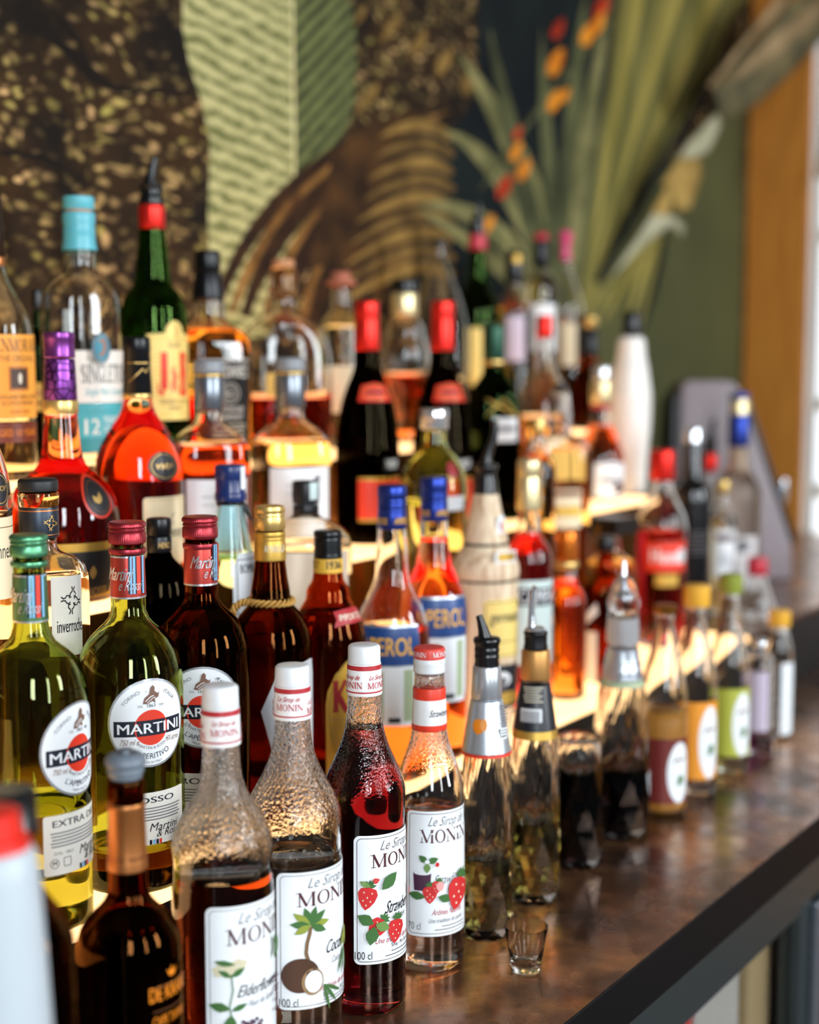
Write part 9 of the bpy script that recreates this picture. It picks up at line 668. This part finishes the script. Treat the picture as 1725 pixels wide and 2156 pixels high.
# ------------------------------------------------------------------ bottles
SUB = {'sleeve_print': ('neck_sleeve',), 'red_band': ('neck_sleeve', 'neck_label', 'neck_foil', 'pourer'), 'silver_rim': ('neck_sleeve',), 'foil_print': ('neck_foil', 'cap'), 'label_print': ('label', 'bottle_body'), 'info_panel': ('label',),
    'pour_spout': ('pourer',), 'gold_rim': ('neck_foil', 'label'), 'orange_rim': ('label',), 'green_rim': ('label',), 'neck_print': ('neck_label',), 'cap_print': ('cap_top',), 'cap_top': ('cap',), 'cap_badge': ('cap',), 'tax_seal': ('cap',), 'lid_print': ('stopper',),
    'binding_cord': ('straw_wrap',), 'neck_badge': ('straw_wrap',), 'pourer_collar': ('pourer',), 'wire_charm': ('wire_ring',)}
WET = {'elder', 'coconut', 'straw_big', 'straw_small'}
def build_bottle(d):  # an Empty at the base, its parts, and prints and spouts as sub-parts
    root = empty(d['name'], d['loc'], R(d['rot']), label=d['label'], category=d.get('cat', 'bottle'), group=d['group'])
    gp = next((p for p in d['parts'] if p['t'] == 'glass'), None); sec = Sec(gp.get('sec')) if gp else None
    if gp: ref = gp['prof']
    else: ref = max((p['prof'] for p in d['parts'] if p['t'] == 'lathe'), key=lambda q: q[-1][1]-q[0][1])
    ts = [0.]
    for a, b in zip(ref, ref[1:]): ts.append(ts[-1]+max(1e-5, math.hypot(b[0]-a[0], b[1]-a[1])))
    fr_, fz = pchip(ts, [p[0] for p in ref]), pchip(ts, [p[1] for p in ref])
    fine = []
    for i in range(len(ts)-1):
        n = max(1, min(6, int((ts[i+1]-ts[i])/.004))) if not (gp and gp.get('facet')) else 1
        fine += [(fr_(ts[i]+(ts[i+1]-ts[i])*k/n), fz(ts[i]+(ts[i+1]-ts[i])*k/n)) for k in range(n)]
    fine.append(tuple(ref[-1]))
    def at(z):
        if z <= fine[0][1]: return fine[0][0]
        for a, b in zip(fine, fine[1:]):
            if a[1] <= z <= b[1]: return a[0]+(b[0]-a[0])*(z-a[1])/max(1e-9, b[1]-a[1])
        return fine[-1][0]
    def radius(z): return at(z)
    radius.lathe = False
    for p in d['parts']:
        t = p['t']
        if t == 'glass':
            bm = bmesh.new(); rb = fine[0][0]; fz_ = [q for q in fine if q[1] > .006]
            foot = [(0, .003), (rb*.7, .0028), (rb*.86, .0002), (rb-.004, 0), (rb-.0012, .0012), (rb, .005)]
            fac = p.get('facet', 0)
            if fac:
                body = [(rb*.86, .0), (rb*.97, .004)]; zz = .012; zt = fine[-1][1]
                nz = max(3, int((zt-.02)/.030)); body += [(at(.012+(zt-.012)*i/nz), .012+(zt-.012)*i/nz) for i in range(nz+1)]
                rings(bm, [(0, .0)]+body+[(0, zt)], seg=fac, stagger=True)
            else: rings(bm, foot+fz_+[(0, fz_[-1][1])], sec)
            top = fine[-1][1]; fill = p.get('fill', .009); th = p.get('th', .0026)
            if fac: th = .0035
            fill = min(fill, top)
            if fill < top-.012:
                cav = [(0, fill), (max(.001, at(fill)*(.93 if fac else 1)-th-.0015), fill), (max(.001, at(fill+.002)*(.93 if fac else 1)-th), fill+.0015)]+[(max(.001, (r*(.93 if fac else 1))-th), z) for r, z in fine if fill+.004 < z < top-.004]+[(max(.001, fine[-1][0]*.9-th), top-.003), (0, top-.003)]
                rings(bm, cav, sec if not fac else None, seg=48 if not fac else 24, flip=True)
            me = mesh(bm, True)
            if fac:
                fl = [True]*len(me.polygons)
                for i, q in enumerate(me.polygons):
                    if i < fac*2*40 and len(q.vertices) == 3: fl[i] = False
                me.polygons.foreach_set('use_smooth', fl)
            gm = 'g_wet' if d['key'] in WET else p['mat']
            g = link(p['name'], me, gm, root)
            if p.get('liq') and fill > .02:
                ins = .0022; q = [(0, .0065), (max(.002, at(.007)*(.9 if fac else 1)-.006), .0065), (max(.002, at(.012)*(.9 if fac else 1)-ins), .012)]+[(max(.001, r*(.9 if fac else 1)-ins), z) for r, z in fine if .016 < z < fill-.003]+[(max(.001, at(fill-.0008)*(.9 if fac else 1)-ins), fill-.0008), (0, fill-.0008)]
                bm = bmesh.new(); rings(bm, q, sec if not fac else None, seg=40); link('liquid', mesh(bm, True), p['liq'], root)
        elif t == 'lathe': link(p['name'], cap_mesh(p['prof'], p.get('knurl', 0), .00012 if p['name'].split('_')[-1] in ('band', 'rim', 'cord') else .0008), p['mat'], root)
        elif t == 'tube': link(p['name'], tube_mesh(p['path']), p['mat'], root)
        elif t == 'label': me, ms = label_mesh(p, radius, sec); link(p['name'], me, ms, root)
        elif t == 'box':
            bm = bmesh.new(); sx, sy, sz = p['s']; cx, cy_, cz = p['c']; box(bm, -sx/2, sx/2, -sy/2, sy/2, cz-sz/2, cz+sz/2, .0015); link(p['name'], mesh(bm, False), p['mat'], root, rz=R(p['turn']))
        elif t == 'facetext':
            V, Fc = text2d(p['text'], True); x0, x1 = min(v[0] for v in V), max(v[0] for v in V); me = bpy.data.meshes.new('print')
            me.from_pydata([(p['x'], (x-(x0+x1)/2)*p['w']/(x1-x0), p['z']+(y/CAPH-.5)*p['h']) for x, y in V], [], Fc); link(p['name'], me, p['mat'], root, rz=R(p['turn']))
        elif t == 'rope':
            bm = bmesh.new(); N = 120; r, z, wd = p['r'], p['z'], p['w']
            pathp = [(r*math.cos(2*math.pi*k/N), r*math.sin(2*math.pi*k/N), z) for k in range(N+1)]
            tail = [(0.01, y, zz) for y, zz in p['tail']]
            tl = [tuple(Vector(tail[i]).lerp(Vector(tail[i+1]), k/10)) for i in range(len(tail)-1) for k in range(10)]
            for pts in (pathp, tl):
                for ph in (0, 2.094, 4.189):
                    rows = []
                    for i, q in enumerate(pts):
                        q = Vector(q); a = Vector(pts[max(0, i-1)]); b = Vector(pts[min(len(pts)-1, i+1)]); tn = (b-a).normalized(); u = tn.cross(Vector((0, 0, 1)));
                        u = u.normalized() if u.length > 1e-4 else Vector((1, 0, 0)); v = u.cross(tn); an = ph+i*.42; c = q+(u*math.cos(an)+v*math.sin(an))*wd*.62
                        rows.append([bm.verts.new(c+(u*math.cos(2*math.pi*k/6)+v*math.sin(2*math.pi*k/6))*wd*.50) for k in range(6)])
                    for a, b in zip(rows, rows[1:]):
                        for k in range(6): bm.faces.new((a[k], a[(k+1) % 6], b[(k+1) % 6], b[k]))
            bmesh.ops.recalc_face_normals(bm, faces=bm.faces[:]); link(p['name'], mesh(bm, True), p['mat'], root)
    kids = list(root.children); by = {}
    for o in kids: by.setdefault(o.name.split('.')[0], o)
    for o in kids:
        for q in SUB.get(o.name.split('.')[0], ()):
            if q in by and by[q].parent == root and by[q] is not o: o.parent = by[q]; break
    return root
for d in BOTTLES: build_bottle(d)

# ------------------------------------------------------------------ shot glass
sg = empty('shot_glass', (1.180, .641, COUNTER), R(200), label='small empty shot glass standing alone on the bar top near the front edge', category='glass')
bm = bmesh.new(); rings(bm, [(0, .0006), (.0118, .0006), (.0130, 0), (.0138, .001), (.0142, .004), (.0176, .027), (.0205, .0425), (.0203, .0434), (.0195, .0433), (.0164, .025), (.0128, .0075), (.0115, .0068), (0, .0068)], seg=48)
link('glass_cup', mesh(bm, True, 70), 'g_clear', sg)

# ------------------------------------------------------------------ far end: till screen and tap
pbr('till_grey', '#8d8084', .5); pbr('till_black', '#0e1013', .45)
tl = empty('till', (2.79, 1.21, COUNTER+T1), R(-56.9), label='grey wedge-shaped till standing at the far end behind the frosted bottles', category='till')
def prism(pts, y0, y1):
    bm = bmesh.new(); a = [bm.verts.new((x, y0, z)) for x, z in pts]; b = [bm.verts.new((x, y1, z)) for x, z in pts]; n = len(pts); bm.faces.new(a[::-1]); bm.faces.new(b)
    for k in range(n): bm.faces.new((a[k], a[(k+1) % n], b[(k+1) % n], b[k]))
    bmesh.ops.recalc_face_normals(bm, faces=bm.faces[:]); bmesh.ops.bevel(bm, geom=bm.edges[:], offset=.006, segments=2, profile=.5, affect='EDGES'); return mesh(bm, True, 40)
link('housing', prism([(.03, .0), (.265, .0), (.262, .07), (.150, .385), (.132, .402), (.045, .402), (.03, .39)], 0, .13), 'till_grey', tl)
link('stand', prism([(.0, .0), (.0295, .0), (.0295, .385), (.012, .36)], .005, .125), 'till_black', tl)
link('screen', prism([(.2675, .075), (.271, .077), (.1665, .372), (.163, .370)], .012, .118), 'till_black', tl)
tp = empty('bar_tap', (3.09, 1.08, COUNTER+T1), R(200), label='chrome bar tap with upright handle behind the far bottles', category='tap')
bm = bmesh.new(); rings(bm, bevelled([(0, 0), (.022, 0), (.022, .012), (.011, .02), (.011, .075), (.015, .08), (.015, .10), (0, .104)]), seg=24); link('tap_column', mesh(bm, True, 40), 'chrome', tp)
link('tap_spout', tube_mesh([(0, 0, .09, .009), (0, -.03, .092, .009), (0, -.055, .088, .009), (0, -.062, .07, .008)]), 'chrome', tp)
link('tap_lever', tube_mesh([(0, 0, .10, .006), (0, .006, .13, .008), (0, .012, .165, .010), (0, .014, .19, .007)]), 'chrome', tp)
